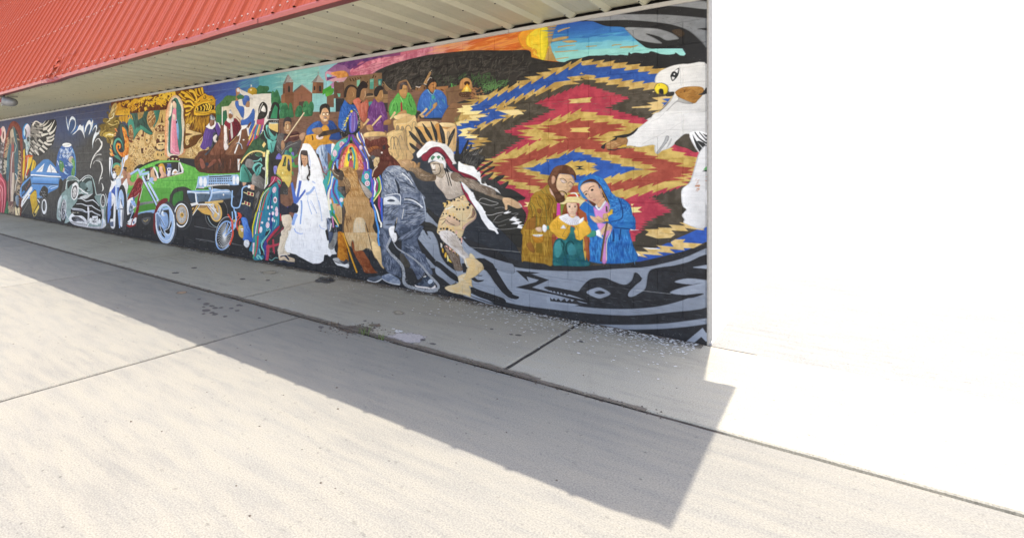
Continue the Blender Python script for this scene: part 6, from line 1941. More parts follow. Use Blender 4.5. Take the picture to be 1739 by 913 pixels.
MURAL.append("""# big log drums
@ 660 190 13.377
s 7a5a40*8a6446 640,240 680,60 720,240
s d8b070<e0bc80 150,270 180,220 380,120 540,75 600,90 630,180 640,420 600,900 420,900 400,420 160,420
s c8a266<dcb880 150,260 220,180 400,105 560,80 610,110 520,200 420,260 260,280
t e8cc94 20 24 160,280 330,275 470,240 600,110
s 9a8464 180,310 230,320 240,400 170,420
s 9a8464 290,330 330,330 350,400 280,420
c 7a6a54 16 380,420 390,350 440,310 490,340 510,430 460,560
c 7a6a54 16 380,420 400,600 420,760 470,900
c 8a7a5c 14 530,420 540,260 600,230 600,330
s e0bc84 640,300 700,230 900,215 1080,215 1150,270 1140,330 960,350 720,350
s c89858<d8ac6c 650,340 900,360 1140,310 1220,700 1000,680 800,640
s b88044 1060,300 1150,280 1200,640 1240,720 1140,660 1090,460
s ecd09c<e4c488 1150,260 1290,245 1440,255 1530,300 1500,330 1360,350 1220,345
s b8864c 1210,340 1380,355 1530,320 1530,380 1400,400 1250,390
s e0c08c<d0a46c 1200,390 1330,390 1540,330 1540,700 1500,900 1250,900 1260,640
s b09878 1320,480 1360,440 1390,480 1370,600 1330,620
t a88a60 24 24 1500,450 1480,760
s dcb878<c4a274 -10,500 100,450 250,420 340,460 360,640 420,900 -20,900
s e0c084 -20,540 60,470 240,420 330,450 200,520 80,560
c 7a6a54 16 60,900 50,640 90,570 120,640 110,900
c 7a6a54 18 170,900 120,640 160,570 210,640 200,760
c 8a7a60 16 290,900 230,640 270,530 310,640
@ 660 250 13.377
s d4b074<c8a270 -40,60 420,60 520,130 560,250 420,330 300,260 180,240 60,300 -40,200
h 8a7450 16 200 16 78 8 -20,60 400,60 420,200 100,240
s d8b478 180,290 330,120 300,330 200,330
# feathers of the war bonnet
@ 700 210 13.377
s 363534*2a2a2a -80,170 0,210 140,360 250,530 200,510 60,390 -30,290
s 363534*2a2a2a -70,440 0,460 100,540 190,620 120,630 20,570 -40,510
s 363534*2a2a2a 50,65 180,150 280,310 350,450 230,420 130,230
s 363534*2a2a2a 230,-10 370,150 430,260 470,370 430,380 310,210 260,80
s 363534*2a2a2a 410,-60 480,30 560,200 575,420 540,420 480,200
s 363534*2a2a2a 620,10 700,130 740,260 750,470 700,480 650,300 620,130
s 363534*2a2a2a 965,110 970,180 920,320 820,530 800,480 830,320 900,190
h 7a7876 24 60 6 70 20 640,60 740,280 740,440 690,440 640,200
h 8a8886 24 60 6 -60 20 900,220 950,240 830,500 810,480
h 6a6866 20 50 6 50 20 0,240 200,480 180,480 60,380
s 2c2b2a 1035,310 1060,380 1060,640 1100,680 1180,520 1270,360 1280,430 1220,620 1340,470 1360,540 1300,640 1600,540 1500,680 1640,760 1560,900 980,900 965,740 1000,560
h 8a8884 60 110 8 -62 14 1120,600 1340,480 1600,560 1540,780 1300,900 1160,900
h c8c4c0 18 150 8 -55 8 1280,780 1590,560 1520,720 1300,900
s f2f0ee 110,660 220,540 340,420 460,400 560,420 680,450 760,470 860,560 940,660 950,740 960,820 1000,880 1000,910 880,910 760,700 560,540 420,560 330,640 260,680 200,740 130,780 100,720
h f4f2f0 90 80 16 -60 40 100,680 220,530 340,400 460,385 600,400 760,460 860,540 940,640 860,640 560,480 220,660
h d8d4d2/.6 30 60 6 -60 40 130,700 460,440 760,500 940,720 560,500
s 842c3a*722230 205,760 240,700 310,670 380,590 460,540 600,525 700,590 790,700 880,830 920,910 800,910 740,750 620,650 540,640 480,680 400,750 340,840 240,840
h b06870 10 60 8 -30 30 260,700 600,540 800,740 560,600
s eeecea 370,820 420,750 480,690 550,655 640,690 720,780 770,910 600,910 480,850 370,890
p 4a7a5c 430,760 470,725 530,750 470,810 455,850 420,790
p 4a7a5c 550,750 610,720 650,760 590,810
p 4a7a5c 660,770 690,765 715,820 690,830
t 8a90a0 14 10 390,880 480,845 600,850 740,900
# feathers right of the shoulder
@ 780 270 13.377
s 2c2b2b*3a3936 -10,60 60,-60 580,-60 420,190 370,260 340,180 270,150 160,130 100,100
h 8a8884 40 120 8 -62 12 40,0 540,-40 400,160 200,110
s eeeeec -20,60 60,100 170,140 330,170 380,240 460,290 480,330 500,480 520,560 620,560 760,640 860,680 990,820 700,650 480,570 410,480 300,400 60,310 -20,290
h f2f0ee 40 70 14 50 30 0,70 330,170 480,330 600,540 860,690 900,760 500,540 200,200
s 2e2d2c 765,45 730,110 560,220 400,300 480,200 620,110
s 2e2d2c 800,160 780,220 600,310 480,420 520,320 640,230
s 3a3937 780,300 740,380 620,490 540,540 500,520 520,420 640,360
s 2e2d2c 1030,365 980,440 860,520 740,580 640,600 620,500 760,460 880,380
s 2e2d2c 1110,500 1110,570 1040,660 960,700 900,680 840,620 980,570
s 2e2d2c 600,480 760,470 900,560 960,640 1180,690 1330,770 1500,890 1300,900 1000,840 860,680 700,600
s 8e2e3e 0,290 150,330 300,400 420,490 330,460 200,440 90,390
s 2a2a2a 100,400 250,440 420,490 480,570 380,560 300,500
# dancer: body
@ 710 270 13.377
s 6a5a4a*8a7866 -40,330 0,260 60,310 140,350 330,340 360,400 420,480 300,500 100,490 -60,400
s c8b8a8*a09080 60,420 140,360 330,350 400,440 380,500 200,500 110,490
s cdbfb0>b4a494 400,380 520,400 620,300 720,300 800,340 860,460 960,540 1000,700 1040,800 900,860 780,910 660,910 560,760 430,620 380,500
s 8a7a6a*6a5a4c 740,360 800,300 900,310 1000,400 1100,420 1280,470 1420,570 1740,700 1739,860 1500,790 1240,690 1100,630 980,520 860,520 760,460
h c8b8a4 40 110 12 28 14 860,400 1100,430 1420,600 1739,740 1700,830 1240,680 960,500
h 4e4034 24 110 14 28 14 860,400 1100,430 1420,600 1739,740 1700,830 1240,680 960,500
h f0e8e0 30 80 12 60 30 400,440 700,420 960,600 980,760 700,860 500,640
h 8a7868 40 80 8 60 30 400,440 700,420 960,600 980,760 700,860 500,640
s a8967e*c4b29c 280,90 420,60 520,110 580,130 590,240 640,300 560,420 500,430 400,370 340,330 310,220
s e8ddd0 300,130 340,120 400,160 380,240 330,240
h 4a3c30 18 50 10 50 60 280,110 560,120 520,300 360,340
l 2c2622 14 480,110 520,250 480,340 360,370
l 3a2e26 10 330,250 400,240
t e8e0d8 18 12 330,285 400,290
l 2e2822 14 340,120 410,100 470,110
s c0a890 520,110 570,120 570,210 540,260
t 201e1e 22 16 640,170 700,290 
t 201e1e 14 14 600,220 660,420 700,610
t 201e1e 20 18 650,220 700,400 760,610
s eeecec 400,40 480,30 620,60 630,200 590,200 560,110 430,60
s 842c3a*722230 610,0 720,0 780,120 920,270 1200,370 1360,480 1180,440 980,340 800,270 680,140
s f0eeee 640,180 720,270 800,300 730,300
s 8e2038 970,550 1010,600 1060,740 1140,860 1180,930 1100,930 1060,820 990,660
s f2f0f0 980,520 1080,590 1200,720 1270,810 1310,930 1180,930 1080,740 1020,650
@ 660 270 13.377
s c09868<a47e54 130,120 260,20 420,0 560,60 640,130 660,90 720,80 700,200 680,240 560,270 420,260 240,180
s 6e5a44*8a7258 600,200 700,200 860,290 960,340 1000,480 880,480 700,310
h e8c898 10 80 10 40 20 300,40 560,80 580,180 300,140
s d0a878<b88a58 420,80 560,50 640,140 560,240 460,200
@ 630 270 13.377
s ba946a<a8845c 690,100 720,30 840,10 880,60 920,110 960,75 975,130 950,210 900,260 800,200 700,150
l dcbc94 12 710,60 800,110
s 6e5a46*857058 860,230 960,190 1060,270 1180,340 1440,350 1480,430 1430,490 1200,500 1060,420 960,310
h c8b49c 20 90 10 30 12 940,240 1200,360 1420,380 1400,470 1160,470
# right hand
@ 780 330 13.377
s 8e7c68*6e5e4e 560,-20 800,0 1010,60 1020,130 960,130 700,50
s d0aa80<c8a078 990,80 1060,70 1180,90 1300,150 1400,220 1430,280 1390,310 1310,320 1200,280 1100,240 1095,330 1070,355 1035,340 1030,260 980,150
h a07c58 14 100 8 26 14 1020,90 1200,120 1380,260 1160,240
s e8dcd4 1350,190 1430,270 1410,290
# kilt with tin cones
@ 740 330 13.377
s e0c898*d4b484 60,640 100,520 200,320 260,240 400,120 520,60 640,10 680,60 760,190 850,270 920,420 920,500 870,590 680,740 620,900 560,1000 460,960 60,900 40,760
s d4b090 300,480 500,560 560,680 440,720 200,640
s b89488 600,760 700,660 860,560 920,440 900,560 720,690 640,800
s 8a6a58 840,300 900,420 860,520 800,540 720,560 820,480
s d0b0a0/.7 450,820 490,820 480,910 450,910
t e8dcc0 12 12 700,560 780,460 820,300
t 4a3c34 12 14 130,690 180,640 240,580 290,640 430,700
t 4a3c34 10 10 90,580 220,555
t 4a3c34 10 10 60,540 180,480
t f0ece0 30 20 220,340 330,300 400,250
s e8c070 160,190 240,200 230,270 190,290
s e8c070 250,140 330,160 340,210 270,210
h e0b050 16 60 24 80 14 180,390 440,440 560,590 400,560
h e0b050 16 60 24 80 14 400,240 780,200 760,300 420,320
h e0b050 16 60 26 85 14 60,720 420,740 420,840 80,800
e 242222 265,185 18,30
e 242222 175,240 12,26
e 242222 365,150 14,20
e 242222 425,125 24,24
e 242222 535,75 16,20
e 5a3a34 615,72 12,22
l 302824 16 480,140 545,140
l 302824 14 560,105 630,120
e 242222 770,235 24,30
e 2a2a2a 730,300 34,32
e 242222 420,290 22,16
e 242222 480,340 24,22
e 242222 545,340 18,20
e 242222 632,340 22,22
e 242222 175,440 16,18
e 242222 240,440 16,14
e 242222 318,490 28,18 40
e 242222 420,525 22,20
e 242222 480,570 28,16 40
e 242222 540,605 24,16 30
e 242222 118,782 24,18
e 242222 178,775 20,20
e 242222 256,785 30,28
e 242222 342,815 20,18
e 242222 400,862 28,14
e 242222 75,857 20,14
# legs and moccasins
@ 730 390 13.377
s d8cfc8*b8aca0 200,60 260,20 420,10 560,80 640,160 720,300 760,440 900,600 870,700 800,710 640,560 440,380 280,240 220,140
h 8a7a6c 40 140 10 48 10 280,40 560,120 700,300 760,480 600,440 300,180
h f6f2f0 30 140 14 48 10 250,100 460,300 800,620 820,690 640,540 300,220
s 7a6a5c*5c4c40 320,360 400,420 560,540 660,570 700,760 750,920 580,920 500,740 400,560
h a89c90 24 160 10 64 10 380,440 600,580 720,900 600,900
h e8b460 12 60 30 70 16 240,240 320,300 680,560 620,570 300,320
p e0a898 350,350 400,360 410,420 370,410
p e0a898 430,390 480,420 480,490 440,470
p e0a898 520,460 570,490 560,530 510,520
p e0a898 590,20 630,60 620,100 590,80
p e0a898 700,170 740,180 735,310 710,290
l 242222 22 300,320 320,340
l 242222 24 355,400 390,415
l 242222 24 440,460 470,490
l 242222 24 520,505 555,525
l 242222 20 205,45 220,55
e 242222 215,145 14,18
e 242222 240,200 14,12
e 242222 255,265 16,10
e 242222 600,120 14,12
e 242222 637,180 12,10
e 242222 670,225 12,12
e 242222 715,310 14,12
p e8d8c0 510,40 560,50 530,90
l 242222 24 515,45 560,70
s dca838 280,410 310,440 320,500 300,530 275,480
s dca838 350,510 385,540 380,620 350,640 325,590
s e8dc98 395,570 420,600 440,700 400,720 390,660
s e8c030 440,660 500,740 460,740 430,700
s f0e8d8 240,300 280,330 280,400 250,400
s e4d4b0*d8c090 905,540 960,550 1030,630 1020,680 960,760 900,850 830,840 810,720 870,680
s dcc090*d4b47c 1030,660 1140,740 1200,800 1200,920 840,920 900,850 960,770
@ 740 440 13.377
s dcc090*d4b47c 640,20 760,-40 880,0 1000,60 1070,130 1060,240 940,360 800,440 640,510 600,490 680,320 720,200 700,170
s ece0c8 640,-10 700,170 770,180 720,140 690,20
s e0c698*d8b880 200,650 280,600 420,570 510,520 500,400 540,370 640,330 700,340 620,480 800,450 820,560 840,630 760,610 800,700 790,860 700,820 420,770 280,720
h f4ecd8 40 50 12 -40 60 500,400 640,330 720,330 600,500 540,520
h ecdcb8 30 120 10 12 10 240,680 760,780 780,850 400,760
h c8a468 24 60 8 -50 30 680,300 1000,120 1040,240 700,460""")
MURAL.append("""# hooded figure in denim with rope
@ 550 220 13.377
p e0c490*d0b07c 1130,630 1260,630 1255,810 1130,860
s 5e3028*4a2620 930,290 960,200 1050,260 1120,230 1240,210 1310,170 1440,200 1450,330 1500,400 1460,440 1500,560 1540,600 1600,650 1740,820 1640,870 1560,880 1480,900 1420,910 1200,1100 1110,1180 1100,1060 1250,880 1250,620 1040,580 1000,440
s 9a5a30*6e3c26 990,440 1060,400 1180,370 1240,390 1300,440 1200,480 1060,520 1010,540
s 5c3c34 1050,560 1150,460 1280,450 1300,600 1240,620 1080,600
s 30292a 1340,370 1390,350 1400,440 1340,450
h 8a4a40 40 90 14 -70 30 960,220 1440,220 1440,340 960,320
h 3a1e1a 50 110 16 70 40 960,300 1440,340 1600,660 1440,900 1240,800
h 7a4438 30 80 24 70 20 1440,620 1700,800 1620,860 1460,860
e e8e0d8 1315,525 22,24
e 4a5258 1115,630 48,44
s 2e2f32 1030,620 1060,640 1100,700 1130,800 1150,880 1120,910 1040,900
p b8b0b0 1090,700 1130,690 1120,740
@ 550 275 13.377
s 5a3228*4e2a22 1100,330 1110,230 1200,100 1280,0 1480,0 1430,130 1340,240 1180,350 1130,360
t d8c0a0 30 14 1220,90 1130,200 1100,330
# ribbons on the right of the pelt
s 3aa0a4<2f8c90 850,420 880,240 940,200 1030,220 1060,280 1040,700 960,560 880,470
e e8d4dc 970,330 50,72
o a86088 10 970,330 24,36
e e8d4dc 985,490 58,64
o a03060 14 985,490 26,30
t 7a4ab0 30 30 900,0 930,120 890,290
t 3a5cc0 40 40 940,200 1030,180 1080,200 1050,340 1090,480 1060,700 1040,800
t 8a2a6a 24 24 970,0 1000,120 960,200
t f0e8e0 22 20 990,0 1000,160
t 3a66c8 40 50 1060,200 1070,360 1140,500 1130,740 1060,910
t 7a4ab0 30 30 1080,380 1110,600 1080,820 1040,910
t f0f0ec 40 36 1140,360 1170,460 1150,600 1160,700 1140,800
t 90d0d8 20 20 1190,380 1220,480 1180,700 1170,770
t a03a70 26 40 1150,370 1210,480 1200,660 1260,800 1270,910
t 48a040 40 50 1220,350 1260,480 1250,640 1160,820 1120,870
t f0e088 24 30 1240,330 1290,460 1290,640 1200,790 1120,900
t 3a66c8 30 40 1270,300 1310,460 1330,660 1300,780 1310,910
p 33302a 1260,740 1310,690 1390,800 1380,910 1300,910
p 33302a 1160,910 1250,820 1260,910
# pelt (buffalo head and body)
s c89a60*a87842 360,170 460,120 600,110 700,160 760,260 780,400 840,560 940,760 1010,910 460,910 500,760 600,600 430,400
s 8a6a4c*6e5238 320,460 330,380 420,300 520,360 600,480 600,620 500,720 480,560 440,560 340,560
s 45403c*5a5250 320,560 400,570 460,600 500,720 480,820 380,700 320,640
s 4c4038 220,200 300,180 420,200 460,320 420,420 340,400 320,330 240,320
t 2e2622 26 90 240,60 290,180 340,200
s 6a5a4a 165,110 200,190 260,260 340,300 350,350 300,380 220,320 180,220
t c8b89c 6 18 190,170 250,270 340,320
h e8c890 90 110 12 60 16 420,150 700,180 780,420 960,800 960,900 560,900 600,500
h 8a5e34 80 110 10 62 18 420,150 700,180 780,420 960,800 960,900 560,900 600,500
h 5e3e22 40 90 12 20 30 360,160 700,130 740,260 480,260
h e0c08c 30 80 10 70 20 420,340 540,380 600,560 480,560
s b8aca0*a09488 780,360 850,470 1000,600 1100,740 1040,830 980,800 880,640 840,540
h d8ccc0 20 80 10 48 10 820,440 1080,740 1020,800 880,600
@ 550 335 13.377
s b88e5c*a47c4c 460,80 540,0 980,0 1060,200 1150,320 1140,560 1110,680 1220,860 1260,910 470,910 430,700 470,500 440,260
s 4c4038 430,160 480,230 500,330 480,420 460,560 450,700 470,910 420,800 410,560 440,420 420,300
h d8b47c 130 150 12 85 14 480,60 1000,60 1120,400 1120,660 1200,900 500,900
h 7a5634 110 150 10 85 16 480,60 1000,60 1120,400 1120,660 1200,900 500,900
h 5a3c24 30 130 16 75 16 480,400 640,440 560,640 480,620
t 3a2e26 16 20 940,570 990,740 1040,910
t 5a4a3a 12 14 730,480 680,640 660,910
s e0cca8/.7 700,500 900,480 940,700 960,910 680,910
h d0c4ae 60 140 14 88 10 690,520 940,560 960,900 690,900
t 3a66c8 50 40 1090,0 1110,160 1170,340
t 4a90e0 44 40 1160,300 1190,520 1240,740 1230,910
t f4f0e4 30 44 1140,160 1210,320 1260,520 1300,600 1290,720 1260,830
t a03a70 50 30 1260,0 1250,180 1300,320 1300,380
t 3a5cc8 46 40 1310,0 1310,300 1330,560
@ 550 395 13.377
s c8a878*b89464 460,0 620,0 1160,0 1210,90 1210,200 1280,340 1310,520 1370,810 1290,760 1220,620 1150,560 1080,400 970,350 880,400 700,410 680,200 640,170 610,310 560,270 500,140
h e4cca0 120 140 14 86 12 500,0 1160,0 1280,380 1300,560 1100,400 960,330 700,390 560,240
h 8a6a44 70 140 8 86 12 500,0 1160,0 1280,380 1300,560 1100,400 960,330 700,390 560,240
s e4c48c<dcb880 1090,200 1210,240 1280,340 1310,520 1365,815 1290,740 1200,600 1100,420
t 3a2e26 14 12 1010,30 1060,260 1090,380
t 4a90e0 40 40 1235,0 1240,180 1260,300
s 8a4a2c*70361e 640,180 690,280 710,410 880,410 960,520 1040,640 1060,710 1160,860 1220,910 940,910 860,760 720,540 640,340
h 5a2a16 24 140 14 30 20 720,440 880,440 1140,880 960,880
h b07044 24 90 10 62 10 660,240 820,560 1000,880 920,880 700,480
s c88028*a05e1c 310,0 420,0 500,200 530,420 560,640 420,640 310,570 320,300
h 6e3410 24 120 16 60 14 360,0 520,240 550,620 480,600 420,200
t d8982c 30 34 430,0 540,320 650,640 750,910
t 8a5c14 8 8 460,0 570,320 670,640 760,880
s a8a8a8<787878 200,590 320,570 400,640 560,660 560,720 400,710 260,660
s f0f0f0 200,600 260,670 400,710 560,710 565,790 520,800 400,760 290,730
s 3a3c44 340,630 440,660 500,600 550,650 480,720 400,680
s 8a8a88*6a6a68 110,250 180,130 210,40 240,0 310,0 300,180 220,360 150,380 100,330
o 9a9a98 8 180,250 70,120 20
s 626e88*3a4256 110,0 210,0 190,140 130,240 110,200
# denim trousers/body
@ 630 270 13.377
s 8a93a4*5a6478 250,360 320,240 420,160 620,150 720,210 860,300 980,520 1060,680 1150,780 1180,920 290,920 270,640
h d8dde4 70 120 18 35 20 320,260 640,170 860,340 980,560 700,500 340,320
h dfe3e8 70 120 14 60 30 280,340 540,440 620,640 640,880 320,860
h 343c4c 50 120 20 40 24 280,340 620,300 960,640 1140,820 660,840 320,820
h c8ced8 40 140 12 20 14 640,560 960,640 1140,800 1140,900 680,860
s 2c323c 540,460 600,520 650,640 660,900 630,900 600,660
t 282e38 14 24 630,530 760,540 880,600 1000,670
t 3a4252 14 18 690,300 780,330 900,480 960,560
t eef0f2 24 16 700,320 860,460 940,580
t 404858 24 20 320,320 380,300 460,350
p 30343e 690,190 760,220 830,330 860,300 740,190
@ 640 330 13.377
s 7a8498*4a5468 150,100 200,20 520,-20 1020,0 1080,200 1120,330 1110,540 1040,640 880,760 640,910 420,830 380,770 140,770 130,600 150,400
h c8ced8 80 160 14 -14 18 600,100 1000,200 1100,480 900,700 560,680 620,400
h 2e3440 60 150 20 -14 18 600,80 1000,260 1080,500 900,720 560,760 620,420
h b8bfcc 50 130 14 -40 20 170,120 500,200 480,480 180,560
h 30363f 40 130 20 -40 20 170,280 460,300 440,560 180,600
s dfe3e8 150,100 200,60 360,40 480,120 520,230 200,230 150,240
s 3a4250 230,150 320,110 420,150 320,170
t eef0f2 20 30 620,110 760,120 900,180 1040,300
t 282e38 24 20 640,90 800,100 960,190
t 282e38 20 30 620,210 800,230 980,300
t 262b34 20 16 640,440 900,450
t d8dde4 20 20 180,30 510,0 530,240
t c0c8d4 24 10 1030,40 1090,260 1100,540
s 8a94a8*6a7488 140,620 180,600 390,600 410,700 330,780 160,770
s 2a2c30 210,680 340,670 340,690 210,700
p 2a2c2e 430,590 470,560 450,660 400,860 360,830
l e8e4d8 12 610,330 570,560
t b8a888 14 14 460,520 440,660
s f2f0f0 270,780 400,720 380,860 430,880 440,1000 420,1080 370,1080 300,960
@ 640 385 13.377
s 5a6478*363e4e 60,60 160,40 260,60 290,200 340,300 220,480 220,600 320,640 520,640 560,320 440,80 700,0 1050,-20 980,170 930,300 980,480 1100,740 1200,920 700,920 640,620 520,920 160,920 100,640
h 8a94aa 70 150 18 70 20 140,80 280,240 260,880 170,880
h b8c0d0 40 120 14 40 20 600,380 860,440 1000,560 1140,860 760,620
h 2a303c 60 150 22 -30 20 460,160 1000,0 980,200 600,320
h 9aa4b8 40 180 16 -34 10 460,260 900,40 980,0 800,200 560,300
h 2c323e 40 160 20 50 12 600,440 900,600 1080,880 800,700
s 2c2e30 350,340 260,480 420,700 520,760 560,640 440,520
s 45423e*38352f 520,600 640,640 700,720 760,910 600,910 540,800
s f4f2f2 270,30 400,-20 390,120 440,150 460,260 430,330 390,330 370,270 300,200
t 9ca0a8 46 56 310,240 260,380 230,470 300,590 400,740 560,910
t 9ca0a8 20 40 370,340 460,480 640,600 820,730 960,910
h 3a3c40 70 20 10 30 60 230,340 260,480 420,720 560,900 480,860 240,500
h e8e8ea 60 20 10 -40 60 230,340 260,480 420,720 560,900 480,860 240,500
h e0e0e0 30 20 8 40 60 480,490 820,740 940,900 800,740
@ 620 430 13.377
s 5a6478*363e4e 400,0 560,0 780,220 830,480 800,560 700,500 580,480 540,450 450,330
h 9aa4b8 40 120 14 80 16 420,0 580,40 780,480 500,400
s 5e687c*3e4658 900,0 1320,0 1400,160 1540,450 1430,480 1340,430 1300,520 1200,600 1140,480 1000,200
h a8b2c4 40 140 14 58 12 960,60 1340,30 1500,440 1180,540
h 2c323e 24 120 20 58 10 1060,40 1240,160 1360,420 1180,400
p 2d2d2e 900,300 1080,420 1160,600 1000,720 940,640
s 3a404c<56606e 50,580 100,540 220,530 320,500 380,540 320,600 200,620 60,610
s e0e4ea 50,600 200,640 320,600 380,560 360,610 240,660 70,630
s 98a2b4*5e6a80 370,540 400,500 540,460 640,500 760,570 800,640 800,710 700,700 480,640 390,590
t d0d4da 10 24 380,570 480,640 640,690 790,710
s 2c333f*4a5464 1140,700 1260,640 1340,520 1440,510 1540,600 1570,680 1560,750 1380,760 1200,730
e b8c4d4 1480,640 50,60 50
s f4ece8 1130,710 1200,740 1400,760 1500,780 1590,720 1600,800 1520,820 1400,800 1160,760
p f0ece4 1330,520 1390,510 1380,540 1320,540
t 94989e 60 70 570,0 700,120 840,280 880,460 880,640 960,740 1160,800
t 94989e 70 90 1140,790 1300,830 1500,850 1640,820
t 94989e 44 60 1300,300 1440,480 1560,600 1660,720 1660,800
t 94989e 30 44 920,0 1140,150 1320,320
h 2e3034 130 24 12 30 60 570,0 640,0 880,300 960,700 1160,780 1500,800 1640,780 1640,860 1160,840 900,740 820,300
h f0f0f0 110 24 10 -30 60 570,0 640,0 880,300 960,700 1160,780 1500,800 1640,780 1640,860 1160,840 900,740 820,300
h e8e8ea 50 20 9 -30 60 1300,280 1380,320 1680,740 1640,820 1420,500""")
MURAL.append("""# white feather trail under the dancer's arm
@ 740 330 13.377
s 8e2038 670,-40 720,-20 800,150 960,350 930,345 780,175 700,60
p f4f4f4 710,-50 850,-50 880,90 960,170 1060,290 1100,370 1140,400 1120,420 1180,540 1280,640 1360,750 1430,785 1380,790 1430,890 1390,900 1330,830 1210,795 1120,680 1040,560 1000,460 950,370 860,240 780,110""")
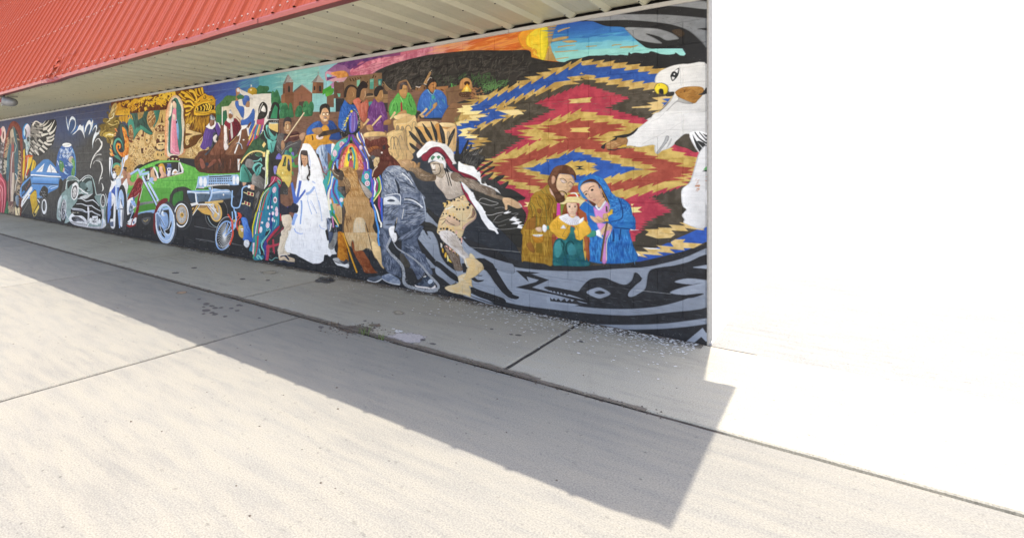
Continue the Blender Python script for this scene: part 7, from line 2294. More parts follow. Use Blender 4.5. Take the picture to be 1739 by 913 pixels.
MURAL.append("""# white unpainted scraps near the hand
@ 780 330 13.377
p f2f0ee 1130,590 1220,510 1310,520 1270,545 1380,570 1290,600 1430,625 1350,660 1380,680 1170,670 1290,620 1240,605
p f2f0ee 1340,690 1480,685 1400,720 1450,740 1440,785 1310,760
p f2f0ee 1000,420 1100,380 1140,350 1110,390 1190,400 1080,440 1020,440
p e8d488 1470,175 1600,180 1600,280 1450,275 1545,235
# family: bearded man
@ 870 270 13.377
s a07828<8a6a2c 420,900 520,760 640,710 740,620 800,580 900,640 1000,760 1200,900 1180,1200 400,1200
s 6a4430*4c2e20 800,500 870,320 960,190 1100,140 1260,150 1390,240 1450,380 1430,500 1400,400 1340,360 1100,330 1040,380 1000,520 1000,640 1060,740 1180,830 1180,940 1100,1000 1000,960 900,760 830,600
s d8b48c<c8a078 1010,480 1060,350 1140,340 1340,370 1420,520 1380,600 1320,700 1240,780 1220,760 1060,720 1000,620
h e8c8a0/.7 20 80 12 20 30 1060,380 1320,400 1240,680 1060,680
s c89878 890,420 930,380 980,420 970,520 920,570 890,540
t 2a2422 8 14 1080,460 1150,440 1220,500 1240,540
t 2a2422 8 14 1260,560 1320,520 1390,580
s d4bcb0 1090,470 1150,470 1220,540 1140,540
s b89478 1280,590 1370,590 1340,620
t 5a4436 8 8 1120,530 1170,550 1210,545
t 5a4436 8 8 1280,610 1350,630
t 9a7450 8 12 1240,560 1240,700 1200,700
t 2e1e16 16 24 1050,740 1130,730 1200,760 1240,820
s c09a80 1090,760 1160,760 1200,810 1140,830
s 5a3a28*402618 900,780 1000,760 1080,760 1120,840 1180,860 1160,960 1060,1000 960,920
s e0b49c 840,680 880,690 980,900 930,900
t 6a6a2c 14 16 820,590 760,660 800,780 900,860
t 5a5a24 12 14 640,700 760,820 880,900
@ 870 330 13.377
s a07a28*86601e 430,60 520,0 880,0 1000,180 1000,400 1010,600 1000,910 220,910 330,560 400,200
h c49838 60 160 22 82 16 440,60 900,40 980,400 920,900 300,900
h 6e4c16 50 160 16 82 16 440,60 900,40 980,400 920,900 300,900
s 8e5c24 340,620 460,520 540,460 540,740 400,900 300,900
s 845420 570,330 660,340 640,440 580,420
t 5e5a26 14 18 430,180 520,330 550,560 540,740
t 4a3a1c 10 14 540,60 600,240 680,340 640,560 620,720
t 5e5a26 14 16 580,20 720,180 770,420 780,680
t 4a3a1c 12 14 760,10 850,140 850,280 780,380
t 4a3a1c 12 10 820,20 930,160 880,340 860,600
t 4a3a1c 10 12 410,240 460,420 440,540
t 5e5a26 16 12 420,70 400,240 440,330
t c43a90 70 90 1050,200 1050,480
p 6a7a30 1100,220 1170,220 1150,470 1100,470
s 7a3a1c 930,430 990,440 980,600 930,560
@ 870 390 13.377
s ac8230*8c6420 210,690 230,200 250,0 500,0 900,20 930,300 910,800 720,770 480,740 280,710
h c89c3c 60 160 22 88 10 240,20 860,40 880,760 240,660
h 6e4c16 60 160 16 88 10 240,20 860,40 880,760 240,660
s 8e5a26 320,340 420,280 500,420 500,520 400,480
p 7a5c1e 540,310 680,300 680,540 540,520
s 9a5230*824026 900,120 1000,100 1040,180 960,320 920,460 900,300
p c83a80 1020,130 1050,150 1020,210 990,210
o e0b838 10 560,60 100,90
s c8862c>a86c1c 450,120 700,120 720,170 690,280 530,295 480,230
h e0a040 10 70 10 0 10 480,180 690,170 680,280 520,280
s e8e4e0 470,110 680,105 680,140 600,165 500,150
h 5a5050 10 20 8 30 60 490,115 670,115 660,150 500,150
l e0b838 14 430,95 700,95
s dcc0a0 520,-20 640,-40 680,30 600,50
# child with hat
@ 870 330 13.377
p b83a30 1230,50 1310,0 1520,0 1540,50
t f0eef0 20 40 1320,-20 1420,-30 1480,40 1470,90
s ecd898 1070,205 1180,160 1220,80 1280,55 1420,50 1500,60 1540,100 1660,150 1600,260 1560,320 1520,260 1500,200 1260,195 1180,225
t c8b060 8 8 1220,120 1360,100 1500,110
t a89040 6 6 1180,180 1300,170 1480,180
s 8a4a28*6a3418 1170,300 1240,200 1240,360 1250,440 1200,480 1130,460
s 8a4a28*6a3418 1450,210 1500,240 1540,360 1560,460 1600,510 1540,550 1480,500 1470,380
s e4c4a4<dcb090 1235,210 1350,200 1460,210 1480,320 1450,420 1380,490 1320,480 1260,400
e 3a2e2e 1300,280 22,16
e 3a2e2e 1425,280 20,16
l 5a4030 8 1270,250 1330,245
l 5a4030 8 1390,245 1460,250
t c89478 8 12 1370,290 1350,360 1370,370
t b87060 10 10 1330,405 1390,400
s d8b090 1310,440 1440,440 1450,490 1380,520 1300,490
s e0a838<d8a030 830,720 1030,490 1120,480 1640,560 1740,700 1760,900 1500,1050 1450,1000 1420,760 1330,720 1300,900 1200,1080 1100,1040 960,910
h c08a20/.8 30 160 12 60 20 900,720 1060,540 1200,900 1020,900
h ecbc4c/.8 30 160 14 -60 20 1440,760 1680,640 1720,820 1480,980
t 6a5030 8 8 1270,700 1220,820 1150,910
t 6a5030 8 8 1450,720 1500,820 1530,910
l b07c20 10 1030,500 1030,860
s f0ecee 1070,500 1250,440 1300,500 1380,530 1460,490 1560,550 1580,600 1500,680 1400,700 1280,690 1140,610 1080,560
s f0ecee 1560,540 1630,500 1630,580 1580,580
i 9a94a0 1370,460 .35 270 240 15 6 10 170
s f0eeee 1100,760 1160,690 1220,760 1220,780 1110,775
s f0eeee 680,740 720,680 790,740 780,820 740,860 690,820
p 3a8a7c 790,700 830,720 830,800 795,800
s dcb898 530,760 640,740 680,790 620,850 560,830
p 2c6a66*1f5856 1330,720 1420,760 1420,920 1280,920
@ 870 390 13.377
s 2a6a6c*1c4e52 930,800 920,600 940,320 1050,190 1200,230 1290,120 1420,120 1450,210 1620,230 1620,480 1700,620 1740,820 1100,815
s 3f8c8c/.8 960,320 1080,230 1150,330 1140,500 1040,640 960,560
s 3a8088/.7 1250,400 1350,300 1460,440 1440,560 1300,580 1250,500
h 16403f 40 120 22 75 16 1100,240 1260,280 1240,760 1160,700
t 173c3e 30 30 1100,230 1170,330 1150,460
t 173c3e 30 40 1400,330 1330,260 1240,320 1220,460 1260,560
h 1a4a64/.7 40 120 20 70 30 1200,580 1700,620 1740,800 1000,800
s e0a838<d8a030 860,0 1300,0 1260,140 1200,225 1120,200 980,100
s e0a838<d8a030 1420,0 1760,0 1700,120 1560,240 1450,210 1430,120
t 6a5030 8 8 1210,0 1140,140 1200,160
t 6a5030 8 8 1480,0 1530,120 1460,170
s a05028*8a4020 1640,180 1739,170 1739,700 1690,560 1650,480
# woman in blue mantle
@ 983 270 8
s 2f72b8*2458a0 -10,420 0,320 60,250 150,215 240,225 330,270 400,370 450,460 520,520 600,540 680,600 710,660 740,800 770,890 760,960 640,930 480,910 250,910 130,870 100,760 20,740 10,660 60,590 120,560 40,520
h 4a96d8 70 60 14 60 50 20,300 240,230 420,420 700,640 740,880 480,860 300,400
h 1a3c7a 60 60 14 60 50 20,300 240,230 420,420 700,640 740,880 480,860 300,400
s 5a3a2c*452a20 10,390 60,310 160,270 230,290 290,350 340,440 400,560 420,640 380,600 330,520 290,400 240,330 140,310 50,340 
s dcb496<d0a080 20,400 50,345 150,315 240,330 285,410 310,460 330,510 290,600 240,620 190,620 130,560 60,470
s c89c84 280,405 310,410 320,460 300,480
t 4a3226 8 10 130,420 160,380 210,370
t 4a3226 8 8 60,470 90,440 130,440
e 2e2624 180,420 20,14 -20
e 2e2624 98,478 16,10 -20
t a87c60 8 10 130,470 155,530 180,520
s c89080 190,550 225,540 220,565 195,570
t c8a878 6 6 0,420 60,540 190,640
s d4a480<c89a74 240,620 330,520 360,570 320,640 270,660
s d088c8*c078b8 200,650 270,690 360,580 410,620 410,700 400,780 350,900 250,900 230,820
s f0eef0 220,640 240,620 275,670 350,570 370,590 280,700
s 5a3024 130,560 230,610 200,640
t e8b048 6 6 290,370 380,560 420,640 400,720
s e0b43c<dca82c 330,750 400,730 430,690 440,680 465,690 460,730 485,800 470,840 400,850 340,830
s b89468 330,760 380,740 400,780 370,820 330,820
s dcb48c<cc9c74 150,770 240,790 250,765 350,830 350,870 250,870 190,840
h 8a6448 10 60 5 30 10 160,780 260,810 340,850 240,850
l 4a3a30 24 375,640 380,720
p 9a4a28 0,660 20,680 100,740 110,900 60,900 0,780
@ 983 330 8
s 2f74ba*2256a0 120,400 250,400 380,370 560,370 760,430 690,480 700,560 740,700 775,913 140,913 150,640
s 2f74ba*2256a0 400,300 560,250 740,290 770,410 690,470 540,460 440,420
h 4a9adc 110 110 14 86 14 150,560 360,540 700,560 760,900 160,900
h 183a78 110 110 14 86 14 150,560 360,540 700,560 760,900 160,900
h 4a9adc 40 80 12 -20 40 440,80 680,140 740,320 500,420
t 1a3464 14 14 480,450 580,460 690,470
t 1a3464 14 12 540,50 590,200 580,330 440,370
t 1a3464 16 20 570,470 550,620
t 1a3464 16 26 470,480 470,640
s d088c8*c078b8 250,395 350,395 440,440 450,490 400,560 370,640 380,913 310,913 340,640 330,560 270,470
s d8b088 285,510 340,430 380,390 450,430 440,480 360,500 310,560
h 8a6448 10 50 5 10 10 380,420 450,430 440,480 390,490
s f0eef0 215,510 280,475 310,560 330,600 300,590 230,550
s 3a8a70 90,575 170,495 230,500 220,570
l 4a382c 26 385,380 350,560 320,740 300,913
t 8a6a48 8 8 390,390 350,600 310,900
s e0a838 0,380 70,350 170,490 90,570 0,620
s a85a34*8a4426 60,600 120,580 150,840 130,913 70,760
s e0b048 60,590 80,680 70,760 100,780 90,900 60,740
t e8d0a8 10 10 430,470 420,540 380,640 375,900
s f0eeee -10,360 40,320 70,310 60,360 0,400""")
MURAL.append("""# eagle
@ 983 90 8
s dbd9d5*d0ceca 1035,400 1040,330 1090,260 1200,200 1330,160 1480,150 1760,185 1760,920 960,920 1030,850 1140,760 1240,650 1290,550 1290,530 1220,530 1200,440 1090,410
s 2a2a2a 1200,545 1290,530 1280,580 1190,590
s e8cc30<dcc028 1025,480 1050,430 1110,408 1180,430 1215,480 1200,540 1160,565 1140,540 1130,500 1100,490 1090,520 1085,560 1050,540
s 242426 1090,530 1100,490 1140,495 1150,560 1120,560
c 2a2a2a 5 1025,480 1050,430 1110,408 1180,430 1215,480 1205,540
e 3a3a38 1090,440 7,7
s 242426 1245,310 1265,275 1355,205 1360,260 1340,320 1275,385 1250,340
s eceae8 1290,255 1350,220 1345,265 1320,280
s eceae8 1262,325 1305,335 1275,370
e 242426 1295,290 38,38
e f0eeee 1297,290 10,12
s b07c3c*8a5c28 1310,530 1380,480 1480,458 1640,458 1695,490 1690,560 1620,640 1575,685 1500,670 1440,640 1350,600 1325,570
h 5a3a1c 20 60 8 -20 40 1320,540 1460,480 1680,500 1560,660
s 5a3a1e 1420,520 1450,510 1440,535
s 4a3018 1350,580 1370,590 1355,595
s 9a9894 1340,600 1440,640 1560,690 1440,690 1340,665 1300,700 1350,630
t 9a9896 14 6 1350,640 1280,700 1180,800 1070,890
s 2c2c2e 1620,565 1680,540 1740,460 1740,540 1690,570
c 9a9896 4 1370,180 1380,320 1390,440
c a8a6a4 4 1180,440 1400,400 1738,385
c b0aeac 4 1400,730 1738,710
c b8b6b4 4 1390,740 1390,913
h a8a6a4/.7 30 40 3 80 40 1480,720 1700,600 1738,760 1520,880
h 9a9894/.7 70 8 4 40 60 1060,360 1738,200 1738,440 1200,480
@ 983 190 8
s dddcd9*d4d2cf 960,100 1100,0 1760,0 1760,280 1600,270 1500,300 1440,305 1380,350 1300,440 1230,495 1130,530 1080,570 1040,560 1025,500 1020,450 900,465 820,480 700,460 640,460 660,400 650,340 700,300 780,240
s 4a4339*3b352c 1300,440 1380,350 1440,305 1500,310 1560,400 1600,470 1620,540 1560,545 1480,500
s eeedec 1500,290 1738,290 1738,560 1620,545
p 2a2a2a 1535,290 1600,380 1700,420 1738,470 1738,560 1640,545 1600,480 1570,400
p eeedec 1600,400 1738,540 1738,570
p eeedec 1530,290 1560,300 1640,390 1600,400
t 2a2a2a 14 22 1575,275 1640,360 1738,430
t 2a2a2a 10 18 1635,275 1690,340 1738,390
p 2a2a2a 1675,290 1738,320 1738,350
s b0b0b0*a0a0a0 1185,330 1225,335 1210,400 1130,500 1090,560 1050,560 1120,460 1160,390
s c0c0c0 1245,370 1265,375 1240,440 1200,490 1190,490
t d0d0d0 6 10 1260,290 1340,340
h b8b6b4/.8 20 70 3 40 20 1200,280 1360,270 1360,360 1280,400
c a8a6a4 4 860,445 930,400 1040,345 1180,270
c b0aeac 4 980,130 1080,90 1170,0
c b0aeac 4 1240,240 1330,180 1430,120
c b0aeac 4 700,265 1000,260 1260,245 1738,235
c b8b6b4 4 1395,0 1390,180 1410,230
l d0cecc 10 1020,265 1020,450
s a8784a*8a6038 365,450 400,410 510,360 600,350 660,370 660,420 640,450 560,470 480,500 400,520 370,490
h d0a878 14 80 10 -10 20 380,440 540,390 560,450 400,490
s 262628 300,480 340,440 420,400 500,350 460,340 600,310 700,290 800,215 780,260 710,320 620,350 520,350 510,380 400,410 360,450 350,500 320,500
t 262628 16 10 390,510 480,520 540,500 640,490 
t d8a830 12 16 560,490 600,460 650,455
h 303030 14 40 10 -20 30 540,490 780,470 780,480 560,510
@ 983 270 8
s e2e1e0*d8d6d5 1640,-100 1760,-100 1760,885 1440,875 1430,820 1400,770 1420,720 1455,690 1410,640 1395,560 1400,410 1500,320 1560,150
s 3a352d 1400,660 1455,680 1430,720 1405,740
p 4a8a4a 1690,150 1738,90 1738,150 
p 222224 1670,170 1738,145 1738,170 1690,172
h a86a50 14 40 12 -30 20 1570,260 1640,290 1660,450 1590,430
s b07c60 1580,360 1640,350 1640,375 1590,375
s b07c60 1595,400 1640,400 1630,415
p b07a60 1710,290 1738,290 1738,305
p b07a60 1720,240 1738,240 1738,258
h c0bebc/.8 40 120 3 -40 60 1420,460 1738,440 1738,760 1460,780
c c0bebc 4 1530,230 1738,225""")
MURAL.append("""# wear: scuffs, chips and pale joints
@ 0 0 1
h b8b8b4/.5 160 3 .8 10 60 210,392 700,470 1000,530 1195,575 1195,588 950,540 640,485 210,400
h c8c8c4/.5 120 2.4 .7 0 80 0,350 200,380 560,440 800,490 800,505 400,432 0,360
h d8d4cc/.35 160 2.5 .7 0 90 560,440 740,470 1190,560 1190,300 760,260 560,200
h 8a8a88/.4 60 10 .7 12 6 300,390 520,440 640,470 640,480 300,415
h 6a6c70/.6 50 14 .8 6 5 900,470 1190,500 1190,560 950,520
h 55575a/.6 26 16 .8 10 4 700,300 850,310 850,440 760,400
l a8a8a8/.5 1 330,384 366,391
l a8a8a8/.5 1 332,405 365,411
l 9a9a9a/.5 1 394,414 412,417
l b8b8b4/.5 1.2 800,420 884,428
l b8b8b4/.5 1.2 1080,492 1140,499
l 9a9a9c/.4 1 760,352 800,352
l 6a6c84/.6 .8 92,200 190,186
l 6a6c84/.6 .8 110,206 176,200
l 5a5c5c/.6 .8 95,249 118,246
l 5a5c5c/.6 .8 90,262 190,258
l 5a5c5c/.6 .8 128,275 188,272
l 6a8cb0/.5 .8 345,157 400,150
h e8e8e4/.5 60 2 .8 0 90 1100,120 1195,100 1195,200 1100,300""")

# ------------------------------------------------------------------ helpers
COL = scene.collection
def link(o, parent=None):
    COL.objects.link(o)
    if parent is not None: o.parent = parent
    return o
def empty(name, loc=(0, 0, 0), parent=None):
    o = bpy.data.objects.new(name, None); o.location = loc; o.empty_display_size = 0.3
    return link(o, parent)
def tag(o, label=None, cat=None, group=None, kind=None):
    for k, v in (('label', label), ('category', cat), ('group', group), ('kind', kind)):
        if v: o[k] = v
    return o
def mesh(name, V, Fc, mat=None, smooth=False):
    me = bpy.data.meshes.new(name); me.from_pydata([tuple(v) for v in V], [], [tuple(f) for f in Fc]); me.update()
    if mat: me.materials.append(mat)
    if smooth:
        for p in me.polygons: p.use_smooth = True
    return me
def obj(name, me, parent=None, loc=(0, 0, 0)):
    o = bpy.data.objects.new(name, me); o.location = loc
    return link(o, parent)
def boxes(L):
    """list of (x0,y0,z0,x1,y1,z1) -> verts, faces"""
    V, Fc = [], []
    for x0, y0, z0, x1, y1, z1 in L:
        b = len(V)
        V += [(x0, y0, z0), (x1, y0, z0), (x1, y1, z0), (x0, y1, z0), (x0, y0, z1), (x1, y0, z1), (x1, y1, z1), (x0, y1, z1)]
        Fc += [[b + i for i in f] for f in ((3, 2, 1, 0), (4, 5, 6, 7), (0, 1, 5, 4), (1, 2, 6, 5), (2, 3, 7, 6), (3, 0, 4, 7))]
    return V, Fc
def extrude_profile(P, axis0, axis1, along, L0, L1, closed=False):
    """profile points (a,b) swept along a vector from L0 to L1"""
    a, b, c = Vector(axis0), Vector(axis1), Vector(along)
    V = [a * p + b * q + c * L0 for p, q in P] + [a * p + b * q + c * L1 for p, q in P]
    n = len(P); Fc = []
    for i in range(n if closed else n - 1):
        j = (i + 1) % n
        Fc.append((i, j, n + j, n + i))
    return V, Fc
def ground_at(x, y):
    t = EYE / (y - 280.0)
    return t * (-F_PX * math.sin(A) + (x - 600) * math.cos(A)), t * (F_PX * math.cos(A) + (x - 600) * math.sin(A))

# ------------------------------------------------------------------ materials
def new_mat(name):
    m = bpy.data.materials.new(name); m.use_nodes = True
    return m, m.node_tree.nodes, m.node_tree.links, m.node_tree.nodes['Principled BSDF']
def N(nodes, t, **kw):
    n = nodes.new(t)
    for k, v in kw.items():
        if k.startswith('i_'): n.inputs[int(k[2:]) if k[2:].isdigit() else k[2:]].default_value = v
        else: setattr(n, k, v)
    return n
def ramp(nodes, stops, interp='LINEAR'):
    r = nodes.new('ShaderNodeValToRGB'); r.color_ramp.interpolation = interp
    e = r.color_ramp.elements
    while len(e) < len(stops): e.new(0.5)
    for i, (p, c) in enumerate(stops):
        e[i].position = p; e[i].color = (c, c, c, 1) if isinstance(c, (int, float)) else (*c, 1)
    return r
def mixc(nodes, links, fac, a, b, mode='MIX'):
    m = nodes.new('ShaderNodeMix'); m.data_type = 'RGBA'; m.blend_type = mode
    for sock, v in ((m.inputs[0], fac), (m.inputs[6], a), (m.inputs[7], b)):
        if hasattr(v, 'is_linked'): links.new(v, sock)
        elif isinstance(v, (int, float)): sock.default_value = v
        else: sock.default_value = (*v, 1)
    return m.outputs[2]
def bump(nodes, links, bsdf, h, strength, dist):
    b = nodes.new('ShaderNodeBump'); b.inputs['Strength'].default_value = strength; b.inputs['Distance'].default_value = dist
    links.new(h, b.inputs['Height']); links.new(b.outputs[0], bsdf.inputs['Normal'])

def mat_painted_metal(name, c1, c2, rough=0.45, streak=(1, 1, 1), spec=0.35):
    m, n, l, p = new_mat(name)
    tc = N(n, 'ShaderNodeTexCoord'); geo = N(n, 'ShaderNodeNewGeometry')
    mp = N(n, 'ShaderNodeMapping'); mp.inputs['Scale'].default_value = streak; l.new(geo.outputs['Position'], mp.inputs[0])
    a = N(n, 'ShaderNodeTexNoise', i_Scale=1.3, i_Detail=6.0); l.new(mp.outputs[0], a.inputs['Vector'])
    b = N(n, 'ShaderNodeTexNoise', i_Scale=38.0, i_Detail=3.0); l.new(geo.outputs['Position'], b.inputs['Vector'])
    r = ramp(n, [(0.3, 0.0), (0.7, 1.0)]); l.new(a.outputs[0], r.inputs[0])
    c = mixc(n, l, r.outputs[0], c1, c2)
    d = ramp(n, [(0.62, 0.0), (0.74, 0.35)]); l.new(b.outputs[0], d.inputs[0])
    c = mixc(n, l, d.outputs[0], c, tuple(x * 0.6 for x in c1))
    l.new(c, p.inputs['Base Color']); p.inputs['Roughness'].default_value = rough; p.inputs['Specular IOR Level'].default_value = spec
    w = N(n, 'ShaderNodeTexNoise', i_Scale=4.0, i_Detail=2.0); l.new(geo.outputs['Position'], w.inputs['Vector'])
    bump(n, l, p, w.outputs[0], 0.25, 0.01)
    return m
def mat_concrete(name, base, dark, warm):
    m, n, l, p = new_mat(name)
    g = N(n, 'ShaderNodeNewGeometry'); P = g.outputs['Position']
    oi = N(n, 'ShaderNodeObjectInfo')
    a = N(n, 'ShaderNodeTexNoise', i_Scale=0.9, i_Detail=9.0, i_Roughness=0.62); l.new(P, a.inputs['Vector'])
    mp = N(n, 'ShaderNodeMapping'); mp.inputs['Scale'].default_value = (0.8, 4.2, 1); mp.inputs['Rotation'].default_value = (0, 0, R(-12)); l.new(P, mp.inputs[0])
    sw = N(n, 'ShaderNodeTexNoise', i_Scale=2.6, i_Detail=7.0, i_Roughness=0.6); l.new(mp.outputs[0], sw.inputs['Vector'])
    f = N(n, 'ShaderNodeTexNoise', i_Scale=120.0, i_Detail=3.0); l.new(P, f.inputs['Vector'])
    v = N(n, 'ShaderNodeTexVoronoi', i_Scale=7.0); l.new(P, v.inputs['Vector'])
    v2 = N(n, 'ShaderNodeTexNoise', i_Scale=26.0, i_Detail=2.0); l.new(P, v2.inputs['Vector'])
    hc = N(n, 'ShaderNodeTexVoronoi', i_Scale=0.55, feature='DISTANCE_TO_EDGE')
    hw = mixc(n, l, 0.12, P, a.outputs['Color'], 'ADD'); l.new(hw, hc.inputs['Vector'])
    r1 = ramp(n, [(0.32, 0.0), (0.68, 1.0)]); l.new(a.outputs[0], r1.inputs[0])
    c = mixc(n, l, r1.outputs[0], dark, base)
    r2 = ramp(n, [(0.36, 0.0), (0.62, 0.85)]); l.new(sw.outputs[0], r2.inputs[0])
    c = mixc(n, l, r2.outputs[0], c, warm)
    r8 = ramp(n, [(0.30, 0.955), (0.56, 1.02)]); l.new(sw.outputs[0], r8.inputs[0])
    c = mixc(n, l, 1.0, c, r8.outputs[0], 'MULTIPLY')
    r3 = ramp(n, [(0.3, 0.74), (0.7, 1.18)]); l.new(f.outputs[0], r3.inputs[0])
    c = mixc(n, l, 1.0, c, r3.outputs[0], 'MULTIPLY')
    r4 = ramp(n, [(0.03, 0.45), (0.07, 1.0)]); l.new(v.outputs[0], r4.inputs[0])      # pits and tar specks
    c = mixc(n, l, 0.8, c, r4.outputs[0], 'MULTIPLY')
    r6 = ramp(n, [(0.65, 1.0), (0.72, 0.80)]); l.new(v2.outputs[0], r6.inputs[0])     # darker freckles
    c = mixc(n, l, 1.0, c, r6.outputs[0], 'MULTIPLY')
    r7 = ramp(n, [(0.0, 0.72), (0.006, 1.0)]); l.new(hc.outputs['Distance'], r7.inputs[0])   # hairline cracks
    c = mixc(n, l, 0.12, c, r7.outputs[0], 'MULTIPLY')
    r5 = ramp(n, [(0.0, 0.93), (1.0, 1.04)]); l.new(oi.outputs['Random'], r5.inputs[0])
    c = mixc(n, l, 1.0, c, r5.outputs[0], 'MULTIPLY')
    l.new(c, p.inputs['Base Color']); p.inputs['Roughness'].default_value = 0.86; p.inputs['Specular IOR Level'].default_value = 0.25
    ad = N(n, 'ShaderNodeMath', operation='ADD'); l.new(sw.outputs[0], ad.inputs[0]); l.new(f.outputs[0], ad.inputs[1])
    bump(n, l, p, ad.outputs[0], 0.35, 0.004)
    return m
def mat_plain(name, c, rough=0.7, vary=0.25, scale=20.0, metallic=0.0):
    m, n, l, p = new_mat(name)
    g = N(n, 'ShaderNodeNewGeometry')
    a = N(n, 'ShaderNodeTexNoise', i_Scale=scale, i_Detail=5.0); l.new(g.outputs['Position'], a.inputs['Vector'])
    r = ramp(n, [(0.3, 1 - vary), (0.7, 1 + vary)]); l.new(a.outputs[0], r.inputs[0])
    l.new(mixc(n, l, 1.0, c, r.outputs[0], 'MULTIPLY'), p.inputs['Base Color'])
    p.inputs['Roughness'].default_value = rough; p.inputs['Metallic'].default_value = metallic
    return m
def mat_stain(name, c, soft, scale, thr, strip=False):
    """thin film with a ragged noise edge: clear where the mask is empty"""
    m, n, l, p = new_mat(name)
    tc = N(n, 'ShaderNodeTexCoord'); g = N(n, 'ShaderNodeNewGeometry')
    ln = N(n, 'ShaderNodeVectorMath', operation='LENGTH')
    sc_ = N(n, 'ShaderNodeVectorMath', operation='MULTIPLY'); sc_.inputs[1].default_value = (0.0 if strip else 1.0, 1, 0)
    l.new(tc.outputs['Object'], sc_.inputs[0]); l.new(sc_.outputs[0], ln.inputs[0])
    a = N(n, 'ShaderNodeTexNoise', i_Scale=scale, i_Detail=6.0, i_Roughness=0.65); l.new(g.outputs['Position'], a.inputs['Vector'])
    s = N(n, 'ShaderNodeMath', operation='SUBTRACT', i_0=1.0); l.new(ln.outputs['Value'], s.inputs[1])
    q = N(n, 'ShaderNodeMath', operation='MULTIPLY_ADD', i_1=1.3, i_2=-0.65); l.new(a.outputs[0], q.inputs[0])
    t = N(n, 'ShaderNodeMath', operation='ADD'); l.new(s.outputs[0], t.inputs[0]); l.new(q.outputs[0], t.inputs[1])
    r = ramp(n, [(thr, 0.0), (min(thr + soft, 1.0), 1.0)]); l.new(t.outputs[0], r.inputs[0])
    ed = ramp(n, [(0.0, 0.0), (0.12, 1.0)]); l.new(s.outputs[0], ed.inputs[0])
    al = N(n, 'ShaderNodeMath', operation='MULTIPLY'); l.new(r.outputs[0], al.inputs[0]); l.new(ed.outputs[0], al.inputs[1])
    l.new(al.outputs[0], p.inputs['Alpha'])
    f = N(n, 'ShaderNodeTexNoise', i_Scale=60.0, i_Detail=3.0); l.new(g.outputs['Position'], f.inputs['Vector'])
    rr = ramp(n, [(0.3, 0.8), (0.7, 1.2)]); l.new(f.outputs[0], rr.inputs[0])
    l.new(mixc(n, l, 1.0, c, rr.outputs[0], 'MULTIPLY'), p.inputs['Base Color'])
    p.inputs['Roughness'].default_value = 0.9; p.inputs['Specular IOR Level'].default_value = 0.2
    return m

# ------------------------------------------------------------------ building: block wall with the mural, metal soffit and steep metal roof
X_END, X_FAR, WALL_H = -0.842, -24.0, 3.0
building = tag(empty('building', (X_END, D, 0)), 'long low building with a painted block wall under a red metal overhang', 'building')
def at(x, y, z): return (x - X_END, y - D, z)
wall = empty('wall', (0, 0, 0), building); wall['label'] = 'concrete block wall covered edge to edge by a colourful painted mural'

# the paint: a flat print laid out in wall metres (20.16 m x 3 m)
PXM, X_LEFT = 240.0, -21.0
TW, TH = int((X_END - X_LEFT) * PXM), int(WALL_H * PXM)
def to_wall(P):
    P = np.asarray(P, float); x = np.maximum(P[:, 0], -60.0); y = P[:, 1]
    k = D / (math.sin(A) * (x + 427.0))
    X = k * (-F_PX * math.sin(A) + (x - 600) * math.cos(A)); Z = EYE - (y - 280.0) * k
    return np.stack([(X - X_LEFT) * PXM, (WALL_H - Z) * PXM], 1)
pt = Painter(TW, TH, to_wall, 1.4)
for block_of_text in MURAL: pt.run(block_of_text)
rg = np.random.default_rng(11)
img = pt.img
br = 0.5 * _fbm(TH, TW, 3, 22, rg, 2) + 0.5 * _fbm(TH, TW, 16, 16, rg, 3)           # brushwork and roller marks
img *= (1.0 + 0.10 * (br - 0.5))[..., None]
gr = rg.random((TH, TW), dtype=np.float32)
img += ((gr > 0.9985) * 0.22 * (1 - img.mean(2)))[..., None]                          # pin-prick chips
img += (0.012 * (_fbm(TH, TW, 60, 60, rg, 2) - 0.5))[..., None]
rgba = np.ones((TH, TW, 4), np.float32); rgba[..., :3] = (np.clip(img, 0, 1) ** 0.88)[::-1]
pic = bpy.data.images.new('mural_paint', TW, TH, alpha=False); pic.pixels.foreach_set(rgba.ravel()); pic.update(); pic.pack()

m_mural, n, l, p = new_mat('mural_paint_on_block')
tc = N(n, 'ShaderNodeTexCoord'); tc.object = building
mp = N(n, 'ShaderNodeMapping'); sx = TW / PXM
mp.inputs['Location'].default_value = ((X_END - X_LEFT) / sx, 0, 0); mp.inputs['Scale'].default_value = (1 / sx, 1, 1 / WALL_H)
l.new(tc.outputs['Object'], mp.inputs[0])
sp = N(n, 'ShaderNodeSeparateXYZ'); l.new(mp.outputs[0], sp.inputs[0])
cb = N(n, 'ShaderNodeCombineXYZ'); l.new(sp.outputs['X'], cb.inputs['X']); l.new(sp.outputs['Z'], cb.inputs['Y'])
ti = N(n, 'ShaderNodeTexImage', image=pic, extension='EXTEND', interpolation='Linear'); l.new(cb.outputs[0], ti.inputs[0])
g = N(n, 'ShaderNodeNewGeometry')
fx = N(n, 'ShaderNodeTexNoise', i_Scale=160.0, i_Detail=4.0); l.new(g.outputs['Position'], fx.inputs['Vector'])
r = ramp(n, [(0.3, 0.90), (0.7, 1.04)]); l.new(fx.outputs[0], r.inputs[0])
l.new(mixc(n, l, 1.0, ti.outputs[0], r.outputs[0], 'MULTIPLY'), p.inputs['Base Color'])
p.inputs['Roughness'].default_value = 0.6; p.inputs['Specular IOR Level'].default_value = 0.12
f2 = N(n, 'ShaderNodeTexNoise', i_Scale=45.0, i_Detail=6.0, i_Roughness=0.7); l.new(g.outputs['Position'], f2.inputs['Vector'])
bump(n, l, p, f2.outputs[0], 0.4, 0.004)

